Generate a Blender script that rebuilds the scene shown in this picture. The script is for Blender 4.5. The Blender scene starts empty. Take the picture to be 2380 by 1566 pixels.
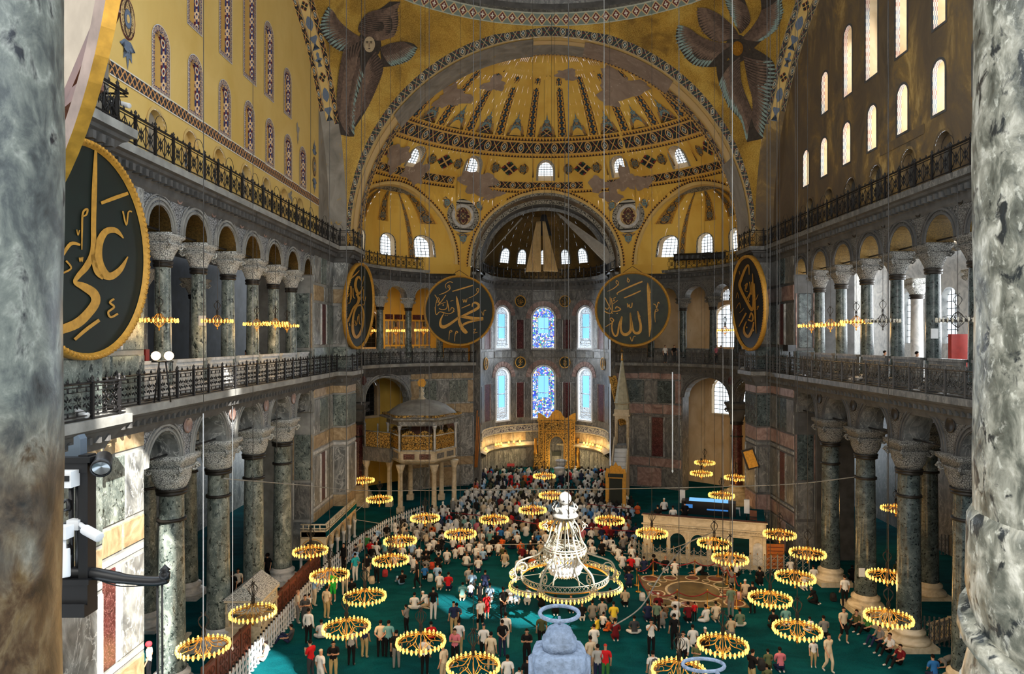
import bpy, bmesh, math, random
from math import pi, sin, cos, sqrt, atan2, acos, asin, floor, radians, hypot
from mathutils import Vector, Matrix
SC = bpy.context.scene
COL = SC.collection
RND = random.Random(7)

# ------------------------------------------------------------------ camera, sky, light, exposure
CX, EYE, F, XV, YV = -1.7, 14.75, 1600.0, 1228.0, 787.0      # eye in the west gallery, nave axis at x = 0
cam = bpy.data.cameras.new('camera'); camo = bpy.data.objects.new('camera', cam); COL.objects.link(camo)
camo.location = (CX, 0, EYE); camo.rotation_euler = (pi/2, 0, 0)
cam.sensor_width = 36.0; cam.lens = F/2380*36
cam.shift_x = (1190-XV)/2380; cam.shift_y = (YV-783)/2380
cam.clip_start = .05; cam.clip_end = 400
SC.camera = camo
SC.view_settings.view_transform = 'Standard'; SC.view_settings.look = 'None'
SC.view_settings.gamma = 1; SC.view_settings.use_curve_mapping = False
SC.view_settings.exposure = 1.3
SC.cycles.sample_clamp_indirect = 2.5; SC.cycles.max_bounces = 8
w = bpy.data.worlds.new('sky'); SC.world = w; w.use_nodes = True
bg = w.node_tree.nodes['Background']; bg.inputs[0].default_value = (.80, .90, 1, 1); bg.inputs[1].default_value = 1.6
SUN_DIR = Vector((-.45, .65, -.62)).normalized()
def lamp(name, kind, loc, energy, color=(1, 1, 1), aim=None, **kw):
    l = bpy.data.lights.new(name, kind); l.energy = energy; l.color = color
    for k, v in kw.items(): setattr(l, k, v)
    o = bpy.data.objects.new(name, l); COL.objects.link(o); o.location = loc
    if aim is not None: o.rotation_euler = Vector(aim).to_track_quat('-Z', 'Y').to_euler()
    return o
lamp('sun', 'SUN', (-20, -60, 60), 9, (1, .95, .86), SUN_DIR, angle=.006)
lamp('dome_daylight', 'AREA', (0, 34, 46), 11000, (1, .97, .90), (0, .05, -1), shape='DISK', size=24)
lamp('west_daylight', 'AREA', (0, -9, 28), 2900, (1, .97, .92), (0, 1, -.12), shape='RECTANGLE', size=26, size_y=14)
lamp('gallery_daylight', 'AREA', (-1.7, -7, 16.0), 190, (.94, .97, 1), (0, 1, -.05), shape='RECTANGLE', size=9, size_y=4)
for k, y in enumerate((27.6, 30.4, 33.4, 36.3, 39.2, 42.2, 45)):
    lamp('south_window_daylight', 'AREA', (17.25, y, 25.8), 14, (1, .97, .90), (-1, 0, -.1), shape='RECTANGLE', size=.9, size_y=2.4)
for k, y in enumerate((30.4, 33.4, 36.3, 39.1, 42.2)):
    lamp('south_window_daylight', 'AREA', (17.25, y, 30.3), 14, (1, .97, .90), (-1, 0, -.15), shape='RECTANGLE', size=.9, size_y=3)
lamp('south_gallery_daylight', 'AREA', (25.5, 36, 17), 1500, (.92, .97, 1), (-1, 0, -.1), shape='RECTANGLE', size=22, size_y=5)
lamp('apse_daylight', 'AREA', (0, 76.2, 16), 500, (.85, .93, 1), (0, -1, -.3), shape='RECTANGLE', size=3, size_y=8)

# ------------------------------------------------------------------ picture <-> place
def at(px, py, y): return Vector((CX+(px-XV)*y/F, y, EYE-(py-YV)*y/F))
def on_floor(px, py, z=0.0):
    y = (EYE-z)*F/(py-YV); return Vector((CX+(px-XV)*y/F, y, z))
def ray(px, py): return Vector(((px-XV)/F, 1, -(py-YV)/F))
EYEP = Vector((CX, 0, EYE))

# ------------------------------------------------------------------ mesh builder
class MB:
    def __init__(s): s.v = []; s.f = []; s.m = []; s.u = []; s.s = []
    def add(s, vs, fs, mat=0, uv=None, smooth=False):
        b = len(s.v); s.v += [tuple(p) for p in vs]
        for f in fs:
            s.f.append(tuple(i+b for i in f)); s.m.append(mat); s.s.append(smooth)
            s.u.append([uv[i] for i in f] if uv else None)
    def quad(s, a, b, c, d, mat=0, uv=None): s.add([a, b, c, d], [(0, 1, 2, 3)], mat, uv)
    def box(s, c, d, mat=0, rz=0, M=None, bev=0):
        x, y, z = d[0]/2, d[1]/2, d[2]/2
        vs = [Vector((i*x, j*y, k*z)) for k in (-1, 1) for j in (-1, 1) for i in (-1, 1)]
        if rz: R = Matrix.Rotation(rz, 3, 'Z'); vs = [R @ v for v in vs]
        if M: vs = [M @ v for v in vs]
        c = Vector(c); vs = [v+c for v in vs]
        s.add(vs, [(0, 2, 3, 1), (4, 5, 7, 6), (0, 1, 5, 4), (2, 6, 7, 3), (0, 4, 6, 2), (1, 3, 7, 5)], mat)
    def lathe(s, prof, n=12, c=(0, 0, 0), mat=0, smooth=True, sq=None, a0=0, a1=2*pi, cap=True):
        c = Vector(c); full = abs(a1-a0-2*pi) < 1e-6; vs = []; k = len(prof); cols = n if full else n+1
        for i in range(cols):
            a = a0+(a1-a0)*i/n; ca, sa = cos(a), sin(a)
            for j, (r, z) in enumerate(prof):
                q = sq[j] if sq else 0
                if q:
                    m = max(abs(ca), abs(sa)); f = (1-q)+q/m; vs.append(c+Vector((r*ca*f, r*sa*f, z)))
                else: vs.append(c+Vector((r*ca, r*sa, z)))
        fs = []
        for i in range(n):
            i2 = (i+1) % cols
            for j in range(k-1): fs.append((i*k+j, i2*k+j, i2*k+j+1, i*k+j+1))
        if cap and full:
            if prof[0][0] > 1e-4: fs.append(tuple(i*k for i in range(n))[::-1])
            if prof[-1][0] > 1e-4: fs.append(tuple(i*k+k-1 for i in range(n)))
        s.add(vs, fs, mat, None, smooth)
    def tube(s, pts, r, n=6, mat=0, closed=False, smooth=True, cap=True, flat=None):
        pts = [Vector(p) for p in pts]; m = len(pts)
        if m < 2: return
        rs = r if isinstance(r, (list, tuple)) else [r]*m
        T = []
        for i in range(m):
            a = pts[(i-1) % m] if (closed or i) else pts[0]; b = pts[(i+1) % m] if (closed or i < m-1) else pts[-1]
            t = (b-a); T.append(t.normalized() if t.length > 1e-9 else Vector((0, 0, 1)))
        up = Vector((0, 0, 1)) if abs(T[0].z) < .9 else Vector((1, 0, 0))
        nx = T[0].cross(up).normalized(); vs = []
        for i in range(m):
            nx = (nx-T[i]*nx.dot(T[i])); nx = nx.normalized() if nx.length > 1e-6 else T[i].orthogonal().normalized()
            ny = T[i].cross(nx)
            for j in range(n):
                a = 2*pi*j/n+pi/4*(n == 4); vs.append(pts[i]+nx*(rs[i]*cos(a))+ny*(rs[i]*sin(a)*(flat or 1)))
        fs = []
        for i in range(m if closed else m-1):
            i2 = (i+1) % m
            for j in range(n): fs.append((i*n+j, i*n+(j+1) % n, i2*n+(j+1) % n, i2*n+j))
        if cap and not closed: fs += [tuple(range(n))[::-1], tuple((m-1)*n+j for j in range(n))]
        s.add(vs, fs, mat, None, smooth)
    def grid(s, rows, mat=0, uvs=None, smooth=True, flip=False):
        n = len(rows[0]); vs = [p for r in rows for p in r]; uv = [q for r in uvs for q in r] if uvs else None; fs = []
        for i in range(len(rows)-1):
            for j in range(n-1):
                f = (i*n+j, i*n+j+1, (i+1)*n+j+1, (i+1)*n+j); fs.append(f[::-1] if flip else f)
        s.add(vs, fs, mat, uv, smooth)
    def plate(s, poly, n, t, mat=0, side=None):
        """flat polygon (3-D points, in one plane) given thickness t along n"""
        n = Vector(n)*t; k = len(poly); a = [Vector(p) for p in poly]; b = [p+n for p in a]
        s.add(a+b, [tuple(range(k))[::-1], tuple(range(k, 2*k))]+[(i, (i+1) % k, k+(i+1) % k, k+i) for i in range(k)], mat)
    def merge(s, o, M=None, mat=None):
        vs = [M @ Vector(v) for v in o.v] if M else o.v; b = len(s.v); s.v += [tuple(v) for v in vs]
        for f, m, u, sm in zip(o.f, o.m, o.u, o.s):
            s.f.append(tuple(i+b for i in f)); s.m.append(m if mat is None else mat); s.u.append(u); s.s.append(sm)
    def mesh(s, name, mats):
        me = bpy.data.meshes.new(name); me.from_pydata(s.v, [], s.f)
        for m in (mats if isinstance(mats, (list, tuple)) else [mats]): me.materials.append(m)
        me.polygons.foreach_set('material_index', s.m); me.polygons.foreach_set('use_smooth', s.s)
        if any(u is not None for u in s.u):
            l = me.uv_layers.new(name='UVMap'); fl = []
            for f, u in zip(s.f, s.u):
                for i in range(len(f)): fl += list(u[i]) if u else [0, 0]
            l.data.foreach_set('uv', fl)
        me.update(); return me
    def build(s, name, mats, parent=None, loc=None, **kw): return put(name, s.mesh(name, mats), parent, loc, **kw)
def put(name, me, parent=None, loc=None, rz=0, label=None, cat=None, group=None, kind=None):
    o = bpy.data.objects.new(name, me); COL.objects.link(o)
    if loc is not None: o.location = loc
    if rz: o.rotation_euler = (0, 0, rz)
    if parent: o.parent = parent; KID.setdefault(parent.name, []).append(o)
    return tag(o, label, cat, group, kind)
def tag(o, label=None, cat=None, group=None, kind=None):
    if label: o['label'] = label
    if cat: o['category'] = cat
    if group: o['group'] = group
    if kind: o['kind'] = kind
    return o
def root(name, label, cat, loc=(0, 0, 0), rz=0, group=None): return put(name, None, None, loc, rz, label, cat, group)
KID = {}
def dup(o, loc=None, rz=None, label=None, group=None, parent=None):
    """a copy of a thing with copies of its parts and sub-parts"""
    c = o.copy(); COL.objects.link(c)
    if parent: c.parent = parent; KID.setdefault(parent.name, []).append(c)
    for ch in KID.get(o.name, ()):
        dup(ch, parent=c)
    if loc is not None: c.location = loc
    if rz is not None: c.rotation_euler = (0, 0, rz)
    if label: c['label'] = label
    if group: c['group'] = group
    return c

# ------------------------------------------------------------------ node helper
class S:
    def __init__(s, nt, k): s.nt = nt; s.k = k
    def m(s, op, *a, clamp=False):
        n = s.nt.nodes.new('ShaderNodeMath'); n.operation = op; n.use_clamp = clamp
        for i, x in enumerate((s,)+a):
            if isinstance(x, S): s.nt.links.new(x.k, n.inputs[i])
            else: n.inputs[i].default_value = x
        return S(s.nt, n.outputs[0])
    def __add__(s, o): return s.m('ADD', o)
    __radd__ = __add__
    def __sub__(s, o): return s.m('SUBTRACT', o)
    def __rsub__(s, o): return (s*-1)+o
    def __mul__(s, o): return s.m('MULTIPLY', o)
    __rmul__ = __mul__
    def __truediv__(s, o): return s.m('DIVIDE', o)
    def __abs__(s): return s.m('ABSOLUTE')
    def __lt__(s, o): return s.m('LESS_THAN', o)
    def __gt__(s, o): return s.m('GREATER_THAN', o)
    def fr(s): return s.m('FRACT')
    def fl(s): return s.m('FLOOR')
    def mx(s, o): return s.m('MAXIMUM', o)
    def mn(s, o): return s.m('MINIMUM', o)
    def sn(s): return s.m('SINE')
    def sq(s): return s.m('SQRT')
    def tri(s): return abs(s.fr()*2-1)
    def mod(s, o): return s.m('FLOORED_MODULO', o)
class Mat:
    def __init__(s, name, rough=.6, metal=0.0, spec=.4):
        s.mat = bpy.data.materials.new(name); s.mat.use_nodes = True; s.nt = s.mat.node_tree; s.N = s.nt.nodes
        s.b = s.N['Principled BSDF']; s.b.inputs['Roughness'].default_value = rough; s.b.inputs['Metallic'].default_value = metal
        s.b.inputs['Specular IOR Level'].default_value = spec
        s.tc = s.N.new('ShaderNodeTexCoord')
    def uv(s):
        n = s.N.new('ShaderNodeSeparateXYZ'); s.nt.links.new(s.tc.outputs['UV'], n.inputs[0])
        return S(s.nt, n.outputs[0]), S(s.nt, n.outputs[1])
    def pos(s, sc=(1, 1, 1), rnd=True, gen='Object'):
        mp = s.N.new('ShaderNodeMapping'); mp.inputs['Scale'].default_value = sc; s.nt.links.new(s.tc.outputs[gen], mp.inputs[0])
        if rnd:
            oi = s.N.new('ShaderNodeObjectInfo'); m = s.N.new('ShaderNodeMath'); m.operation = 'MULTIPLY'; m.inputs[1].default_value = 37
            s.nt.links.new(oi.outputs['Random'], m.inputs[0]); s.nt.links.new(m.outputs[0], mp.inputs['Location'])
        return mp.outputs[0]
    def xyz(s):
        n = s.N.new('ShaderNodeSeparateXYZ'); s.nt.links.new(s.tc.outputs['Object'], n.inputs[0]); return [S(s.nt, o) for o in n.outputs]
    def noise(s, scale, detail=3, dist=0, co=None, rough=.55):
        n = s.N.new('ShaderNodeTexNoise'); n.inputs['Scale'].default_value = scale; n.inputs['Detail'].default_value = detail
        n.inputs['Distortion'].default_value = dist; n.inputs['Roughness'].default_value = rough
        s.nt.links.new(co or s.pos(), n.inputs['Vector']); return S(s.nt, n.outputs[0])
    def vor(s, scale, feat='F1', co=None, out=0):
        n = s.N.new('ShaderNodeTexVoronoi'); n.feature = feat; n.inputs['Scale'].default_value = scale
        s.nt.links.new(co or s.pos(), n.inputs['Vector']); return S(s.nt, n.outputs[out])
    def col(s, c):
        n = s.N.new('ShaderNodeRGB'); n.outputs[0].default_value = (*c, 1); return S(s.nt, n.outputs[0])
    def mix(s, f, a, b, mode='MIX'):
        n = s.N.new('ShaderNodeMix'); n.data_type = 'RGBA'; n.blend_type = mode; n.clamp_factor = True
        for i, x in ((0, f), (6, a), (7, b)):
            if isinstance(x, S): s.nt.links.new(x.k, n.inputs[i])
            elif i: n.inputs[i].default_value = (*x, 1)
            else: n.inputs[i].default_value = x
        return S(s.nt, n.outputs[2])
    def ramp(s, f, stops, interp='LINEAR'):
        n = s.N.new('ShaderNodeValToRGB'); e = n.color_ramp; e.interpolation = interp
        while len(e.elements) < len(stops): e.elements.new(.5)
        for el, (p, c) in zip(e.elements, stops): el.position = p; el.color = (*c, 1) if len(c) == 3 else c
        s.nt.links.new(f.k, n.inputs[0]); return S(s.nt, n.outputs[0])
    def set(s, c, bump=None, bs=.3, bd=.05, rough=None):
        if isinstance(c, S): s.nt.links.new(c.k, s.b.inputs['Base Color'])
        else: s.b.inputs['Base Color'].default_value = (*c, 1)
        if rough is not None: s.nt.links.new(rough.k, s.b.inputs['Roughness'])
        if bump is not None:
            n = s.N.new('ShaderNodeBump'); n.inputs['Strength'].default_value = bs; n.inputs['Distance'].default_value = bd
            s.nt.links.new(bump.k, n.inputs['Height']); s.nt.links.new(n.outputs[0], s.b.inputs['Normal'])
        return s.mat
    def glow(s, c, e):
        if isinstance(c, S): s.nt.links.new(c.k, s.b.inputs['Emission Color'])
        else: s.b.inputs['Emission Color'].default_value = (*c, 1)
        s.b.inputs['Emission Strength'].default_value = e; return s
def G(*a):                                                          # sRGB 0-255 -> linear
    return tuple(((x/255)/12.92 if x/255 <= .04045 else ((x/255+.055)/1.055)**2.4) for x in a)

def plain(name, c, rough=.6, metal=0, var=.12, sc=3, spec=.4, bs=0):
    m = Mat(name, rough, metal, spec); n = m.noise(sc, 4)
    d = tuple(x*(1-var*2) for x in c); l = tuple(min(1, x*(1+var)) for x in c)
    return m.set(m.ramp(n, [(.3, d), (.7, l)]), n if bs else None, bs, .02)
def marble(name, stops, sc=1.2, dist=2.0, spots=None, rough=.35, spots_sc=3, vein=None, stretch=(1, 1, 1), bs=.1):
    m = Mat(name, rough); p = m.pos(stretch); n = m.noise(sc, 8, dist, p, .62)
    c = m.ramp(n, stops)
    if spots:
        v = m.noise(spots_sc, 5, .6, p, .6); c = m.mix(m.ramp(v, [(.56, (0, 0, 0)), (.62, (1, 1, 1))]), c, spots)
        v2 = m.noise(spots_sc*2.6, 4, .4, p, .6); c = m.mix(m.ramp(v2, [(.58, (0, 0, 0)), (.68, (.4, .4, .4))]), c, tuple(min(1, x*1.5+.03) for x in stops[-1][1]))
    if vein:
        v = abs(m.noise(sc*1.7, 6, 1.2, p)-.5); c = m.mix(m.ramp(v, [(0, (1, 1, 1)), (.02, (0, 0, 0))]), c, vein)
    return m.set(c, n, bs, .03)
# ------------------------------------------------------------------ materials
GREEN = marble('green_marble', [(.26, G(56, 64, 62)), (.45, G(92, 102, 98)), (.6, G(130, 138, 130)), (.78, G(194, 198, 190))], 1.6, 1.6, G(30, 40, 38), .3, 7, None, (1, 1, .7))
GREEND = marble('dark_green_marble', [(.3, G(42, 48, 50)), (.5, G(68, 78, 78)), (.7, G(106, 114, 112))], 1.6, 1.2, G(20, 26, 28), .25, 8)  # the green marble toned down, south side's shade put into its colour
NEARM = marble('mottled_column_marble', [(.3, G(46, 46, 40)), (.44, G(104, 104, 92)), (.56, G(158, 154, 138)), (.7, G(212, 206, 190))], 17, .4, G(40, 44, 44), .3, 16, None, (1, 1, .8), .2)
def _near_dark():
    m = Mat('stained_column_marble', .35); p = m.pos((1, 1, .8)); n = m.noise(11, 8, .35, p, .65)
    c = m.ramp(n, [(.28, G(34, 38, 40)), (.43, G(76, 82, 82)), (.54, G(112, 118, 112)), (.7, G(176, 180, 172))])
    c = m.mix(m.ramp(m.noise(11, 5, .5, p), [(.58, (0, 0, 0)), (.66, (1, 1, 1))]), c, G(34, 38, 44))
    x, y, z = m.xyz(); k = m.noise(2.2, 5, 1, p)*1.3+z*-.8+1.45                 # brown rust creeping up from the base
    return m.set(m.mix(m.ramp(k, [(.2, (0, 0, 0)), (.45, (.9, .9, .9))]), c, m.ramp(n, [(.36, G(18, 14, 10)), (.5, G(70, 48, 24)), (.66, G(110, 92, 62))])), n, .15, .02)
NEARD = _near_dark()
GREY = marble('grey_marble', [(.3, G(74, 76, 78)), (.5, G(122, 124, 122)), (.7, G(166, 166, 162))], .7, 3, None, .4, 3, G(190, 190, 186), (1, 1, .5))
GREYD = marble('dark_grey_marble', [(.3, G(66, 66, 66)), (.5, G(98, 98, 96)), (.7, G(134, 132, 128))], .8, 3, None, .4, 3, G(140, 138, 132), (1, 1, .5))  # dark grey marble, also the shade-toned south copy of the grey one
BEIGE = marble('honey_marble', [(.25, G(112, 92, 66)), (.5, G(160, 138, 106)), (.7, G(190, 170, 138))], .8, 3.5, None, .4)
ROSE = marble('rose_marble', [(.3, G(100, 78, 72)), (.5, G(140, 114, 106)), (.7, G(172, 150, 140))], .8, 2.5, None, .4)
PORPH = marble('porphyry', [(.3, G(44, 18, 22)), (.6, G(78, 36, 38)), (.8, G(96, 50, 48))], 2.5, .5, None, .3, 3, G(150, 100, 96))
WHITE = marble('white_marble', [(.3, G(150, 152, 152)), (.5, G(192, 192, 190)), (.75, G(222, 220, 214))], 1.1, 2, None, .45)
IVORY = marble('ivory_marble', [(.3, G(166, 150, 122)), (.5, G(196, 182, 154)), (.75, G(220, 208, 184))], 1.1, 2, None, .45)
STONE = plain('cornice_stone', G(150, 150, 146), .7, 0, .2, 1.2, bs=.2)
STONED = plain('sooty_stone', G(88, 87, 86), .8, 0, .2, 1.5, bs=.2)  # dark stone, also the shade-toned south copy of the cornice stone
IRON = plain('black_iron', G(34, 33, 34), .45, .3, .1)
IRONG = plain('grey_iron', G(84, 82, 80), .5, .3, .12)
BRONZE = plain('dark_bronze', G(52, 48, 44), .45, .5, .1)
GOLD = plain('gold_leaf', G(206, 152, 60), .38, .55, .14, 8)
GOLDP = plain('gold_paint', G(196, 146, 58), .5, .15, .12, 5)
BRASS = plain('brass', G(190, 140, 62), .32, .8, .08, 6)
DARK = plain('dark_void', G(16, 15, 15), .9)
WOOD = plain('brown_wood', G(92, 52, 34), .55, 0, .18, 4)
WOODR = plain('red_brown_wood', G(120, 62, 44), .5, 0, .16, 4)
def carved(name, lo, hi, sc=9, bs=.6):
    m = Mat(name, .8); p = m.pos(); v = m.vor(sc, 'DISTANCE_TO_EDGE', p); n = m.noise(sc*1.7, 3, 1.5, p)
    k = m.ramp(v*1.6+n*.55, [(.3, (0, 0, 0)), (.48, (1, 1, 1))]); kk = S(m.nt, k.k)
    return m.set(m.mix(kk, lo, hi), kk, bs, .05)
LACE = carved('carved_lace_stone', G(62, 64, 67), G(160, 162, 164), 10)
LACED = carved('dark_carved_lace_stone', G(54, 53, 52), G(116, 114, 110), 10)  # south copy of the lace stone with shade in its colours
LACEW = carved('white_basket_carving', G(92, 94, 94), G(206, 206, 200), 12)
LACEG = carved('grey_basket_carving', G(60, 60, 60), G(134, 132, 126), 12)  # basket carving darkened to carry the shade of the south capitals
FRETG = carved('gilded_fretwork', G(44, 33, 18), G(190, 150, 76), 4.5)
def plaster(name, base, light, stain, amt, sc=.35):
    m = Mat(name, .75); p = m.pos((1, 1, .6)); n = m.noise(sc, 6, .8, p); c = m.ramp(n, [(.3, base), (.7, light)])
    k = m.noise(sc*1.6, 8, 1.4, m.pos((1.3, 1.3, .8)), .65)
    return m.set(m.mix(m.ramp(k, [(amt, (0, 0, 0)), (amt+.06, (1, 1, 1))]), c, stain), n, .15, .05)
YELLOW = plaster('pale_yellow_plaster', G(214, 178, 96), G(228, 196, 120), G(150, 140, 118), .72)
OCHRE = plaster('ochre_plaster', G(214, 166, 66), G(234, 194, 92), G(190, 152, 90), .68)
MAUVE = plaster('bare_mauve_plaster', G(138, 118, 104), G(166, 146, 130), G(190, 172, 154), .6, 1)
CREAM = plaster('cream_plaster', G(206, 172, 102), G(222, 190, 124), G(160, 140, 110), .62, .6)
GREYP = plaster('grey_patched_plaster', G(120, 114, 104), G(164, 156, 144), G(176, 140, 64), .62, .8)
TANY = plaster("tan_blind_plaster", G(204, 158, 80), G(216, 176, 100), G(170, 140, 96), .7)
TANP = plaster('tan_reveal_plaster', G(196, 168, 128), G(220, 198, 164), G(170, 140, 110), .66, 1)
def soot():  # dark brown plaster with random ochre streaks
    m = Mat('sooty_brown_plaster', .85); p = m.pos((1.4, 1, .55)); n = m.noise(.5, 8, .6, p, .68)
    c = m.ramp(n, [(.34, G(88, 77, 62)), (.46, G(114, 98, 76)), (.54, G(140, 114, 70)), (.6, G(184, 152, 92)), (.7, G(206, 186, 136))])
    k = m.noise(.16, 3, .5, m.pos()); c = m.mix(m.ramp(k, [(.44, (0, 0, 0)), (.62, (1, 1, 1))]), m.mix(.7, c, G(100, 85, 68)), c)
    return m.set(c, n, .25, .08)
BROWNP = soot()
def mosaic(name, lo, mid, hi):
    m = Mat(name, .42, .45); n = m.noise(.35, 6, .5); t = m.vor(9, 'F1', None, 1)
    c = m.ramp(n, [(.3, lo), (.52, mid), (.75, hi)]); s = m.noise(16, 2, 0)
    c = m.mix(.35, c, m.ramp(s, [(.35, lo), (.65, hi)]))
    k = m.noise(.22, 5, 1.2); c = m.mix(m.ramp(k, [(.6, (0, 0, 0)), (.68, (.8, .8, .8))]), c, G(120, 92, 48))
    return m.set(c, s, .3, .02)
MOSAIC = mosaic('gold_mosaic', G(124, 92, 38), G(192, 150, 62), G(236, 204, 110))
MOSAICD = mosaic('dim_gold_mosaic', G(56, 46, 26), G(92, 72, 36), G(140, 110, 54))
BK, CRM, RED, TEAL, GRN = G(24, 26, 34), G(222, 190, 130), G(128, 40, 30), G(64, 98, 106), G(46, 84, 60)
def lines(m, v, w=.07): return (v < w).mx(v > 1-w)
def p_zigzag():                                                     # orange lozenges on slate
    m = Mat('lozenge_band_paint', .7); u, v = m.uv(); t = u.tri()
    z = (abs(v-.12-t*.76) < .085).mx(abs(v-.88+t*.76) < .085)
    d = (abs((u*2).fr()-.5)*.9+abs(v-.5)) < .13
    c = m.mix(z, G(46, 48, 56), G(206, 148, 88)); c = m.mix(d*(1-z), c, G(150, 160, 160)); return m.set(m.mix(lines(m, v, .09), c, G(226, 220, 206)))
ZIG = p_zigzag()
def p_frieze(name, bgc, ln):
    m = Mat(name, .65); u, v = m.uv(); f = u.fr()-.5; h = v-.5; od = (u.fl()).mod(2) > .5
    x = (abs(abs(f)-abs(h)) < .06); r = (f*f+h*h).sq(); ring = abs(r-.36) < .055; di = abs(f)+abs(h)
    heart = (abs(di-.42) < .07)*(abs(abs(f)-abs(h)) > .16); core = di < .16
    c = m.mix(heart, bgc, m.mix((f*h) > 0, RED, GRN)); c = m.mix(x*(1-od), c, ln); c = m.mix(od*ring, c, ln); c = m.mix(od*core, c, TEAL); c = m.mix(od*(abs(di-.22) < .05), c, G(210, 200, 180))
    v2 = lines(m, v, .09); return m.set(m.mix(v2, c, ln))
FRIEZE = p_frieze('frieze_paint', BK, G(206, 162, 92))
HEARTS = p_frieze('heart_border_paint', G(52, 56, 62), G(170, 150, 112))
def p_ring():                                                       # dome ring: red lozenges with a white cross on grey-green
    m = Mat('dome_ring_paint', .7); u, v = m.uv(); f = abs(u.fr()-.5); h = abs(v-.5); di = f*.9+h
    c = m.mix(di < .36, G(118, 130, 120), G(104, 48, 42)); c = m.mix(abs(di-.40) < .06, c, G(204, 176, 130)); c = m.mix((f.mn(h) < .05)*(f.mx(h) < .18), c, G(220, 214, 196))
    return m.set(m.mix(lines(m, v, .1), c, G(176, 178, 160)))
DRING = p_ring()
def p_check():                                                      # checked borders round the blind windows
    m = Mat('checked_border_paint', .7); u, v = m.uv(); k = ((u*7).fl()+(v*3).fl()).mod(2); b = (u*1.75).fl().mod(2)
    c = m.mix(k, m.mix(b, G(40, 46, 96), G(92, 26, 44)), m.mix(b, G(206, 168, 130), G(58, 72, 118)))
    f = (u*1.75).fr()-.5; h = v-.5; r = (f*f+h*h).sq(); c = m.mix(abs(r-.26) < .07, c, G(224, 206, 176))
    return m.set(c)
CHECK = p_check()
def p_checkf():
    m = Mat('faded_checked_paint', .7); u, v = m.uv(); k = ((u*5).fl()+(v*5).fl()).mod(2); b = m.noise(1.2, 3)
    return m.set(m.mix(k, m.ramp(b, [(.4, G(176, 122, 110)), (.6, G(132, 156, 178))]), G(224, 214, 200)))
CHECKF = p_checkf()
def p_bw():
    m = Mat('black_white_checked_paint', .7); u, v = m.uv(); k = ((u*6).fl()+(v*6).fl()).mod(2); return m.set(m.mix(k, G(40, 32, 28), G(200, 190, 170)))
BW = p_bw()
def p_rib(name, bgc, a, b):
    m = Mat(name, .65); u, v = m.uv(); h = abs(u-.5); f = abs(v.fr()-.5); f2 = abs((v+.5).fr()-.5)
    d = (h*1.2+f) < .44; core = (h*1.2+f) < .2; d2 = ((h*1.6+f2) < .3); tri = h > (f2*.45+.3)
    c = m.mix(d.mx(tri).mx(d2), bgc, a); c = m.mix(core, c, b); e = (abs(h-.44) < .03); c = m.mix(e, c, a); return m.set(m.mix(h > .475, c, bgc))
RIB = p_rib('rib_ornament_paint', G(206, 150, 52), G(34, 36, 50), TEAL)
def p_arab(name, bgc, a, b):
    m = Mat(name, .65); u, v = m.uv(); x = (u-.5); w = ((v*pi*2).sn()); l = (abs(x-w*.2) < .05).mx(abs(x+w*.2) < .05)
    n = m.noise(9, 3, 2); q = (abs(n-.5) < .05)*(abs(x) < .42)
    f = v.fr()-.5; r = (x*x+f*f).sq(); bl = (abs(r-.2) < .06).mx(r < .08)
    c = m.mix(q.mx(l), bgc, a); return m.set(m.mix(bl, c, b))
ARAB = p_arab('arabesque_paint', G(206, 150, 44), G(48, 46, 44), G(96, 100, 92))
SCROLL = p_arab('scroll_paint', CRM, G(70, 50, 40), G(90, 78, 66))
BLUEF = p_arab('blue_finial_paint', G(206, 150, 44), G(56, 84, 100), G(110, 140, 146))
def p_sawtooth():
    m = Mat('sawtooth_paint', .7); u, v = m.uv(); t = u.tri(); return m.set(m.mix((v < t*.9), G(212, 160, 66), G(56, 32, 26)))
SAW = p_sawtooth()
def p_script(name, bgc, ink, sc=5):
    m = Mat(name, .6); u, v = m.uv(); n = m.noise(sc, 4, 2.5, m.pos()); h = abs(v-.5)
    c = m.mix((abs(n-.52) < .05)*(h < .36), bgc, ink); return m.set(m.mix(abs(h-.43) < .03, c, ink))
TILE = p_script('blue_inscription_tile', G(38, 42, 72), G(190, 190, 184), 3)
BANDT = p_script('arch_inscription_paint', G(32, 30, 28), G(186, 182, 168), 3.5)
def carpet():
    m = Mat('teal_carpet', .95, 0, .05); n = m.noise(.35, 7, .8, m.pos((1, 2.2, 1))); k = m.noise(26, 2, 0)
    c = m.ramp(n, [(.3, G(0, 45, 53)), (.5, G(2, 66, 75)), (.7, G(5, 84, 92))]); return m.set(m.mix(.25, c, m.ramp(k, [(.35, G(0, 40, 44)), (.65, G(10, 94, 96))])), k, .3, .01)
CARPET = carpet()
def glass_lit(name, c, e):
    m = Mat(name, .2); m.set(c); m.glow(c, e); m.mat.cycles.emission_sampling = 'NONE'; return m.mat
SKYPANE = glass_lit('bright_window_pane', (.82, .92, 1), .75)
SKYB = glass_lit('blue_window_pane', G(120, 190, 250), .55)
def stained():
    m = Mat('stained_glass', .3); u, v = m.uv(); t = m.vor(7, 'F1', None, 1); b = m.vor(7, 'DISTANCE_TO_EDGE')
    sep = m.N.new('ShaderNodeSeparateColor'); m.nt.links.new(t.k, sep.inputs[0]); k = S(m.nt, sep.outputs[0])
    c = m.ramp(k, [(.0, G(40, 70, 200)), (.2, G(80, 140, 240)), (.38, G(214, 232, 250)), (.5, G(40, 160, 170)), (.6, G(110, 90, 215)), (.7, G(230, 240, 250)), (.88, G(210, 150, 60)), (.95, G(90, 170, 120))], 'CONSTANT')
    c = m.mix(b < .035, c, (.01, .01, .02)); m.set(c); m.glow(c, .55); m.mat.cycles.emission_sampling = 'NONE'; return m.mat
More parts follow.
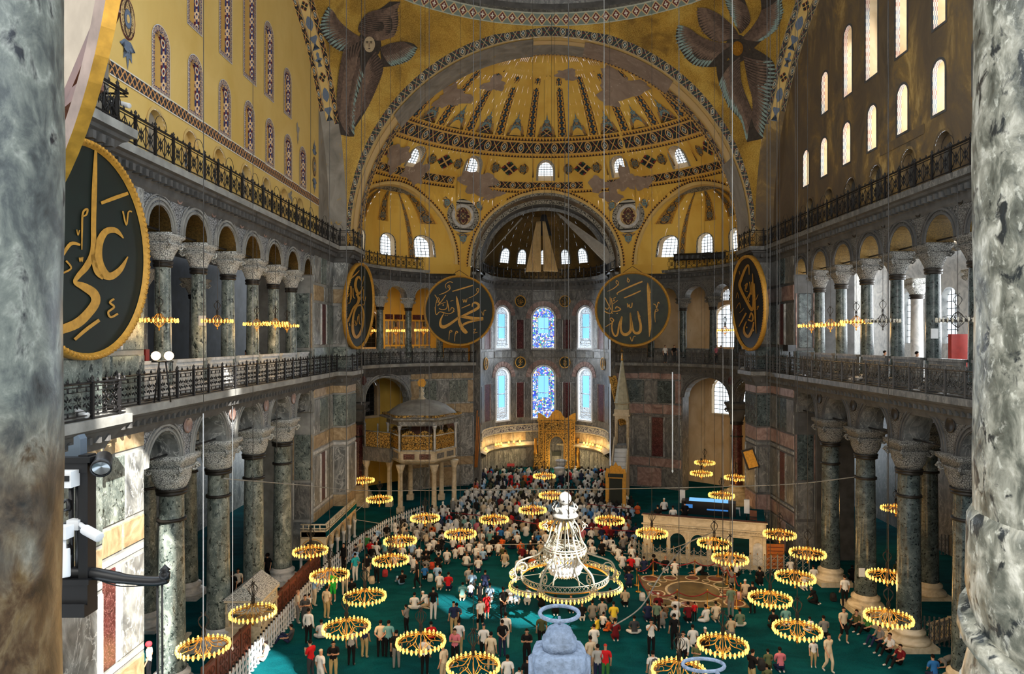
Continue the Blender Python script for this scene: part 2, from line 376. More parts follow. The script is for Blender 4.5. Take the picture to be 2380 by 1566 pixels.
STAINED = stained()
def clearleaf():
    m = Mat('white_figured_glass', .3); b = m.vor(9, 'DISTANCE_TO_EDGE'); c = m.mix(b < .06, G(210, 226, 240), (.03, .03, .03)); m.set(c); m.glow(c, .4); m.mat.cycles.emission_sampling = 'NONE'; return m.mat
FIGGLASS = clearleaf()
def bulbm(name, c, e):
    m = Mat(name, .3); m.set(c); m.glow(c, e); m.mat.cycles.emission_sampling = 'NONE'; return m.mat
BULB = bulbm('lit_lamp_glass', (1, .60, .12), .8)
BULBDIM = bulbm('lamp_cup_glass', G(226, 170, 60), .35)
BULBW = bulbm('unlit_lamp_glass', G(206, 200, 184), .0)
FLOOD = bulbm('floodlight_glow', (1, .86, .5), 5)
CLOTH = Mat('cloth', .9, 0, .1)
_oi = CLOTH.N.new('ShaderNodeObjectInfo'); _n = CLOTH.noise(5, 3)
CLOTH = CLOTH.set(CLOTH.mix(.22, S(CLOTH.nt, _oi.outputs['Color']), CLOTH.mix(1, S(CLOTH.nt, _oi.outputs['Color']), CLOTH.ramp(_n, [(.35, (.35, .35, .35)), (.65, (1, 1, 1))]), 'MULTIPLY')))
SKIN = Mat('skin', .6).set(G(186, 140, 112))
SHOE = Mat('socks', .8).set(G(170, 166, 160))
WHITEP = plain('white_paint', G(214, 216, 218), .5, 0, .05)
BLUEGREY = plain('blue_grey_paint', G(112, 126, 146), .7, 0, .2, 40, bs=.8)
BLACKP = plain('black_paint', G(20, 20, 22), .4, 0, .1)
REDV = plain('red_velvet', G(140, 28, 34), .8)
BOARDG = plain('dark_green_board', G(10, 26, 21), .55, 0, .12, 2)
BOARDGG = plain('gilded_green_board', G(34, 40, 18), .45, .15, .35, 1.4)
BOARDB = plain('blue_black_board', G(16, 24, 34), .5, 0, .12, 2)
# ------------------------------------------------------------------ building helpers
def val(f, s): return f(s) if callable(f) else f
def htop(h, s): return h[3]+(h[4] if len(h) > 4 else h[1])*sqrt(max(0, 1-((s-h[0])/h[1])**2))
def wall_holes(mb, mp, s0, s1, zb, zt, holes=(), step=1.0, zstep=None, mat=0, d=0.0, smooth=False):
    """a wall in (s, depth, z) with arched holes (centre, half width, sill, springing, rise)"""
    br = {round(s0, 5), round(s1, 5)}; n = max(1, math.ceil((s1-s0)/step-1e-6))
    for i in range(n+1): br.add(round(s0+(s1-s0)*i/n, 5))
    for h in holes:
        for i in range(11):
            x = h[0]-h[1]*cos(pi*i/10)
            if s0-1e-6 <= x <= s1+1e-6: br.add(round(x, 5))
    br = sorted(br); br = [b for i, b in enumerate(br) if i == 0 or b-br[i-1] > 1e-4]
    for a, b in zip(br, br[1:]):
        mid = (a+b)/2; hs = sorted([h for h in holes if abs(mid-h[0]) < h[1]], key=lambda h: h[2])
        lo = [val(zb, a), val(zb, b)]; segs = []
        for h in hs:
            segs.append((lo, [h[2], h[2]])); lo = [htop(h, a), htop(h, b)]
        segs.append((lo, [val(zt, a), val(zt, b)]))
        for (p, q), (r, t) in segs:
            if r-p < 1e-4 and t-q < 1e-4: continue
            k = max(1, math.ceil(max(r-p, t-q)/zstep)) if zstep else 1
            for i in range(k):
                za, zc = p+(r-p)*i/k, p+(r-p)*(i+1)/k; zd, ze = q+(t-q)*i/k, q+(t-q)*(i+1)/k
                mb.add([mp(a, d, za), mp(b, d, zd), mp(b, d, ze), mp(a, d, zc)], [(0, 1, 2, 3)], mat, [(a, za), (b, zd), (b, ze), (a, zc)], smooth)
def hole_line(h, n=12, g=0.0, sill=True):
    """outline of a hole grown by g, from the left foot over the arch to the right foot"""
    c, hw, z0, zs = h[:4]; r = h[4] if len(h) > 4 else hw; pts = [(c-hw-g, z0-(g if sill else 0))]
    pts += [(c-(hw+g)*cos(pi*i/n), zs+(r+g)*sin(pi*i/n)) for i in range(n+1)]
    pts.append((c+hw+g, z0-(g if sill else 0))); return pts
def ribbon(mb, A, B, mat=0, unit=1.0, u0=0.0, swap=False, smooth=False):
    """strip between two rows of points; u runs along it"""
    u = u0; uv = []; vs = []
    for i, (a, b) in enumerate(zip(A, B)):
        a = Vector(a); b = Vector(b)
        if i: u += ((a-Vector(A[i-1])).length+(b-Vector(B[i-1])).length)/2/unit
        vs += [a, b]; uv += [(0, u), (1, u)] if swap else [(u, 0), (u, 1)]
    mb.add(vs, [(2*i, 2*i+2, 2*i+3, 2*i+1) for i in range(len(A)-1)], mat, uv, smooth); return u
def reveal(mb, mp, h, d0, d1, mat=0, n=12, sill=True, g=0.0):
    l = hole_line(h, n, g); l = l+[l[0]] if sill else l
    ribbon(mb, [mp(s, d0, z) for s, z in l], [mp(s, d1, z) for s, z in l], mat, 1.0)
def frame(mb, mp, h, w, d, mat=0, n=12, sill=True, g=0.0):
    """flat border of width w round a hole"""
    a = hole_line(h, n, g, sill); b = hole_line(h, n, g+w, sill)
    if sill: a.append(a[0]); b.append(b[0])
    ribbon(mb, [mp(s, d, z) for s, z in a], [mp(s, d, z) for s, z in b], mat, w)
def pane(mb, mp, h, d, mat=0, n=12, uvs=1.0):
    l = hole_line(h, n); c = mp(h[0], d, h[3]); vs = [c]+[mp(s, d, z) for s, z in l]; k = len(l)
    mb.add(vs, [(0, i, i+1) for i in range(1, k)]+[(0, k, 1)], mat, [(h[0]*uvs, h[3]*uvs)]+[(s*uvs, z*uvs) for s, z in l])
def grille(mb, mp, h, d, nx, nz, t=.05, mat=0):
    c, hw, z0, zs = h[:4]; r = h[4] if len(h) > 4 else hw; top = zs+r
    for i in range(1, nx):
        s = c-hw+2*hw*i/nx; mb.tube([mp(s, d, z0), mp(s, d, htop(h, s))], t, 4, mat)
    for j in range(0, nz):
        z = z0+(top-z0)*j/nz; w = hw if z <= zs else hw*sqrt(max(0, 1-((z-zs)/r)**2)); mb.tube([mp(c-w, d, z), mp(c+w, d, z)], t, 4, mat)
def sweep(mb, path, prof, mats=0, smooth=False, closed=False):
    """profile [(out, z)] along a plan path [(x, y)], out = to the right of the direction of travel"""
    P = [Vector(p) for p in path]; n = len(P); rows = []
    for i in range(n):
        a = (P[i]-P[i-1]).normalized() if i or closed else (P[1]-P[0]).normalized(); b = (P[(i+1) % n]-P[i]).normalized() if i < n-1 or closed else a
        na, nb = Vector((a.y, -a.x)), Vector((b.y, -b.x)); m = (na+nb)
        m = m/m.length if m.length > 1e-6 else na; k = 1/max(.35, m.dot(na)); rows.append((P[i], m*k))
    L = [0]
    for i in range(1, n): L.append(L[-1]+(P[i]-P[i-1]).length)
    for j in range(len(prof)-1):
        mt = mats[j] if isinstance(mats, (list, tuple)) else mats
        A = [(p.x+m.x*prof[j][0], p.y+m.y*prof[j][0], prof[j][1]) for p, m in rows]; B = [(p.x+m.x*prof[j+1][0], p.y+m.y*prof[j+1][0], prof[j+1][1]) for p, m in rows]
        if closed: A.append(A[0]); B.append(B[0])
        ribbon(mb, A, B, mt, 1.0, 0, False, smooth)
def arc2(cx, cy, r, a0, a1, n): return [(cx+r*cos(radians(a0+(a1-a0)*i/n)), cy+r*sin(radians(a0+(a1-a0)*i/n))) for i in range(n+1)]
def mirror(path): return [(-x, y) for x, y in path]
SLAB = [0]
def slab(parent, mp, s0, s1, z0, z1, mat, d=0.05, gap=.02, name='marble_slab'):
    d *= RND.uniform(.7, 1.3); b = MB(); n = max(1, math.ceil((s1-s0)/1.6)) if ((mp(s0, 0, z0)+mp(s1, 0, z0))/2-mp((s0+s1)/2, 0, z0)).length > .02 else 1
    S0, S1, Z0, Z1 = s0+gap, s1-gap, z0+gap, z1-gap; bv = min(.05, (S1-S0)*.2)
    fr = []; bk = []
    for i in range(n+1):
        s = S0+(S1-S0)*i/n; e = bv if i == 0 else -bv if i == n else 0
        fr.append([mp(s+e, -d, Z0+bv), mp(s+e, -d, Z1-bv)]); bk.append([mp(s, .02, Z0), mp(s, .02, Z1)])
    vs = [p for r in fr+bk for p in r]; o = 2*(n+1); fs = []
    for i in range(n):
        a = 2*i; fs += [(a, a+2, a+3, a+1), (a, o+a, o+a+2, a+2), (a+1, a+3, o+a+3, o+a+1)]
    fs += [(0, 1, o+1, o), (2*n, o+2*n, o+2*n+1, 2*n+1)]
    b.add(vs, fs); return b.build(name, mat, parent)
def clad(parent, mp, s0, s1, rows, flip=False):
    """rows of marble slabs: (z0, z1, [(width share, material)...])"""
    for z0, z1, cells in rows:
        cells = cells[::-1] if flip else cells; tot = sum(c[0] for c in cells); s = s0
        for c in cells:
            wd = (s1-s0)*c[0]/tot
            if c[1] is not None: slab(parent, mp, s, s+wd, z0, z1, c[1], c[2] if len(c) > 2 else .05)
            s += wd
def structure(mb, name, mats, **kw): return mb.build(name, mats, kind='structure', **kw)
SIDES = ((-1, 'north'), (1, 'south'))
YN0, YN1, WX = 25.6, 45.8, 16.0
EXC = (5.64, 58.0, 11.4)
def ex_xy(sx, deg, d=0.0):                                          # exedra plan: angle from the far pier (97) round to the near pier (186)
    a = radians(deg); r = EXC[2]+d; return sx*(EXC[0]-r*cos(a)), EXC[1]+r*sin(a)
EXPATH = [ex_xy(-1, 186-89*i/16) for i in range(17)]
APSE = [(-6.75, 69.5), (-6.5, 71.3)]+[(6.5*sin(radians(a)), 71.3+6.5*cos(radians(a))) for a in range(-84, 85, 6)]+[(6.5, 71.3), (6.75, 69.5)]
PIER_W = [(-16, YN0), (-16, 21.4), (-14.95, 21.4), (-14.95, 18.6), (-17, 18.6)]
PIER_E = [(-16, YN1), (-16, 50.3), (-14.95, 50.3), (-14.95, 52.8), (-16.6, 52.8)]

# ------------------------------------------------------------------ floors
b = MB(); b.quad((-27, -3, 0), (27, -3, 0), (27, 80, 0), (-27, 80, 0)); structure(b, 'floor', CARPET)
b = MB()
for z, y, e in ((.16, 68.2, 0), (.32, 69.0, .4)):
    b.plate([(-7.6+e, y, z-.16), (7.6-e, y, z-.16), (7.6-e, 77.8, z-.16), (-7.6+e, 77.8, z-.16)], (0, 0, 1), .16, 0)
structure(b, 'floor_apse_platform', CARPET)
for sx, nm in SIDES:
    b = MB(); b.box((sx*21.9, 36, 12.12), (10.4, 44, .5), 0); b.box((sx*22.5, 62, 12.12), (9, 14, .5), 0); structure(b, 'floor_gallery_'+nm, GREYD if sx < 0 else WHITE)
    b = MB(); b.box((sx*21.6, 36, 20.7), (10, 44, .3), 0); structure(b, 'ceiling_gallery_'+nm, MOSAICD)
    # outer aisle wall with windows in the south gallery
    def mo(s, d, z, sx=sx): return Vector((sx*(27+d), s, z))
    hl = [(y, .9, 14.4, 17.4) for y in (22, 27, 32, 37, 42, 47, 52)] if sx > 0 else [(y, .6, 15.6, 17.4) for y in (24, 36, 48)]
    b = MB(); wall_holes(b, mo, 8, 70, 0, 12, [], 6, mat=1); wall_holes(b, mo, 8, 70, 12, 21, hl, 6); structure(b, 'wall_aisle_'+nm, [plain('dim_gallery_wall', G(58, 62, 70), .8, 0, .2, 1) if sx < 0 else WHITE, GREY if sx < 0 else GREYD])  # north gallery wall darkened, its colour stands in for the gallery's shade
    for k, h in enumerate(hl):
        wn = MB(); reveal(wn, mo, h, 0, .5, 1); pane(wn, mo, h, .5, 0); grille(wn, mo, h, .45, 4, 8, .03, 2)
        structure(wn, 'window_aisle_%s_%d' % (nm, k+1), [SKYPANE, WHITE, IRONG])

# ------------------------------------------------------------------ piers clad in marble
ROWS_LO = [(10.75, 11.6, [(3, BEIGE)]), (8.35, 10.7, [(1, GREY), (1.4, GREEN), (1, GREY)]), (7.3, 8.3, [(2, BEIGE), (1, BEIGE)]), (6.95, 7.25, [(1, WHITE)]),
           (3.5, 6.9, [(1.1, GREY), (.25, WHITE, .08), (.8, PORPH), (.25, WHITE, .08), (1.3, GREY)]), (3.2, 3.45, [(1, WHITE)]), (2.2, 3.15, [(1, BEIGE)]), (.1, 2.15, [(1, GREY), (1, BEIGE), (1, GREY)])]
ROWS_MID = [(10.75, 11.6, [(1, BEIGE)]), (8.35, 10.7, [(1, GREEN)]), (7.3, 8.3, [(1, BEIGE)]), (6.95, 7.25, [(1, WHITE)]), (3.5, 6.9, [(.12, WHITE, .08), (1, GREY), (.12, WHITE, .08)]), (2.2, 3.4, [(1, BEIGE)]), (.1, 2.15, [(1, GREEN)])]
ROWS_UP = [(12.5, 14.2, [(1, GREEN), (1, GREEN)]), (14.3, 17.2, [(1, GREY), (.2, WHITE, .08), (.6, PORPH), (.2, WHITE, .08), (1, GREEN)]), (17.3, 18.4, [(1, BEIGE), (1, GREY)]), (18.5, 20.5, [(1, GREY), (.8, GREEN), (1, GREY)])]
ROWS_UPM = [(12.5, 14.2, [(1, GREEN)]), (14.3, 17.2, [(1, GREY)]), (17.3, 18.4, [(1, BEIGE)]), (18.5, 20.5, [(1, GREY)])]
SHADE_COPY = {GREY: GREYD, GREEN: GREEND, BEIGE: ROSE, WHITE: GREY, PORPH: PORPH}  # darker copies put the backlit south side's shade into the marble colours
def shade_rows(rows): return [(a, z, [(c[0], SHADE_COPY.get(c[1], c[1]))+tuple(c[2:]) for c in cs]) for a, z, cs in rows]
def edge_map(p, q, out):
    p, q = Vector(p), Vector(q); t = (q-p).normalized(); n = Vector(out)
    return (lambda s, d, z: Vector((p.x+t.x*s-n.x*d, p.y+t.y*s-n.y*d, z))), (q-p).length
for sx, nm in SIDES:
    for end, path in (('west', PIER_W), ('east', PIER_E)):
        pts = [(sx*abs(x), y) for x, y in path]; b = MB(); back = [(sx*20, pts[-1][1]), (sx*20, pts[0][1])]
        poly = pts+back
        for i in range(len(poly)): (x0, y0), (x1, y1) = poly[i], poly[(i+1) % len(poly)]; b.quad((x0, y0, 0), (x1, y1, 0), (x1, y1, 21.4), (x0, y0, 21.4))
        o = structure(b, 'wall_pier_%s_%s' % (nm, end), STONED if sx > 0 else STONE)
        for i in range(4):
            (x0, y0), (x1, y1) = pts[i], pts[i+1]; horiz = abs(x0-x1) > .5; outv = (0, (-1 if end == 'east' else 1) if i == 1 else (1 if end == 'east' else -1)) if horiz else (-sx, 0)
            if i == 3: continue
            mp, L = edge_map((x0, y0), (x1, y1), outv); r1, r2 = (ROWS_MID, ROWS_UPM) if i != 0 else (ROWS_LO, ROWS_UP)
            if sx > 0: r1, r2 = shade_rows(r1), shade_rows(r2)
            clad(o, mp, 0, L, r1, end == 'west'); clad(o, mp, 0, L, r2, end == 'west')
        # jamb slab facing along the arcade
        mp, L = edge_map((sx*16.05, pts[0][1]), (sx*17.4, pts[0][1]), (0, -1 if end == 'east' else 1))
        rj = [(.1, 2.6, [(1, GREY)]), (2.7, 5.2, [(.1, WHITE), (1, GREYD), (.1, WHITE)]), (5.3, 8.4, [(.1, BEIGE), (1, GREEN), (.1, BEIGE)]), (12.5, 14, [(1, GREEN)]), (14.1, 17.8, [(.2, BEIGE), (1, GREEN), (.2, BEIGE)])]
        clad(o, mp, 0, L, shade_rows(rj) if sx > 0 else rj)

# ------------------------------------------------------------------ nave arcades (both storeys)
YLO = (28.8, 33.15, 37.4, 41.75); YUP = (28.1, 31.15, 34.2, 37.25, 40.3, 43.3)
LO_B = [(YN0, YLO[0])]+list(zip(YLO, YLO[1:]))+[(YLO[3], YN1)]; UP_B = [(YN0, YUP[0])]+list(zip(YUP, YUP[1:]))+[(YUP[5], YN1)]
def arcade_holes(bays, half, pier_end, z0, zs):
    out = []
    for i, (a, c) in enumerate(bays):
        e0 = pier_end if i == 0 else half; e1 = pier_end if i == len(bays)-1 else half
        hw = (c-e1-a-e0)/2; out.append(((a+e0+c-e1)/2, hw, z0, zs, min(hw, 1.6)))
    return out
for sx, nm in SIDES:
    mp = lambda s, d, z, sx=sx: Vector((sx*(WX+d), s, z))
    for bays, half, z0, zs, zt, lab in ((LO_B, .62, 9.9, 9.95, 11.9, 'arcade'), (UP_B, .5, 19.0, 19.05, 21.2, 'gallery_arcade')):
        hs = arcade_holes(bays, half, .25, z0, zs); b = MB()
        wall_holes(b, mp, YN0, YN1, z0, zt, hs, .6); wall_holes(b, mp, YN0, YN1, z0, zt, hs, .6, d=1.25, mat=1)
        for h in hs: reveal(b, mp, h, 0, 1.25, 1 if zt < 15 else 2, 14, False)
        for y in [x for a in bays for x in a][1:-1:2]: b.box((sx*(WX+.62), y, z0+.02), (1.25, half*2, .04), 1)
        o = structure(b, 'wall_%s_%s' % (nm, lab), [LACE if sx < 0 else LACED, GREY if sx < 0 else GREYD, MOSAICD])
        for h in hs:                                                # carved archivolt mouldings and spandrel roundels
            m = MB(); frame(m, mp, h, .1, -.05, 0, 14, False, .02); frame(m, mp, h, .09, -.07, 0, 14, False, .2); frame(m, mp, h, .05, -.05, 0, 14, False, .38)
            for g in (.02, .12, .2, .29): l = hole_line(h, 14, g, False); ribbon(m, [mp(s, 0, z) for s, z in l], [mp(s, -.07, z) for s, z in l], 0)
            m.build('archivolt', STONE if sx < 0 else STONED, o)
        for h, h2 in zip(hs, hs[1:]):
            m = MB(); c = mp((h[0]+h[1]+h2[0]-h2[1])/2, -.04, zt-.75); R = .27 if zt < 15 else .17
            m.lathe([(R*1.25, 0), (R*1.25, .05), (R, .05), (R*.9, .02), (0, .02)], 14, (0, 0, 0), 0); M = Matrix.Translation(c) @ Matrix.Rotation(-sx*pi/2, 4, 'Y')
            m2 = MB(); m2.merge(m, M); m2.build('roundel', ROSE if sx < 0 else BRONZE, o)
        for h in hs:                                                # iron tie bar across the arch
            m = MB(); m.tube([mp(h[0]-h[1]-.1, .5, h[3]+.06), mp(h[0]+h[1]+.1, .5, h[3]+.06)], .045, 6); m.build('tie_bar', IRON, o)

# ------------------------------------------------------------------ columns
def column_mesh(h, r, capz, cap_h, cw, base_h, bw, collar=True):
    """base, shaft, collar and basket capital, z from 0 to h"""
    bm_ = MB(); bm_.box((0, 0, base_h*.14), (bw, bw, base_h*.28))
    bm_.lathe([(bw*.49, base_h*.28), (bw*.5, base_h*.36), (bw*.47, base_h*.46), (r*1.35, base_h*.52), (r*1.28, base_h*.66), (r*1.4, base_h*.74), (r*1.38, base_h*.84), (r*1.12, base_h*.9), (r*1.1, base_h)], 20)
    sh = MB(); n = 9; prof = [(r*1.08, base_h), (r*1.06, base_h+.12)]+[(r*(1.04-.14*i/n-.0*i), base_h+.2+(capz-base_h-.45)*i/n) for i in range(n+1)]+[(r*.93, capz-.2)]
    sh.lathe(prof, 22)
    co = MB(); co.lathe([(r*.95, capz-.25), (r*1.12, capz-.22), (r*1.14, capz-.13), (r*.98, capz-.11), (r*1.16, capz-.08), (r*1.18, capz+.02), (r*.95, capz+.03)], 20)
    if collar: co.lathe([(r*.9, capz-1.35), (r*1.08, capz-1.33), (r*1.08, capz-1.22), (r*.9, capz-1.2)], 20)
    ca = MB(); t = cap_h; ca.lathe([(r*.98, capz), (r*1.15, capz+t*.12), (r*1.3, capz+t*.3), (cw*.44, capz+t*.52), (cw*.5, capz+t*.62), (cw*.48, capz+t*.64)], 24, sq=[0, .1, .3, .6, .9, 1])
    ca.lathe([(cw*.45, capz+t*.64), (cw*.47, capz+t*.8), (cw*.55, capz+t*.86), (cw*.56, capz+t), (0, capz+t)], 24, sq=[1]*5)
    vo = MB()
    for i in range(4):                                              # corner volutes
        a = pi/4+i*pi/2; p = Vector((cos(a)*cw*.62, sin(a)*cw*.62, capz+t*.56)); pts = []
        for k in range(12): q = k/11; rr = .16*cw*(1-q*.8)*.8; an = 4.2*q*pi*.8; pts.append(p+Vector((cos(a)*rr*cos(an), sin(a)*rr*cos(an), rr*sin(an))))
        vo.tube(pts, [.05*cw*(1-.5*k/11) for k in range(12)], 5)
    return bm_, sh, co, ca, vo
def make_column(name, label, loc, spec, mats, group=None, minimal=False):
    bm_, sh, co, ca, vo = column_mesh(*spec); t = root(name, label, 'column', loc, 0, group)
    bm_.build('base', mats[0], t); sh.build('shaft', mats[1], t); co.build('collar', mats[2], t); c = ca.build('capital', mats[3], t); vo.build('volutes', mats[3], c, kind='stuff'); return t
LOSPEC = (9.9, .53, 8.5, 1.42, 1.5, .95, 1.9); UPSPEC = (6.6, .33, 5.5, 1.12, 1.12, .45, .95, False)
ORD = ('first', 'second', 'third', 'fourth', 'fifth', 'sixth')
for sx, nm in SIDES:
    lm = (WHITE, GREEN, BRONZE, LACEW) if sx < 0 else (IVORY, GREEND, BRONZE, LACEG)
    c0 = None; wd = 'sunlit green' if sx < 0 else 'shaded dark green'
    for i, y in enumerate(YLO):
        lab = '%s marble floor column, %s from the near end of the %s arcade' % (wd, ORD[i], nm)
        c0 = make_column('arcade_column', lab, (sx*16.62, y, 0), LOSPEC, lm, 'great columns of the %s arcade' % nm) if c0 is None else dup(c0, (sx*16.62, y, 0), None, lab)
    for i, y in enumerate((26.8, 31.0, 35.3, 39.6)):
        dup(c0, (sx*21.3, y, -.1), None, 'dim aisle column, %s from the near end behind the %s arcade' % (ORD[i], nm), 'columns in the %s aisle' % nm)
    c0 = None
    for i, y in enumerate(YUP):
        lab = '%s gallery column, %s from the near end of the %s gallery' % ('pale-capped green' if sx < 0 else 'glossy dark', ORD[i], nm)
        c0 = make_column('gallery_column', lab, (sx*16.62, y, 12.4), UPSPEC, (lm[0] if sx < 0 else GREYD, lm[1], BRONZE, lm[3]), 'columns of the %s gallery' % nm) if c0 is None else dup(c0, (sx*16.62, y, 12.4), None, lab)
    for i, y in enumerate((30, 36, 42)):
        make_column('rear_gallery_column', 'pale column deep in the %s gallery, %s from the near end' % (nm, ORD[i]), (sx*22, y, 12.4), (8.2, .36, 5.0, 1.0, 1.2, .5, 1.0, False), (WHITE, WHITE if sx > 0 else GREY, BRONZE, LACEW), 'rear columns of the %s gallery' % nm)
    # carved parapet slabs between the gallery columns
    ys = [YN0]+list(YUP)+[YN1]
    for i, (a, c) in enumerate(zip(ys, ys[1:])):
        p = root('gallery_parapet', '%s marble parapet with carved lozenges, %s bay of the %s gallery' % ('white' if sx < 0 else 'shadowed grey', ORD[i] if i < 6 else 'seventh', nm), 'parapet', (sx*16.3, (a+c)/2, 12.4), 0, 'parapets of the %s gallery' % nm)
        b = MB(); b.box((0, 0, .72), (.14, c-a-.62, 1.32)); b.build('slab', WHITE if sx < 0 else GREYD, p)  # south slabs are white marble too, backlit shade put into the grey
        b = MB(); b.box((0, 0, 1.43), (.26, c-a-.6, .12)); b.build('coping', WHITE if sx < 0 else GREYD, p)
        for k in (-1, 1):
            m = MB(); w2 = (c-a-.75)/4
            for (h, v) in ((w2*.92, .5), (w2*.6, .32)):
                m.tube([(-sx*.08, k*w2-h, .7-v), (-sx*.08, k*w2+h, .7-v), (-sx*.08, k*w2+h, .7+v), (-sx*.08, k*w2-h, .7+v)], .035, 4, 0, True)
            for q in (-1, 1): m.tube([(-sx*.08, k*w2-w2*.6, .7-.3*q), (-sx*.08, k*w2, .7+.3*q), (-sx*.08, k*w2+w2*.6, .7-.3*q)], .03, 4)
            m.build('carved_panel', WHITE if sx < 0 else GREYD, p)

# ------------------------------------------------------------------ cornices
def cornice(path, nm, kind):
    b = MB()
    if kind == 'lower': prof = [(.02, 11.25), (.12, 11.5), (.18, 11.6), (.42, 11.95), (.5, 12.0), (.56, 12.08), (.6, 12.1), (.6, 12.38), (.0, 12.4)]; mats = [0, 0, 0, 0, 0, 1, 1, 1]
    else: prof = [(.02, 20.25), (.1, 20.4), (.14, 20.6), (.4, 20.95), (.5, 21.0), (.55, 21.1), (.7, 21.15), (.72, 21.42), (-.6, 21.45)]; mats = [0, 0, 0, 0, 0, 0, 1, 1]
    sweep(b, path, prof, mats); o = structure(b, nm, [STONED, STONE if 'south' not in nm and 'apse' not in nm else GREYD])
    m = MB(); P = [Vector(p) for p in path]; z, out, sz = (11.72, .24, (.12, .26, .2)) if kind == 'lower' else (20.78, .3, (.16, .34, .24))
    for p, q in zip(P, P[1:]):                                      # brackets
        t = (q-p); L = t.length; t = t/L if L else t; n = Vector((t.y, -t.x)); k = max(1, int(L/.42)); rz = atan2(t.y, t.x)
        for i in range(k): c = p+t*(L*(i+.5)/k)+n*out; m.box((c.x, c.y, z), (sz[0], sz[1], sz[2]), 0, rz)
    m.build('brackets', STONED, o, kind='stuff'); return o
NAVE = [(-13.4, 15.5), (-14.95, 15.6), (-14.95, 21.4), (-16, 21.4), (-16, 50.3), (-14.95, 50.3), (-14.95, 52.8)]
for sx, nm in SIDES:
    for kind in ('lower', 'upper'):
        for part, path in (('nave', NAVE), ('exedra', EXPATH)):
            pth = path if sx < 0 else [(-x, y) for x, y in path][::-1]; cornice(pth, 'trim_%s_cornice_%s_%s' % (kind, part, nm), kind)
cornice(APSE, 'trim_upper_cornice_apse', 'upper')
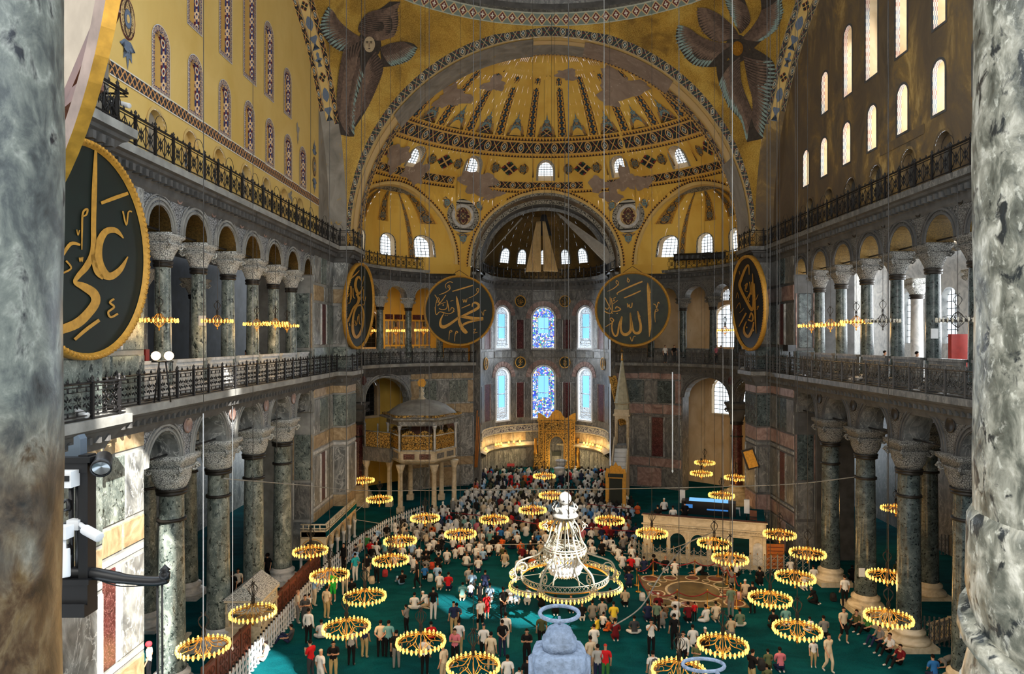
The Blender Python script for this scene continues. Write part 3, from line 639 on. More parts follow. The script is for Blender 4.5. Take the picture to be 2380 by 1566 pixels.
# ------------------------------------------------------------------ exedrae: curved two-storey arcades either side of the apse
ER = EXC[2]
def ex_map(sx):
    def f(s, d, z):                                                 # s = metres along the curve from the apse pier
        x, y = ex_xy(sx, 97+math.degrees(s/ER), d); return Vector((x, y, z))
    return f
def sd(deg): return radians(deg-97)*ER
EXLO = ((161.8, 131.6), (189, 163.5))
for sx, nm in SIDES:
    mp = ex_map(sx); st = (LACE, GREY) if sx < 0 else (LACED, GREYD)
    hs = [((sd(132.5)+sd(160.2))/2, (sd(160.2)-sd(132.5))/2, 9.1, 9.15, 1.95), ((sd(163.6)+sd(186))/2, (sd(186)-sd(163.6))/2, 9.1, 9.15, 1.95)]
    b = MB(); wall_holes(b, mp, sd(131.6), sd(186), 9.1, 11.9, hs, .5); wall_holes(b, mp, 0, sd(131.6), 0, 11.9, [], .6, mat=1)
    for h in hs: reveal(b, mp, h, 0, 1.0, 1, 14, False)
    b.quad(mp(sd(131.6), 0, 0), mp(sd(131.6), 1.2, 0), mp(sd(131.6), 1.2, 9.2), mp(sd(131.6), 0, 9.2), 1)
    o = structure(b, 'wall_exedra_%s_lower' % nm, list(st))
    for h in hs:
        m = MB(); frame(m, mp, h, .09, -.05, 0, 14, False, .06); frame(m, mp, h, .12, -.08, 0, 14, False, .3)
        for g in (.06, .3, .42): l = hole_line(h, 14, g, False); ribbon(m, [mp(s, 0, z) for s, z in l], [mp(s, -.08, z) for s, z in l], 0)
        m.build('archivolt', STONE if sx < 0 else STONED, o)
    m = MB(); c = mp(sd(161.8), -.05, 11.0); m.lathe([(.4, 0), (.4, .06), (.3, .06), (.26, .02), (0, .02)], 14); m2 = MB(); nrm = (mp(sd(161.8), -1, 11)-mp(sd(161.8), 0, 11)); m2.merge(m, Matrix.Translation(c) @ nrm.to_track_quat('Z', 'Y').to_matrix().to_4x4()); m2.build('roundel', PORPH, o)
    R = [(10.75, 11.6, [(1, BEIGE), (1, BEIGE), (1, BEIGE)]), (8.4, 10.65, [(.5, BEIGE), (1.3, GREEN), (.9, GREY), (1.3, GREEN), (.7, BEIGE)]), (7.3, 8.3, [(1, BEIGE), (1, BEIGE), (1.4, BEIGE)]), (7.05, 7.25, [(1, GREY)]),
         (3.1, 7.0, [(.12, WHITE, .08), (1, GREY), (.12, WHITE, .08), (.8, PORPH), (.12, WHITE, .08), (1, GREY), (.12, WHITE, .08), (.9, GREYD), (.12, WHITE, .08)]), (2.1, 3.0, [(1, BEIGE), (1, BEIGE)]), (.1, 2.0, [(1, GREY), (1.2, BEIGE), (1, GREY)])]
    clad(o, mp, .1, sd(131), shade_rows(R) if sx > 0 else R, sx > 0)
    # upper storey
    cols = (114.5, 130.6, 146.9, 163.0); edges = [98.5]+list(cols)+[180]
    hs = [((sd(a)+sd(c))/2, (sd(c)-sd(a))/2-.45, 18.7, 18.75, 1.0) for a, c in zip(edges, edges[1:])]
    b = MB(); wall_holes(b, mp, 0, sd(186), 18.7, 21.2, hs, .5)
    wall_holes(b, mp, 0, sd(99), 12.0, 18.8, [], .5, mat=1)
    for h in hs: reveal(b, mp, h, 0, 1.0, 1, 12, False)
    o2 = structure(b, 'wall_exedra_%s_gallery' % nm, list(st))
    for h in hs:
        m = MB(); frame(m, mp, h, .08, -.05, 0, 12, False, .05); frame(m, mp, h, .06, -.05, 0, 12, False, .25)
        m.build('archivolt', STONE if sx < 0 else STONED, o2)
    c0 = None
    for i, a in enumerate(cols):
        x, y = ex_xy(sx, a, .5); lab = '%s gallery column on the curved exedra, %s from the apse' % ('green' if sx < 0 else 'dark', ORD[i])
        sp = (6.3, .34, 5.3, 1.0, 1.15, .5, 1.0, False)
        c0 = make_column('exedra_gallery_column', lab+' on the '+nm+' side', (x, y, 12.4), sp, (GREY, GREEN, BRONZE, LACEW) if sx < 0 else (GREYD, GREEND, BRONZE, LACEG), 'columns of the %s exedra gallery' % nm) if i == 0 else dup(c0, (x, y, 12.4), None, lab+' on the '+nm+' side')
    for i, (a, c) in enumerate(zip(edges, edges[1:])):
        s0, s1 = sd(a)+.4, sd(c)-.4; p = root('gallery_parapet', 'low stone parapet in the curved %s exedra gallery, %s bay from the apse' % (nm, ORD[i]), 'parapet', (0, 0, 0), 0, 'parapets of the %s exedra' % nm)
        m = MB()
        for d in (.3, .45): wall_holes(m, mp, s0, s1, 12.3, 13.7, [], .5, d=d)
        m.build('slab', GREY if sx < 0 else GREYD, p); m = MB(); A = [mp(s0+(s1-s0)*k/6, .37, 13.75) for k in range(7)]; m.tube(A, .11, 4); m.build('coping', GREY if sx < 0 else GREYD, p)
    x, y = ex_xy(sx, 161.8, .55)
    make_column('porphyry_column', 'dark porphyry column carrying the %s exedra arches beside the far pier' % nm, (x, y, .9), (8.2, .5, 6.4, 1.75, 1.6, .8, 1.8, True), (IVORY, PORPH, BRONZE, STONED))
    m = MB()
    for k in range(3): m.box((x, y, .15+.3*k), (2.4-.2*k, 2.4-.2*k, .3))
    tag(m.build('stepped_pedestal', IVORY), 'stepped stone pedestal under the porphyry column of the %s exedra' % nm, 'pedestal')
    # back wall of the exedra with windows
    def mb_(s, d, z, sx=sx): x, y = ex_xy(sx, 97+math.degrees(s/ER), 5+d); return Vector((x, y, z))
    hw = [(sd(146.0), .62*1.5, 13.8, 17.6, .95), (sd(139), 1.1, 6.6, 8.6), (sd(163), .9, 13.8, 17.4)]
    if sx > 0: hw = [(sd(140.5), 1.15, 13.9, 17.0), (sd(139.5), .55, 18.6, 19.2), (sd(141), 1.5, 7.2, 9.6), (sd(158), .9, 13.8, 17.4)]
    else: hw = [(sd(140.0), 1.3, 13.9, 16.6), (sd(141), 1.4, 7.0, 9.6)]
    b = MB(); b.quad(mb_(0, -5, 0), mb_(0, 0, 0), mb_(0, 0, 21), mb_(0, -5, 21)); wall_holes(b, mb_, 0, sd(200), 0, 21, hw, .8)
    b2 = MB(); A = [ex_xy(sx, a, .2) for a in range(97, 196, 6)]; B = [ex_xy(sx, a, 5.2) for a in range(97, 196, 6)]
    for z in (12.1, 12.38, 20.9): ribbon(b, [(x, y, z) for x, y in A], [(x, y, z) for x, y in B], 1)
    o3 = structure(b, 'wall_exedra_%s_back' % nm, [TANP if sx > 0 else OCHRE, STONED])
    for k, h in enumerate(hw):
        wn = MB(); reveal(wn, mb_, h, 0, .6, 1); pane(wn, mb_, h, .6, 0); grille(wn, mb_, h, .52, 7, 9, .035, 2); frame(wn, mb_, h, .22, -.03, 1)
        structure(wn, 'window_exedra_%s_%d' % (nm, k+1), [SKYPANE if sx > 0 else DARK, TANP, IRONG])
    rr = [(12.5, 14, [(1, GREY)]*8), (14.1, 16.6, [(1, ROSE), (1, GREY), (1, ROSE), (1, GREY)]*3), (16.7, 17.3, [(1, PORPH)]*5)] if sx < 0 else [(12.5, 13.6, [(1, WHITE)]*8)]
    for seg in ((sd(113), sd(131)), (sd(150), sd(195))): clad(o3, mb_, seg[0], seg[1], rr)

# ------------------------------------------------------------------ apse
APL = [0]; APV = [Vector(p) for p in APSE]
def ap(s, d, z):                                                    # s = metres from the middle of the apse, inside the half cylinder
    a = s/6.5
    if abs(a) <= pi/2: return Vector(((6.5+d)*sin(a), 71.3+(6.5+d)*cos(a), z))
    e = abs(s)-6.5*pi/2; return Vector(((1 if s > 0 else -1)*(6.5+d), 71.3-e, z))
AW = radians(44.5)*6.5
AHOLES = [(0, 1.4, 13.55, 17.0, 1.4), (-AW, 1.12, 13.55, 17.3, 1.12), (AW, 1.12, 13.55, 17.3, 1.12), (0, 1.4, 5.65, 10.4, 1.4), (-AW, 1.12, 5.6, 10.5, 1.12), (AW, 1.12, 5.6, 10.5, 1.12)]
b = MB(); wall_holes(b, ap, -12.4, 12.4, 0, 21.2, AHOLES, .7)
for sx in (-1, 1): b.quad((sx*6.5, 69.0, 0), (sx*7.6, 69.4, 0), (sx*7.6, 69.4, 21.4), (sx*6.5, 69.0, 21.4), 0)
apw = structure(b, 'wall_apse', [GREYD])
for k, h in enumerate(AHOLES):
    wn = MB(); mid = h[0] == 0; fw = .2; ih = (h[0], h[1]-fw, h[2]+fw, h[3], h[1]-fw)
    reveal(wn, ap, h, 0, .28, 0); frame(wn, ap, ih, fw, .0, 0)
    o = structure(wn, 'window_apse_%d' % (k+1), [WHITEP])
    m = MB(); pane(m, ap, ih, .22, 0, uvs=1); m.build('stained_glass_border', STAINED if (mid or False) else FIGGLASS, o)
    cw = h[1]*.42; zz0, zz1 = h[2]+1.0, h[3]+.2
    jh = (h[0], cw, zz0+.3, zz1-.2, .0001); m = MB()
    for q in range(2): z0 = zz0+(zz1-zz0)*q/2+.06; z1 = zz0+(zz1-zz0)*(q+1)/2-.06; m.quad(ap(h[0]-cw, .19, z0), ap(h[0]+cw, .19, z0), ap(h[0]+cw, .19, z1), ap(h[0]-cw, .19, z1))
    m.build('clear_panes', SKYB, o)
    m = MB(); kh = (h[0], cw+.22, h[2]+.5, h[3]+.1, cw+.22); l = hole_line(kh, 12); l.append(l[0]); m.tube([ap(s, .16, z) for s, z in l], .04, 4)
    for z in (zz0, (zz0+zz1)/2, zz1, zz0-.3): m.tube([ap(h[0]-cw-.22, .16, z), ap(h[0]+cw+.22, .16, z)], .035, 4)
    for q in (-1, 1): m.tube([ap(h[0]+q*cw, .16, zz0), ap(h[0]+q*cw, .16, zz1)], .03, 4)
    m.build('white_tracery', WHITEP, o)
    # brown voussoir arch over each window, stone by stone
    nv = 11
    for i in range(nv):
        m = MB(); a0, a1 = pi*i/nv+.012, pi*(i+1)/nv-.012; r0, r1 = h[1]+.1, h[1]+.62; f = [ap(h[0]-r*cos(a), -.05, h[3]+r*sin(a)) for r, a in ((r0, a0), (r1, a0), (r1, a1), (r0, a1))]; g = [ap(h[0]-r*cos(a), .02, h[3]+r*sin(a)) for r, a in ((r0, a0), (r1, a0), (r1, a1), (r0, a1))]
        m.add(f+g, [(0, 1, 2, 3), (0, 4, 5, 1), (1, 5, 6, 2), (2, 6, 7, 3), (3, 7, 4, 0)]); m.build('voussoir', ROSE, apw)
for (z0, z1, pz0, pz1) in ((13.5, 17.1, 13.6, 16.9), (5.6, 10.2, 5.9, 9.9)):
    for c in (-1, 1):
        m0, m1 = c*2.05, c*(AW-c*0-1.35*1) if False else c*3.6
        s0, s1 = sorted((c*1.65, c*(AW-1.3)))
        clad(apw, ap, s0, s1, [(pz0, pz1, [(.35, GREYD), (.08, WHITE, .07), (.62, PORPH), (.08, WHITE, .07), (.35, GREYD)])])
        s0, s1 = sorted((c*(AW+1.3), c*11.2))
        clad(apw, ap, s0, s1, [(pz0, pz1, [(.3, GREYD), (.08, ROSE, .07), (.5, PORPH), (.08, ROSE, .07), (.9, GREYD)])], c < 0)
clad(apw, ap, -11.6, 11.6, [(12.6, 13.4, [(1, GREYD)]*9)]); clad(apw, ap, -11.6, 11.6, [(19.0, 20.1, [(1, GREYD)]*9)])
# inscription band, lit marble, lamp ledge, lower slabs
m = MB(); A = [-11.8+23.6*i/44 for i in range(45)]; ribbon(m, [ap(s, -.06, 4.4) for s in A], [ap(s, -.06, 5.1) for s in A], 0, .7); m.build('inscription_band', TILE, apw)
m = MB()
for z, d in ((5.15, -.14), (4.35, -.14)): m.tube([ap(s, d+.08, z) for s in A], .07, 4)
for (d0, z0, d1, z1) in ((.0, 3.2, -.5, 3.0), (-.5, 3.0, -.5, 2.85), (-.5, 2.85, -.05, 2.6)): ribbon(m, [ap(s, d0, z0) for s in A], [ap(s, d1, z1) for s in A], 0)
m.build('lamp_ledge', IVORY, apw)
clad(apw, ap, -11.7, -2, [(3.3, 4.3, [(1, BEIGE)]*6), (.4, 2.5, [(1, GREY)]*13)]); clad(apw, ap, 2, 11.7, [(3.3, 4.3, [(1, BEIGE)]*6), (.4, 2.5, [(1, GREY)]*13)])
for k, s in enumerate((-9.6, -6.6, -6.1, -5.6, -4.4, -3.7, -2.9, 5.2, 5.7, 6.2, 6.7, 7.6, 8.1, 8.7)):
    t = root('ledge_lamp', 'small warm lamp on the apse ledge, %s on the %s of the gilded niche' % (('%s out' % ORD[(k if k < 7 else 13-k) % 6]) if k not in (0, 13) else 'outermost', 'left' if k < 7 else 'right'), 'lamp', ap(s, -.35, 3.0), 0, 'lamps along the apse ledge')
    m = MB(); m.lathe([(.07, 0), (.09, .1), (.05, .14)], 8); m.build('cup', BRASS, t); m = MB(); m.lathe([(.05, .14), (.12, .26), (.1, .38), (0, .46)], 8); m.build('bulb', BULB, t)
for s in (-9.4, -5.2, -2.8, 5.6, 8.4): p = ap(s, -.9, 3.35); lamp('ledge_lamp_light', 'POINT', p, 34, (1, .66, .26), shadow_soft_size=.2)

# ------------------------------------------------------------------ east half dome: sphere patch cut by the apse arch and two conch arches
YS, ZS, RS, RCYL = 50.5, 15.8, 22.6, 18.8
def rad(z): return min(sqrt(max(.01, RS*RS-(z-ZS)**2)), RCYL) if z > ZS+13 or True else RCYL
def sdm(phi, d, z):
    r = rad(z)+d; return Vector((r*sin(phi), YS+r*cos(phi), z))
CONCH = [(0, 23.2, 7.45, 21.85), (-47.5, 19.5, 6.8, 22.0), (47.5, 19.5, 6.8, 22.0)]
def zbot(phi):
    p = math.degrees(phi); z = 20.4
    for c, h, r, z0 in CONCH:
        if abs(p-c) < h: z = max(z, z0+r*sqrt(1-((p-c)/h)**2))
    return z
SOFY = 55.3
def ztop(phi):
    r = (SOFY-1.6-YS)/cos(phi) if abs(phi) < 1.5 else 99
    if r >= RCYL: return zbot(phi)+.01
    return max(zbot(phi)+.01, ZS+sqrt(RS*RS-r*r))
SDW = [(radians(p), .7/16.7, 30.3, 31.25, .72) for p in (0, -24.8, 24.8, -45.3, 45.3)]
PM = radians(74.5)
b = MB(); wall_holes(b, sdm, -PM, PM, zbot, ztop, SDW, .025, .7, smooth=True)
semid = structure(b, 'ceiling_half_dome', [OCHRE])
for k, h in enumerate(SDW):
    wn = MB(); reveal(wn, sdm, h, 0, 1.1, 1); hb = (h[0], h[1], h[2]+.55, h[3], h[4]); pane(wn, sdm, hb, 1.0, 0)
    l = h; wn.quad(sdm(h[0]-h[1], .1, h[2]), sdm(h[0]+h[1], .1, h[2]), sdm(h[0]+h[1], 1.0, h[2]+.6), sdm(h[0]-h[1], 1.0, h[2]+.6), 1)
    grille(wn, sdm, hb, .95, 5, 6, .03, 2); frame(wn, sdm, h, .013, -.03, 3, sill=False)
    o = structure(wn, 'window_half_dome_%d' % (k+1), [SKYPANE, TANP, IRONG, BW])
    m = MB(); l = hole_line(h, 12, .0); c = len(l)
    ribbon(m, [sdm(s, .02, z) for s, z in l], [sdm(s, .5, z) for s, z in l], 0, .5); m.build('checked_border', BW, o)
def lat(z0, z1, p0, p1, mat, unit, d=-.03, n=60, name='frieze'):
    m = MB(); P = [radians(p0+(p1-p0)*i/n) for i in range(n+1)]
    ribbon(m, [sdm(p, d, z0) for p in P], [sdm(p, d, z1) for p in P], 0, unit, smooth=True); return m.build(name, mat, semid)
def pl(z): r = rad(z); return math.degrees(acos(min(1, (SOFY-YS)/r)))
lat(32.35, 33.25, -pl(33.2)+1, pl(33.2)-1, FRIEZE, .8); lat(33.3, 33.55, -pl(33.5), pl(33.5), SAW, .3); lat(32.1, 32.3, -pl(32.3), pl(32.3), SAW, .3)
for a, c in ((-64, -30), (-24, 12), (20, 24), (31, 64)): lat(29.55, 30.2, a, c, FRIEZE, .75, n=40)
for a, c in ((-64, -28), (-22, 22), (27, 64)): lat(29.25, 29.5, a, c, SAW, .3, n=40)
lat(36.98, 37.12, -pl(37.1), pl(37.1), SAW, .3)
for i in range(10):
    p = radians(-55.35+12.3*i); m = MB(); zs = [33.6+(36.9-33.6)*k/16 for k in range(17)]
    if abs(i-4.5) > 3: zs = [z for z in zs if z < ztop(p)-.35]
    A = [sdm(p-.42/rad(z)*(.55+.45*(37-z)/3.4), -.03, z) for z in zs]; B = [sdm(p+.42/rad(z)*(.55+.45*(37-z)/3.4), -.03, z) for z in zs]
    ribbon(m, A, B, 0, .62, swap=True, smooth=True); m.build('painted_rib', RIB, semid)
def patch(f, outline, mats, name, parent, rings=None):
    """flat painted figure on a curved surface: f(u, v) -> point; outline [(u, v)]"""
    u0, u1, v0, v1 = min(o[0] for o in outline), max(o[0] for o in outline), min(o[1] for o in outline), max(o[1] for o in outline)
    m = MB(); n = len(outline); cu = sum(o[0] for o in outline)/n; cv = sum(o[1] for o in outline)/n; K = 7
    T2 = lambda u, v: ((u-u0)/(u1-u0)*.98+.01, (v-v0)/(v1-v0)*.98+.01); vs = [f(cu, cv)]; uv = [T2(cu, cv)]
    for k in range(1, K+1):
        for (u, v) in outline: vs.append(f(cu+(u-cu)*k/K, cv+(v-cv)*k/K)); uv.append(T2(cu+(u-cu)*k/K, cv+(v-cv)*k/K))
    fs = [(0, 1+i, 1+(i+1) % n) for i in range(n)]
    for k in range(1, K): o = 1+(k-1)*n; fs += [(o+i, o+n+i, o+n+(i+1) % n, o+(i+1) % n) for i in range(n)]
    m.add(vs, fs, 0, uv, True); return m.build(name, mats, parent)
def tang(surf, c, e1, e2, off): return lambda u, v: surf(c+e1*u+e2*v, off)
def on_semi(p, off=0.03):                                           # push a point onto the half dome, off towards the nave
    z = p.z; a = atan2(p.x, p.y-YS); return sdm(a, -off, z)
def deco_semi(phi, z, pts, mat, name, off=.03):
    r = rad(z); off = off*1.5+.03; return patch(lambda u, v: sdm(phi+u/r, -off, z+v), pts, mat, name, semid)
def circ(r, n=24, cu=0, cv=0): return [(cu+r*cos(2*pi*i/n), cv+r*sin(2*pi*i/n)) for i in range(n)]
for i in range(9):                                                  # crested half-round ornaments along the foot of the ribs
    p = radians(-49.2+12.3*i); r = .78
    out = [(-r*1.15, 0)]+[(-r*1.1*cos(pi*k/12), r*1.0*sin(pi*k/12)*(1.05+.25*(k % 2))) for k in range(13)]+[(r*1.15, 0)]
    crest = [(-.5, .75), (-.3, .95), (-.32, 1.05), (-.1, 1.15), (0, 1.6), (.1, 1.15), (.32, 1.05), (.3, .95), (.5, .75), (0, .7)]
    if 33.6+1.7 < ztop(p):
        deco_semi(p, 33.58, out, BLUEF, 'crested_ornament', .035); deco_semi(p, 33.58, crest, BLUEF, 'ornament_crest', .035)
        deco_semi(p, 33.58, [(-.55, 0)]+[(-.55*cos(pi*k/10), .55*sin(pi*k/10)) for k in range(11)]+[(.55, 0)], OCHRE if i % 2 else FRIEZE, 'ornament_field', .045)
for i, pd in enumerate((-57, -35, -12.4, 12.4, 35, 57)):            # lozenge and arabesque panels between the windows
    p = radians(pd); w_ = 1.0 if abs(pd) < 50 else .7
    deco_semi(p, 31.2, [(-.85*w_, 0), (0, .62), (.85*w_, 0), (0, -.62)], FRIEZE, 'painted_lozenge')
    for s in (-1, 1): deco_semi(p, 31.2, [(s*x*w_, y) for x, y in ((.75, .0), (1.1, .3), (1.5, .45), (1.85, .2), (1.95, 0), (1.85, -.2), (1.5, -.45), (1.1, -.3))], ARAB, 'painted_arabesque')
    for s in (-1, 1): deco_semi(p, 30.75, [(s*(2.35*w_), -.2), (s*(2.35*w_+.14), -.2), (s*(2.3*w_+.14), 1.3), (s*(2.3*w_), 1.3)], SAW, 'painted_frame')
for sx in (-1, 1):                                                  # rosettes between the conch arches
    p = radians(25.6*sx); z = 26.75
    for r_, m_, o_, n_ in ((1.66, BANDT, .03, 'rosette_ring'), (1.22, GREYP, .04, 'rosette_band'), (1.16, WHITE, .045, 'rosette_ground'), (.86, SCROLL, .055, 'rosette_star')): deco_semi(p, z, circ(r_, 28), m_, n_, o_)
    for k in range(8): a = k*pi/4; deco_semi(p, z, circ(.17, 10, .5*cos(a), .5*sin(a)), PORPH, 'rosette_petal', .065)
    for q in (-1, 1): deco_semi(p, z, [(q*1.15, 1.3), (q*1.9, 1.75), (q*2.2, 1.5), (q*2.0, 1.2), (q*2.1, .9), (q*1.85, .6), (q*1.6, .75)], BLUEF, 'rosette_corner')
    deco_semi(p, z, [(-.8, -1.7), (.8, -1.7), (.4, -2.0), (.3, -2.4), (0, -2.75), (-.3, -2.4), (-.4, -2.0)], BLUEF, 'rosette_drop')
def blob(r, n=34, sq=1, seed=0):
    n = 34; q = random.Random(seed); a = [q.uniform(.5, 1.2)*(.85+.25*sin(3*i*2*pi/34+seed)) for i in range(n)]; a = [(a[i-1]+a[i]*3+a[(i+1) % n])/5 for i in range(n)]
    return [(r*sq*a[i]*cos(2*pi*i/n), r*a[i]*sin(2*pi*i/n)) for i in range(n)]
for k, (pd, z, r_, sq) in enumerate(((-22, 29.9, 1.3, 1.7), (-17, 29.0, .7, 2), (17, 29.8, .9, 1.6), (26.5, 30.0, 1.3, 1.2), (21, 28.9, 1.0, 1.3), (-44, 29.9, 1.1, 1.5), (-52, 30.8, 1.3, 1.2), (32, 29.7, .8, 1.4))):
    deco_semi(radians(pd), z, blob(r_, 22, sq, k), MAUVE, 'bare_plaster_patch', .05)
for k, (pd, z, r_, sq) in enumerate(((-46, 35.2, .9, 2.2), (-30, 36.4, .6, 2), (38, 36.1, 1.0, 2.6), (30, 35.7, .8, 1.3), (12, 37.0, .35, 3))):
    o_ = [(u, v) for u, v in blob(r_, 22, sq, k+20)]; p = radians(pd); o_ = [(u, min(v, ztop(p+u/rad(z))-z-.02)) for u, v in o_]
    deco_semi(p, z, o_, MAUVE, 'bare_plaster_patch', .05)

# conches under the half dome
def conch(ci, depth_f, name, mat, q_sq):
    c, h, r, z0 = CONCH[ci]
    def e(t): p = radians(c-h*cos(t)); z = z0+r*sin(t); return sdm(p, 0, z)
    L, Rr = e(0), e(pi); mid = (L+Rr)/2; out = Vector((mid.x, mid.y-YS, 0)).normalized()
    def P(q, d, al):                                                # q 0..1 across, al 0..pi/2 up
        a, b_ = e(al), e(pi-al); x = abs(2*q-1); return a.lerp(b_, q)+out*((depth_f*(1-x**q_sq)**(.5 if q_sq > 2 else .8))*cos(al)**.8+d)+Vector((0, 0, .0))
    return e, P, out
for ci, dep, nm, mt, qs in ((1, 3.3, 'north', OCHRE, 2), (2, 3.3, 'south', OCHRE, 2)):
    e, P, out = conch(ci, dep, nm, mt, qs); g = lambda s, d, z, P=P: P(s, d, z)
    cw = 12.6; hs = [(q, .062, .10, .30, .11) for q in ((.26, .55, .83) if ci == 1 else (.17, .45, .74))]
    b = MB(); wall_holes(b, g, .005, .995, .0, 1.5, hs, .05, .16, smooth=True)
    o = structure(b, 'ceiling_conch_'+nm, [mt])
    for k, h in enumerate(hs):
        wn = MB(); reveal(wn, g, h, 0, .7, 1); pane(wn, g, h, .65, 0); grille(wn, g, h, .6, 5, 7, .03, 2)
        structure(wn, 'window_conch_%s_%d' % (nm, k+1), [SKYPANE, TANP, IRONG]); m = MB(); frame(m, g, h, .012, -.04, 0, sill=False); m.build('window_border', BANDT, o)
    m = MB(); Q = [k/24 for k in range(25)]; ribbon(m, [P(q, 0, 0)-Vector((0, 0, .9)) for q in Q], [P(q, 0, 0) for q in Q], 0, smooth=True); m.build('conch_foot', mt, o)
    for q in ((.1, .24, .5, .74, .9) if ci == 1 else (.1, .27, .5, .76, .9)):
        wide = .068 if (q not in ((.74,) if ci == 1 else (.27,))) else .022; m = MB(); a0 = .6 if wide > .03 else .08; zs = [a0+(1.38-a0)*k/14 for k in range(15)]
        ribbon(m, [P(q-wide*(1.15-.4*z), -.04, z) for z in zs], [P(q+wide*(1.15-.4*z), -.04, z) for z in zs], 0, 1.1, swap=True, smooth=True); m.build('painted_rib', ARAB, o)
    T = [pi*i/40 for i in range(41)]
    def ring(k0, d0, k1, d1, mat, unit, name, e=e, out=out, o=o, ci=ci):
        c, h, r, z0 = CONCH[ci]
        def pt(t, k, d): p = radians(c-h*k*cos(t)); return sdm(p, -.05, z0+r*k*sin(t))+out*d
        m = MB(); ribbon(m, [pt(t, k0, d0) for t in T], [pt(t, k1, d1) for t in T], 0, unit, smooth=True); m.build(name, mat, o)
    ring(1.0, 0, 1.035, -.02, CREAM, .5, 'arch_edge'); ring(1.04, -.02, 1.075, -.02, SAW, .3, 'arch_border'); ring(1.0, 0, .985, .35, CREAM, 1, 'arch_soffit_edge'); ring(.985, .35, .955, 1.15, BANDT, .8, 'arch_soffit'); ring(.955, 1.15, .94, 1.3, CREAM, 1, 'arch_inner_edge')
e, P, out = conch(0, 9.6, 'apse', MOSAICD, 2.4); g = lambda s, d, z: P(s, d, z)
hs = [(q, .03, .17, .30, .09) for q in (.2, .33, .5, .67, .8)]
b = MB(); wall_holes(b, g, .002, .998, 0, 1.52, hs, .04, .14, smooth=True); o = structure(b, 'ceiling_apse_conch', [MOSAICD])
for k, h in enumerate(hs):
    wn = MB(); reveal(wn, g, h, 0, .8, 1); pane(wn, g, h, .7, 0); grille(wn, g, h, .62, 4, 6, .03, 2); structure(wn, 'window_conch_apse_%d' % (k+1), [SKYPANE, WHITE, IRONG])
    m = MB(); frame(m, g, h, .01, -.04, 0, sill=False); m.build('window_border', STONED, o)
m = MB(); Q = [k/30 for k in range(31)]; ribbon(m, [P(q, 0, 0)-Vector((0, 0, .9)) for q in Q], [P(q, 0, 0) for q in Q], 0, smooth=True); m.build('conch_foot', MOSAICD, o)
def ring0(k0, d0, k1, d1, mat, unit, name):
    c, h, r, z0 = CONCH[0]; T = [pi*i/48 for i in range(49)]
    def pt(t, k, d): p = radians(c-h*k*cos(t)); return sdm(p, -.05, z0+r*k*sin(t))+Vector((0, d, 0))
    m = MB(); ribbon(m, [pt(t, k0, d0) for t in T], [pt(t, k1, d1) for t in T], 0, unit, smooth=True); m.build(name, mat, o)
ring0(1.0, 0, 1.03, 0, CREAM, .5, 'arch_edge'); ring0(1.035, 0, 1.065, 0, SAW, .3, 'arch_border'); ring0(1, 0, .97, .1, BANDT, .8, 'arch_face'); ring0(.97, .1, .955, 1.4, BROWNP, 1, 'arch_soffit'); ring0(.955, 1.4, .90, 1.45, BANDT, .9, 'inner_arch'); ring0(.90, 1.45, .885, 2.6, STONED, 1, 'inner_soffit'); ring0(.885, 2.6, .84, 2.6, GREYD, 1, 'apse_arch')
# the dim seated figure of the mosaic stays a plain dark patch behind the drapes
m = MB(); zs = [.62+.4*k/6 for k in range(7)]; ribbon(m, [P(.5-.06*(1.25-(z-.62)*1.8), -.05, z) for z in zs], [P(.5+.06*(1.25-(z-.62)*1.8), -.05, z) for z in zs]); m.build('dark_mosaic_figure', BOARDB, o)

# ------------------------------------------------------------------ great arches, pendentives, dome ring
YD, ZA, RA = 36.5, 22.9, 15.4; RP = RA*sqrt(2)
RE, ZE = 15.1, 22.4
def arc_pt(t, r, y): return Vector((r*cos(t), y, ZE+r*sin(t)))
T = [pi*i/72 for i in range(73)]
b = MB(); ea = structure(MB(), 'ceiling_east_arch', [GREYP]) if False else None
def arch_strip(r0, y0, r1, y1, mat, unit, name, parent, t0=0, t1=pi, n=72):
    m = MB(); TT = [t0+(t1-t0)*i/n for i in range(n+1)]; ribbon(m, [arc_pt(t, r0, y0) for t in TT], [arc_pt(t, r1, y1) for t in TT], 0, unit, smooth=True); return m.build(name, mat, parent)
b = MB(); ribbon(b, [arc_pt(t, RE, 51.9) for t in T], [arc_pt(t, RE, SOFY+.1) for t in T], 0, 1, smooth=True)
ribbon(b, [(x, y, z) for x, y, z in [(-RE, 51.9, ZE), (-RE, 51.9, 21.4)]], [(-RE, SOFY, ZE), (-RE, SOFY, 21.4)], 0); ribbon(b, [(RE, 51.9, ZE), (RE, 51.9, 21.4)], [(RE, SOFY, ZE), (RE, SOFY, 21.4)], 0)
ea = structure(b, 'ceiling_east_arch', [CREAM])
def es(z0, z1, mat, unit, name, t0=0.02, t1=pi-.02, off=.03, n=72): return arch_strip(RE-off, z0, RE-off, z1, mat, unit, name, ea, t0, t1, n)
es(52.5, 53.5, SCROLL, 1.5, 'painted_scroll'); es(53.9, 54.7, FRIEZE, .9, 'painted_frieze'); es(54.85, 55.25, SAW, .3, 'painted_border')
es(52.1, SOFY, GREYP, 1, 'bare_plaster', radians(95), radians(142), .05); es(52.2, 54.9, MAUVE, 1, 'bare_plaster', radians(52), radians(80), .05); es(53.2, 55, GREYP, 1, 'bare_plaster', radians(80), radians(96), .05); es(52.2, 55, GREYP, 1, 'bare_plaster', radians(2), radians(24), .05)
def pend(a, z, off=0.0):                                            # pendentive sphere about the dome centre
    r = sqrt(max(0, (RP-off)**2-(z-ZA)**2)); return Vector((r*sin(a), YD+r*cos(a), z))
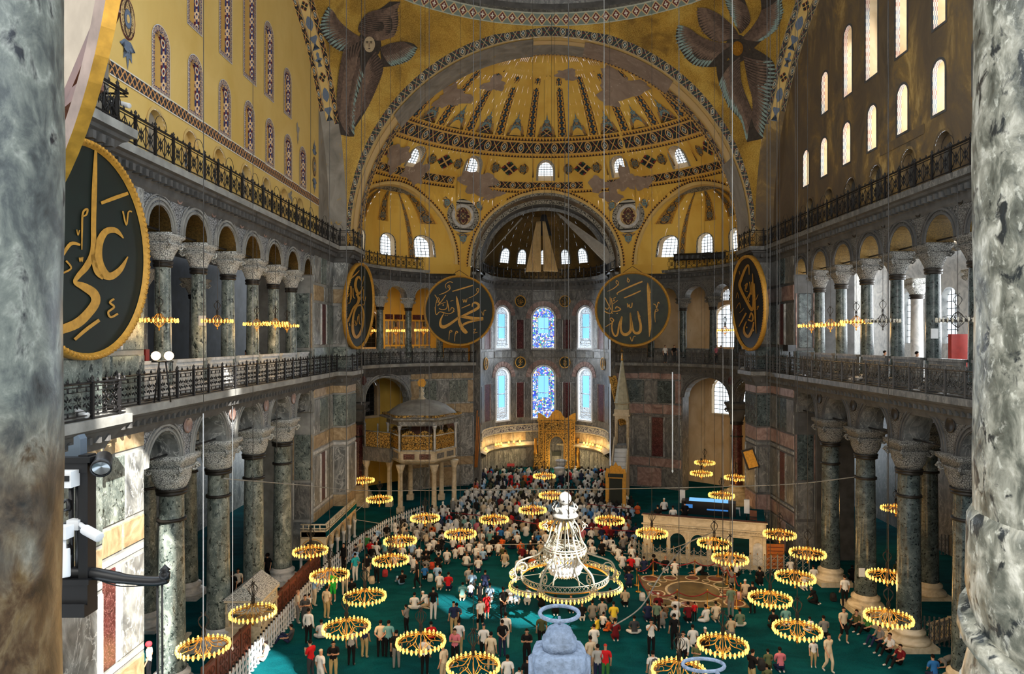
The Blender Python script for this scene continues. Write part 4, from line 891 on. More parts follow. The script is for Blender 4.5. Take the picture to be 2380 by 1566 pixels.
for sx, nm in SIDES:
    m = MB(); rows = []
    for i in range(25):
        z = ZA+RA*(i/24); r = sqrt(RP*RP-(z-ZA)**2); a0 = acos(min(1, RA/r)); a1 = asin(min(1, RA/r)); rows.append([pend(sx*(a0+(a1-a0)*j/16), z) for j in range(17)])
    m.grid(rows); pn = structure(m, 'ceiling_pendentive_%s' % nm, [MOSAIC])
    m = MB(); TT = [pi/2+(pi/2)*i/40 for i in range(41)]; A = []; B = []
    for t in TT: A.append(Vector((sx*RE*abs(cos(t)), 51.9, ZE+RE*sin(t)))); rr = RA+.06; B.append(Vector((sx*rr*abs(cos(t)), 51.9, ZA+rr*sin(t))))
    ribbon(m, A, B, 0, .6, smooth=True); m.build('heart_border', HEARTS, pn)
    A = []; B = []                                                  # border along the side arch
    for t in TT: A.append(Vector((sx*(RA-.03), YD+RA*abs(cos(t)), ZA+RA*sin(t)-.02))); B.append(Vector((sx*14.75, YD+16.05*abs(cos(t)), ZA+16.05*sin(t)-.03)))
    # side great arch soffit with its painted bands
    b = MB(); TS = [pi*i/60 for i in range(61)]; F_ = lambda t, r, x: Vector((sx*x, YD+r*cos(t), ZA+r*sin(t)))
    ribbon(b, [F_(t, RA, 15.4) for t in TS], [F_(t, 14.5, 16.45) for t in TS], 0, 1, smooth=True)
    for q in (-1, 1): ribbon(b, [(sx*15.4, YD+q*RA, ZA), (sx*15.4, YD+q*RA, 21.4)], [(sx*16.45, YD+q*14.5, ZA), (sx*16.45, YD+q*14.5, 21.4)])
    sa = structure(b, 'ceiling_%s_arch' % nm, [GREYP if sx < 0 else BROWNP])
    def ss(k0, k1, mat, unit, name, t0, t1, off=.03, n=40):
        m = MB(); TT = [t0+(t1-t0)*i/n for i in range(n+1)]; f = lambda t, k: F_(t, RA-.9*k-off, 15.4+1.05*k)
        ribbon(m, [f(t, k0) for t in TT], [f(t, k1) for t in TT], 0, unit, smooth=True); m.build(name, mat, sa)
    ss(.0, .28, HEARTS if sx > 0 else FRIEZE, .8, 'painted_border', radians(29), radians(125)); ss(.3, .72, CREAM, 1, 'painted_ground', radians(30), radians(125)); ss(.76, 1, HEARTS if sx > 0 else FRIEZE, .8, 'painted_border', radians(33), radians(125))
    for k, td in enumerate((32, 37, 42, 46.5, 51, 56, 61, 66, 71, 76)): # vases, fish and lozenges between the borders
        t = radians(td); sc_ = .5; kind = k % 4; f = lambda u, v: F_(t+v*1.0/15, RA-.9*(.51+u)-.06, 15.4+1.05*(.51+u))
        shp = {0: [(-.2, .0), (-.06, .1), (-.05, .45), (-.2, .8), (-.17, .95), (.17, .95), (.2, .8), (.05, .45), (.06, .1), (.2, 0)], 1: [(0, 0), (.16, .3), (.18, .6), (.1, .9), (0, 1.05), (-.1, .9), (-.18, .6), (-.16, .3)], 2: [(-.2, .45), (0, .05), (.2, .45), (0, .85)], 3: [(-.12, 0), (-.05, .3), (-.2, .5), (-.06, .62), (-.08, .9), (0, 1.05), (.08, .9), (.06, .62), (.2, .5), (.05, .3), (.12, 0)]}[kind]
        patch(f, [(u, v-.5) for u, v in shp], [plain_blue, ZIGF, FRIEZE, plain_blue][kind] if False else (BLUEGREY if kind != 2 else FRIEZE), 'painted_motif', sa)
# ring of the dome with its cornice and rail
NR = 96; RT = [2*pi*i/NR for i in range(NR+1)]; dz = lambda r, z: [(r*sin(t), YD+r*cos(t), z) for t in RT]
b = MB()
for (r0, z0, r1, z1, mt, un) in ((15.42, 38.28, 15.0, 39.15, 0, .75), (15.0, 39.15, 14.75, 39.25, 1, 1), (14.75, 39.25, 14.5, 39.55, 2, 1), (14.5, 39.55, 14.4, 39.8, 1, 1), (14.4, 39.8, 16.2, 39.85, 2, 1)): ribbon(b, dz(r0, z0), dz(r1, z1), mt, un, smooth=True)
structure(b, 'trim_dome_ring', [DRING, GREYD, STONED])
b = MB(); wall_holes(b, lambda s, d, z: Vector(((16.2+d)*sin(s/16.2), YD+(16.2+d)*cos(s/16.2), z)), -16.2*pi, 16.2*pi, 39.85, 44.5, [(s*2.0, .62, 40.1, 42.6) for s in range(-9, 10)], 1.0)
b.lathe([(16.2, 44.5), (15.4, 47.5), (13, 51), (9, 54), (4.5, 55.6), (0, 56)], 48, (0, YD, 0), 0)
dr = structure(b, 'wall_dome_drum', [GREYP])
for s in range(-9, 10):
    m = MB(); f = lambda q, d, z: Vector(((16.2+d)*sin(q/16.2), YD+(16.2+d)*cos(q/16.2), z)); h = (s*2.0, .62, 40.1, 42.6); reveal(m, f, h, 0, .42, 1); pane(m, f, h, .4, 0); grille(m, f, h, .35, 3, 5, .03, 1); structure(m, 'window_dome_%d' % (s+10), [SKYPANE, IRONG])

for sx, nm in SIDES:                                                # unseen blocks added to stop sun leaking through the corners behind the great arches
    b = MB(); b.box((sx*18.6, 52.2, 22.6), (3.2, 4.4, 45)); b.box((sx*18.6, 20.6, 22.6), (3.2, 4.4, 45)); structure(b, 'wall_buttress_'+nm, [GREYP])
# ------------------------------------------------------------------ unseen sun blocker added behind the eye, holes shaped for the sun patches
def mw(s, d, z): return Vector((s, -12-d, z))
SUN_HOLES = [(9.8, 1.8, 32.5, 44.5), (16.4, 1.0, 39.9, 41.6), (29.0, 1.0, 46.2, 48.2), (31.9, 1.5, 45.0, 49.3), (15.2, .35, 53.6, 56.0)]
b = MB(); wall_holes(b, mw, -70, 70, 0, 125, SUN_HOLES, 6); structure(b, 'wall_west', [GREYP])

# ------------------------------------------------------------------ tympana over the nave arcades
def zty(y): return max(21.4, ZA+sqrt(max(0, 14.6**2-(y-YD)**2)))
TYW = [(y, .46, 24.75, 26.6, .46) for y in (27.6, 30.45, 33.4, 36.35, 39.25, 42.25, 45.0)]
TYW2 = [(30.4, .46, 28.6, 31.2, .46), (33.5, .5, 28.6, 32.6, .5), (36.4, .62, 28.6, 33.4, .62), (39.1, .5, 28.6, 32.0, .5), (42.15, .46, 28.6, 30.6, .46)]
TYN = [(y, .62, 21.45, 23.15, .66) for y in (27.3, 30.1, 32.9, 36.0, 38.8, 41.6, 44.4)]
for sx, nm in SIDES:
    mp = lambda s, d, z, sx=sx: Vector((sx*(16.45+d), s, z))
    b = MB()
    for (a, c, mt) in ((22.1, 24.2, 1), (24.2, 48.4, 0), (48.4, 51.0, 1)): wall_holes(b, mp, a, c, 21.3, zty, [h for h in TYW+TYW2+TYN if a < h[0] < c], .5, mat=mt)
    ty = structure(b, 'wall_%s_tympanum' % nm, [YELLOW if sx < 0 else BROWNP, GREYP if sx < 0 else BROWNP])
    for k, h in enumerate(TYW+TYW2):
        wn = MB()
        if sx < 0: reveal(wn, mp, h, 0, .24, 0); pane(wn, mp, h, .24, 1); frame(wn, mp, h, .2, -.02, 0); frame(wn, mp, h, .035, -.035, 2, g=.2); mats = [CHECK, TANY, WHITEP]
        else: reveal(wn, mp, h, 0, .2, 0); reveal(wn, mp, h, .2, 1.25, 1); pane(wn, mp, h, 1.25, 2); grille(wn, mp, h, 1.2, 3, 10, .03, 3); frame(wn, mp, h, .12, -.02, 4); mats = [CHECKF, TANP, SKYPANE, IRONG, STONED]
        structure(wn, 'window_%s_tympanum_%d' % (nm, k+1), mats)
    for k, h in enumerate(TYN):
        m = MB(); reveal(m, mp, h, 0, .32, 0); pane(m, mp, h, .32, 1 if k in (0, 3, 4, 6) else 0); frame(m, mp, h, .12, -.03, 0)
        nb = m.build('blind_niche', [CREAM if sx < 0 else BROWNP, GREYP if sx < 0 else STONED], ty)
        if k in (1, 2, 5):
            f = lambda u, v, h=h: mp(h[0]+u, .28, 22.6+v)
            for r_, m_ in ((.5, PORPH), (.44, SCROLL), (.22, BLUEGREY), (.1, CREAM)): f = (lambda u, v, h=h, r_=r_: mp(h[0]+u, .28-.03*(.5-r_), 22.6+v*1.5)); patch(f, circ(r_, 16), m_ if sx < 0 else STONED, 'niche_rosette', nb)
    m = MB(); A = [(24.2, 24.07), (48.4, 24.07)]
    if sx < 0:
        ribbon(m, [mp(y, -.03, 24.05) for y in (24.2, 48.4)], [mp(y, -.03, 24.6) for y in (24.2, 48.4)], 0, .62); m.build('lozenge_band', ZIG, ty)
        for yc, zc, r_ in ((25.3, 26.5, .62), (47.4, 26.6, .55)):
            for q, m_ in ((1, PORPH), (.9, SCROLL), (.45, BLUEGREY), (.2, CREAM)): patch(lambda u, v, q=q: mp(yc+u*.8, -.02-.03*(1.2-q), zc+v*1.25), circ(r_*q, 18), m_, 'painted_rosette', ty)
            for q in (-1, 1): patch(lambda u, v, q=q: mp(yc+u, -.03, zc+q*(.8+v)), [(-.2, 0), (.2, 0), (.5, .25), (.25, .35), (.28, .75), (.1, .6), (0, 1.1), (-.1, .6), (-.28, .75), (-.25, .35), (-.5, .25)], BLUEGREY, 'painted_finial', ty)
        for yc, zc, r_, sq in ((36.4, 34.2, .7, .5), (44.0, 28.0, .8, .4), (42.6, 23.6, .4, 1.2)): patch(lambda u, v: mp(yc+u, -.025, zc+v), blob(r_, 20, sq, int(yc)), GREYP, 'damp_patch', ty)
    else:
        ribbon(m, [mp(y, -.03, 24.15) for y in (31.5, 35.5)], [mp(y, -.03, 24.6) for y in (31.5, 35.5)], 0, .62); m.build('faded_lozenge_band', BROWNP, ty)

# ------------------------------------------------------------------ seraphim of the pendentives: feather by feather on the curved gold ground
FB = plain('brown_feather', G(124, 102, 88), .6, 0, .2, 5); FT = plain('grey_teal_feather', G(142, 164, 158), .6, 0, .2, 5); FB2 = plain('deep_brown_feather', G(100, 82, 72), .6, 0, .25, 5); FD = plain('dark_feather_ground', G(62, 54, 48), .6, 0, .2, 5); FACE = plain('face_tesserae', G(186, 166, 134), .6, 0, .1, 8)
def pol(P, t):
    L = [0]
    for a, c in zip(P, P[1:]): L.append(L[-1]+hypot(c[0]-a[0], c[1]-a[1]))
    d = t*L[-1]
    for i in range(len(P)-1):
        if d <= L[i+1] or i == len(P)-2:
            k = (d-L[i])/max(1e-9, L[i+1]-L[i]); return tuple(P[i][j]+(P[i+1][j]-P[i][j])*k for j in range(len(P[i])))
def crom(P, n=5):
    out = []
    for i in range(len(P)-1):
        p0, p1, p2, p3 = P[max(0, i-1)], P[i], P[i+1], P[min(len(P)-1, i+2)]
        for k in range(n):
            t = k/n; out.append(tuple(.5*((2*b)+(c-a)*t+(2*a-5*b+4*c-d)*t*t+(3*b-a-3*c+d)*t**3) for a, b, c, d in zip(p0, p1, p2, p3)))
    return out+[tuple(P[-1])]
def on_pend(px, py, off):
    d = ray(px, py).normalized(); o = EYEP-Vector((0, YD, ZA)); r = RP-off; bq = o.dot(d); c = o.dot(o)-r*r; t = -bq+sqrt(max(0, bq*bq-c)); return EYEP+d*t
def seraph(name, label, ox, oy, sc, wings, centre, face):
    t = root(name, label, 'mosaic'); q = random.Random(3)
    S_ = lambda p, off: on_pend(ox+p[0]/sc, oy+p[1]/sc, off)
    for wi, (sp, tp, n, teal) in enumerate(wings):
        sp, tp = crom(sp), crom(tp); bk = MB(); A = [pol(sp, i/24) for i in range(25)]; B = [pol(tp, i/24) for i in range(25)]
        ribbon(bk, [S_(p, .04) for p in A], [S_(p, .04) for p in B]); w = bk.build('wing', FD, t)
        for row, (f0, f1, mt) in enumerate(((.45, 1.03, teal), (.22, .8, FB), (0, .5, FB2))):
            fm = MB(); k = n if row == 0 else int(n*1.2)
            for i in range(k):
                s = (i+.5)/k; a = pol(sp, s*.72); c = pol(tp, .22+.78*s); dx, dy = c[0]-a[0], c[1]-a[1]; L = hypot(dx, dy) or 1; nx, ny = -dy/L, dx/L; sp2 = pol(tp, min(1, s+.5/k)); sp1 = pol(tp, max(0, s-.5/k)); hw = max(2.2, hypot(sp2[0]-sp1[0], sp2[1]-sp1[1])*.36); hw = min(hw, 8)
                jit = q.uniform(-.04, .04); AA = []; BB = []; bend = L*.07
                for j in range(6):
                    u = f0+(f1+jit-f0)*j/5; wd = hw*(.55+.45*u)*(1 if j < 4 else .8 if j == 4 else .15); ox_ = bend*sin(pi*u); p = (a[0]+dx*u+nx*ox_, a[1]+dy*u+ny*ox_)
                    AA.append(S_((p[0]+nx*wd, p[1]+ny*wd), .06+.02*row)); BB.append(S_((p[0]-nx*wd, p[1]-ny*wd), .06+.02*row))
                ribbon(fm, AA, BB)
            fm.build('feathers', mt, w, kind='stuff')
    cx, cy, rx, ry = centre
    patch(lambda u, v: S_((cx+u*rx*2.1, cy+v*ry*1.9), .05), circ(1, 20), FD, 'breast', t)
    if face:
        fc = patch(lambda u, v: S_((cx+u*rx*1.25, cy+v*ry*1.2), .1), circ(1, 20), FD, 'hair', t); fc = patch(lambda u, v: S_((cx+u*rx, cy+v*ry), .12), circ(1, 20), FACE, 'face', t)
        for (x, y, a, c) in ((-.38, -.2, .2, .07), (.32, -.2, .2, .07), (0, .52, .2, .06), (-.38, -.36, .26, .04), (.32, -.36, .26, .04)): patch(lambda u, v: S_((cx+(x+u*a)*rx, cy+(y+v*c)*ry), .14), circ(1, 10), FD, 'facial_feature', fc)
        patch(lambda u, v: S_((cx+(u*.08-.03)*rx, cy+(v*.3+.05)*ry), .14), circ(1, 8), FB, 'facial_feature', fc)
    else:
        patch(lambda u, v: S_((cx+u*rx, cy+v*ry), .1), circ(1, 20), BRASS, 'face_cover', t)
        for k in range(8): a = k*pi/4; patch(lambda u, v: S_((cx+(u*.13*cos(a+pi/2)+(v*.4+.45)*cos(a))*rx, cy+(u*.13*sin(a+pi/2)+(v*.4+.45)*sin(a))*ry), .14), [(-1, 0), (0, 1), (1, 0), (0, -1)], GOLD, 'star_ray', t)
seraph('seraph_mosaic', 'mosaic seraph with an uncovered human face and six brown wings', 725, 0, 2.715,
       [([(330, 250), (230, 185), (150, 110), (105, 38)], [(300, 270), (200, 325), (110, 275), (58, 190), (66, 110), (105, 38)], 16, FT),
        ([(350, 240), (290, 185), (340, 90), (420, 60), (490, 10)], [(370, 235), (440, 250), (520, 220), (545, 130), (540, 60), (560, 10)], 18, FB),
        ([(430, 300), (500, 272), (580, 262), (640, 275)], [(440, 425), (530, 412), (620, 375), (668, 300)], 14, FT),
        ([(330, 262), (240, 262), (195, 340), (165, 520), (160, 700), (182, 850)], [(340, 345), (300, 380), (262, 520), (240, 660), (232, 760), (232, 862)], 20, FB),
        ([(400, 320), (450, 420), (415, 540), (345, 690), (275, 800)], [(375, 360), (350, 400), (310, 540), (262, 700), (262, 800)], 18, FB),
        ([(300, 350), (270, 480), (236, 640), (232, 862)], [(370, 370), (330, 480), (280, 640), (266, 862)], 12, FT)], (362, 280, 36, 50), True)
seraph('seraph_mosaic', 'mosaic seraph whose face hides under a gilded star, six dark wings', 1560, 0, 2.637,
       [([(390, 265), (300, 262), (200, 235), (110, 180), (45, 150)], [(330, 395), (240, 412), (130, 392), (62, 315), (28, 225), (45, 150)], 18, FT),
        ([(420, 240), (395, 180), (290, 85), (160, 45)], [(380, 248), (270, 252), (200, 200), (165, 130), (160, 45)], 16, FB),
        ([(430, 205), (485, 130), (465, 40), (440, -30)], [(420, 205), (372, 110), (335, 20), (330, -40)], 12, FT),
        ([(430, 235), (500, 160), (550, 70), (545, -20)], [(490, 310), (560, 245), (640, 185), (684, 80), (670, -20)], 18, FT),
        ([(420, 345), (430, 500), (480, 640), (560, 835)], [(275, 395), (290, 500), (350, 650), (430, 745), (465, 872)], 20, FT),
        ([(440, 340), (470, 500), (500, 640), (475, 868)], [(500, 290), (632, 390), (612, 560), (582, 730), (560, 850)], 20, FT)], (405, 297, 36, 45), False)

# ------------------------------------------------------------------ hanging roundels with gilded lettering
def letters(strokes, f, off, th):
    """flat brush strokes [(x, y, width)...] laid on a board through f(x, y) -> board plane point, ridge n*off"""
    m = MB()
    for st in strokes:
        st = [p if len(p) == 3 else (*p, st[0][2]) for p in st]; P = crom(st, 5) if len(st) > 2 else st; A = []; B = []
        for i, p in enumerate(P):
            a = P[max(0, i-1)]; c = P[min(len(P)-1, i+1)]; dx, dy = c[0]-a[0], c[1]-a[1]; L = hypot(dx, dy) or 1; ang = atan2(dy, dx); w = max(.6, p[2]/2)
            A.append((p[0]-dy/L*w, p[1]+dx/L*w)); B.append((p[0]+dy/L*w, p[1]-dx/L*w))
        a0 = [f(x, y, off) for x, y in A]; b0 = [f(x, y, off) for x, y in B]; a1 = [f(x, y, off+th) for x, y in A]; b1 = [f(x, y, off+th) for x, y in B]
        ribbon(m, a1, b1); ribbon(m, a0, a1); ribbon(m, b0, b1)
    return m
def roundel(label, c, n, R, ox, oy, sc, strokes, board, tilt=0.0, ink=None):
    c = Vector(c); n = Vector(n).normalized(); t = root('calligraphy_roundel', label, 'roundel', c, 0, 'great calligraphy roundels')
    Q = n.to_track_quat('Z', 'Y').to_matrix().to_4x4(); Q.invert(); QM = n.to_track_quat('Z', 'Y').to_matrix().to_4x4()
    bd = MB(); bd.lathe([(0, -.12), (R*.97, -.12), (R*.97, 0), (0, 0)], 64, smooth=False); b2 = MB(); b2.merge(bd, QM); b2.build('board', board, t)
    rm = MB(); rm.lathe([(R*.95, -.16), (R*1.0, -.16), (R*1.0, .1), (R*.985, .16), (R*.955, .14), (R*.945, .06), (R*.935, .02)], 72, cap=False)
    for k in range(110): a = 2*pi*k/110; p = Vector((R*.972*cos(a), R*.972*sin(a), .15)); e = Vector((cos(a+.8), sin(a+.8), 0))*.07; rm.tube([p-e, p+e], .035, 4)
    r2 = MB(); r2.merge(rm, QM); r2.build('gilded_rim', GOLDP, t)
    def f(x, y, off):
        d = ray(ox+x/sc, oy+y/sc); s = (c+n*off-EYEP).dot(n)/d.dot(n); return EYEP+d*s-c
    letters(strokes, f, .005, .03).build('gilded_lettering', ink or GOLDP, t)
    h = MB()
    for q in (-.25, .25): h.tube([Q.inverted() @ Vector((q*R, R*.97, 0)), Vector((0, 0, R+.5))-n*.5], .025, 4)
    h.build('hanging_chain', IRON, t); return t
def chain(w, *pts): return [(x, y, w) for x, y in pts]
MUH = [[(388, 270, 6), (400, 340, 28), (415, 430, 32), (420, 510, 32), (425, 580, 36), (455, 650, 42), (495, 695, 46), (522, 700, 14)],
       [(575, 400, 8), (582, 365, 18), (612, 348, 24), (650, 372, 30), (652, 402, 32), (610, 435, 32), (540, 470, 28), (480, 500, 26), (435, 522, 24)],
       [(435, 517, 20), (520, 525, 36), (620, 540, 42), (708, 536, 34)], [(706, 545, 26), (620, 562, 20), (540, 580, 24), (480, 605, 26), (455, 632, 14)],
       [(420, 520, 26), (370, 560, 28), (300, 610, 32), (240, 638, 38), (207, 628, 36), (196, 590, 26), (206, 540, 18), (242, 470, 6)], [(340, 215, 10), (460, 180, 16), (592, 140, 12)], [(448, 415, 8), (552, 370, 11)],
       [(180, 255, 4), (250, 230, 10), (310, 188, 9), (302, 140, 8), (286, 160, 7), (312, 182, 6)], [(345, 112, 6), (312, 100, 9), (272, 118, 7), (256, 150, 7), (268, 182, 4)], [(530, 295, 4), (590, 270, 9), (640, 230, 8), (655, 190, 7), (634, 180, 7), (630, 208, 6), (652, 232, 5)],
       [(465, 308, 6), (476, 346, 9), (490, 312, 7), (501, 346, 9), (516, 298, 6)], [(130, 255, 9), (160, 300, 11), (192, 372, 12)], [(262, 258, 8), (212, 330, 11), (166, 384, 11)], chain(7, (140, 400), (150, 335), (170, 290), (187, 318), (152, 350)),
       chain(9, (135, 400), (140, 470), (155, 490), (190, 458), (250, 472), (300, 482), (340, 466), (364, 448)), chain(9, (180, 418), (220, 432), (272, 415), (280, 330)), chain(10, (272, 318), (290, 380), (300, 452)), chain(9, (318, 440), (332, 408), (360, 425), (345, 455)), chain(6, (198, 365), (262, 342)), chain(6, (318, 332), (352, 320)), chain(6, (225, 385), (230, 372), (238, 385)), chain(9, (250, 500), (262, 497)), chain(9, (272, 503), (284, 499)),
       [(298, 792, 5), (304, 720, 8), (316, 678, 9), (336, 690, 8), (310, 706, 5)], [(368, 812, 5), (372, 732, 8), (386, 690, 9), (406, 702, 8), (380, 716, 5)], chain(6, (688, 455), (708, 502), (718, 445), (742, 442)), chain(6, (592, 672), (616, 664), (602, 690), (590, 712), (638, 700))]
ALL = [[(600, 152, 6), (608, 215, 34), (615, 350, 36), (620, 500, 36), (625, 650, 30), (617, 757, 4)], [(600, 155, 8), (620, 220, 16), (634, 268, 6)],
       [(488, 468, 8), (505, 545, 24), (522, 620, 26), (518, 690, 30), (480, 715, 30), (442, 690, 24), (422, 600, 22), (407, 485, 10)], [(405, 488, 10), (414, 600, 26), (408, 690, 30), (360, 730, 34), (316, 712, 28), (301, 650, 20), (312, 535, 16)],
       [(314, 528, 14), (282, 620, 18), (266, 720, 20), (240, 746, 20), (212, 710, 18), (201, 640, 13), (206, 590, 11), (182, 562, 9), (195, 544, 9), (222, 570, 11), (200, 600, 9), (160, 625, 8), (128, 646, 4)], [(488, 468, 12), (518, 534, 6)],
       [(265, 288, 6), (264, 266, 11), (340, 225, 15), (440, 180, 17), (542, 138, 16)], [(336, 323, 10), (430, 285, 15), (524, 242, 11)], chain(9, (380, 95), (373, 130), (385, 146), (397, 126), (378, 104)), [(153, 249, 4), (215, 220, 9), (265, 180, 9), (276, 150, 8), (254, 128, 8), (250, 156, 7), (282, 182, 5)],
       chain(10, (374, 382), (380, 424), (395, 395), (402, 427), (422, 422), (428, 376)), chain(9, (664, 388), (690, 402), (700, 432), (718, 370), (730, 384)), [(685, 592, 4), (680, 520, 8), (686, 460, 9), (706, 444, 9), (716, 462, 8), (684, 476, 7)], chain(8, (404, 754), (426, 804), (442, 756), (466, 748)),
       chain(10, (124, 318), (160, 390), (192, 452)), chain(10, (194, 325), (205, 400), (200, 482), (165, 492), (118, 470)), chain(11, (214, 470), (258, 470), (300, 448), (258, 420), (240, 440)), chain(9, (128, 430), (150, 450), (180, 400), (180, 310)), chain(6, (212, 330), (244, 316)), chain(6, (214, 388), (268, 348)), chain(6, (216, 360), (224, 340), (234, 358)), chain(10, (204, 494), (214, 490)), chain(10, (254, 496), (266, 492))]
ALI = [[(157, 60, 10), (152, 200, 20), (148, 350, 20), (146, 460, 22), (122, 520, 26), (88, 560, 20), (76, 585, 16), (110, 602, 30), (148, 628, 36), (156, 662, 36), (128, 705, 36), (80, 748, 38), (10, 775, 34)],
       [(266, 412, 4), (236, 382, 20), (196, 386, 26), (171, 430, 30), (166, 490, 34), (182, 540, 36), (212, 562, 30), (252, 536, 22), (283, 484, 4)], [(142, 470, 14), (160, 540, 22), (186, 570, 12)], [(178, 274, 12), (230, 254, 15), (284, 235, 13)], chain(6, (263, 305), (277, 360), (285, 310), (299, 308)),
       chain(8, (229, 650), (212, 664), (229, 682), (206, 702), (216, 722), (244, 708)), [(74, 810, 12), (120, 770, 14), (171, 733, 13)], [(102, 457, 4), (103, 380, 7), (106, 312, 8), (124, 298, 8), (119, 320, 7), (100, 326, 5)], [(22, 486, 12), (58, 434, 14), (96, 438, 8)], chain(7, (20, 552), (60, 530), (40, 500)), chain(4, (92, 488), (95, 504), (99, 488), (103, 504), (106, 486)), chain(4, (82, 378), (87, 400), (93, 380))]
OMA = [[(226, 218, 8), (207, 182, 20), (182, 200, 24), (171, 260, 26), (185, 320, 28), (212, 340, 22), (246, 272, 6)], [(180, 345, 16), (205, 390, 26), (190, 440, 24), (152, 480, 18), (122, 550, 17), (92, 612, 20), (70, 590, 13), (64, 520, 9), (92, 446, 5)],
       [(190, 450, 22), (160, 520, 18), (145, 620, 22), (150, 720, 28), (180, 765, 28), (220, 720, 26), (245, 620, 20), (248, 520, 18), (225, 455, 14), (196, 462, 14)], [(130, 196, 10), (170, 160, 12), (209, 118, 8)], [(222, 282, 4), (245, 220, 7), (253, 172, 6)],
       chain(7, (66, 360), (80, 325), (96, 372), (112, 340)), chain(7, (98, 432), (120, 420), (124, 268)), chain(8, (130, 270), (136, 350), (128, 400)), chain(8, (148, 290), (152, 370), (168, 388)), chain(7, (220, 360), (222, 400), (238, 372)), chain(7, (250, 300), (248, 400), (262, 410)), chain(7, (236, 440), (252, 450), (272, 370)), chain(7, (166, 600), (180, 640), (196, 560)), chain(8, (205, 540), (208, 620), (222, 640)), chain(8, (226, 520), (230, 610)), chain(5, (160, 640), (176, 650), (190, 630)), chain(10, (112, 630), (118, 655))]
ABU = [[(176, 222, 6), (170, 138, 14), (140, 172, 20), (106, 260, 22), (91, 312, 24), (110, 372, 24), (150, 450, 24), (188, 520, 26), (205, 530, 20), (213, 470, 16), (210, 350, 14), (207, 212, 6)], [(221, 300, 10), (225, 450, 16), (230, 600, 14), (238, 742, 4)],
       [(178, 606, 12), (194, 560, 14), (211, 600, 14), (200, 632, 14), (164, 618, 12)], [(216, 640, 12), (205, 700, 18), (170, 768, 26), (136, 742, 22), (131, 690, 14), (152, 636, 10)], [(150, 560, 14), (112, 630, 12), (84, 684, 7)], chain(12, (212, 706), (216, 722)), chain(12, (152, 682), (157, 694)),
       chain(7, (136, 322), (160, 296), (150, 352)), chain(8, (180, 285), (186, 372), (150, 442)), chain(8, (192, 380), (170, 440), (180, 460)), chain(7, (198, 285), (196, 400)), chain(6, (152, 300), (140, 360), (164, 372)), chain(6, (238, 442), (256, 398)), chain(6, (244, 510), (260, 500), (244, 532)), chain(6, (88, 190), (94, 220)), chain(4, (60, 430), (72, 380), (84, 430)), chain(4, (60, 520), (90, 470), (100, 520)), chain(4, (90, 560), (112, 540), (128, 520))]
roundel('round green board with gold lettering hung left of the apse, second from the left', at(1067.5, 722, 64.0), (.12, -1, -.06), 3.3, 985, 635, 5.12, MUH, BOARDG)
roundel('green-gold round board with tall gold letters hung right of the apse', at(1470, 718.5, 62.5), (-.12, -1, -.06), 3.42, 1380, 625, 4.79, ALL, BOARDGG)
roundel('huge dark green round board with sweeping gold letters on the near left pier', (-14.7, 20.35, 17.35), (1, .03, -.01), 3.24, 130, 310, 1.691, ALI, BOARDG)
roundel('narrow-looking green round board turned sideways on the far left pier', (-14.4, 51.75, 17.2), (.995, -.085, -.06), 3.25, 785, 600, 4.1625, OMA, BOARDG)
roundel('blue-black round board turned sideways on the far right pier', (14.35, 50.3, 17.35), (-.998, -.03, -.05), 3.5, 1695, 580, 3.81, ABU, BOARDB)
# back of the near board hung at the north-west corner: canvas on a timber frame
c = Vector((-7.97, 8.0, 19.1)); t = root('roundel_back', 'timber back of a gilt-edged round board hanging beside the left marble column', 'roundel', c)
n = Vector((-.59, -.806, 0)).normalized(); QM = n.to_track_quat('Z', 'Y').to_matrix().to_4x4(); R = 3.32
e1 = n.cross(Vector((0, 0, 1))).normalized(); e2 = Vector((0, 0, 1))
def onb(a, r, d): return e1*(r*cos(a))+e2*(r*sin(a))+n*d
m = MB(); A = [2*pi*i/80 for i in range(81)]
ribbon(m, [onb(a, R, .0) for a in A], [onb(a, R, -.12) for a in A], 0); ribbon(m, [onb(a, R, -.12) for a in A], [onb(a, R*.9, -.12) for a in A], 0); m.build('gilded_edge', GOLD, t)
m = MB(); ribbon(m, [onb(a, R, .0) for a in A], [onb(a, R*.95, .02) for a in A], 0); ribbon(m, [onb(a, R*.95, .02) for a in A], [onb(a, R*.94, -.11) for a in A], 0); m.build('inner_hoop', plain('grey_weathered_wood', G(140, 122, 112), .8, 0, .2, 3), t)
m = MB(); vs = [onb(0, 0, -.11)]+[onb(a, R*.95, -.11) for a in A]; m.add(vs, [(0, i, i+1) for i in range(1, 81)]); m.build('canvas', plain('old_canvas', G(164, 150, 132), .9, 0, .08, 3), t)
def onpl(px, py): d = ray(px, py); return EYEP+d*((c-EYEP).dot(n)/d.dot(n))-c-n*.1
for (a0, a1) in (((232, 4), (112, 290)), ((196, 184), (135, 236))):
    p0, p1 = onpl(*a0), onpl(*a1); d = (p1-p0); M = d.to_track_quat('X', 'Z').to_matrix(); m = MB(); m.box((p0+p1)/2, (d.length, .13, .13), M=M); m.build('timber_brace', WOOD, t)

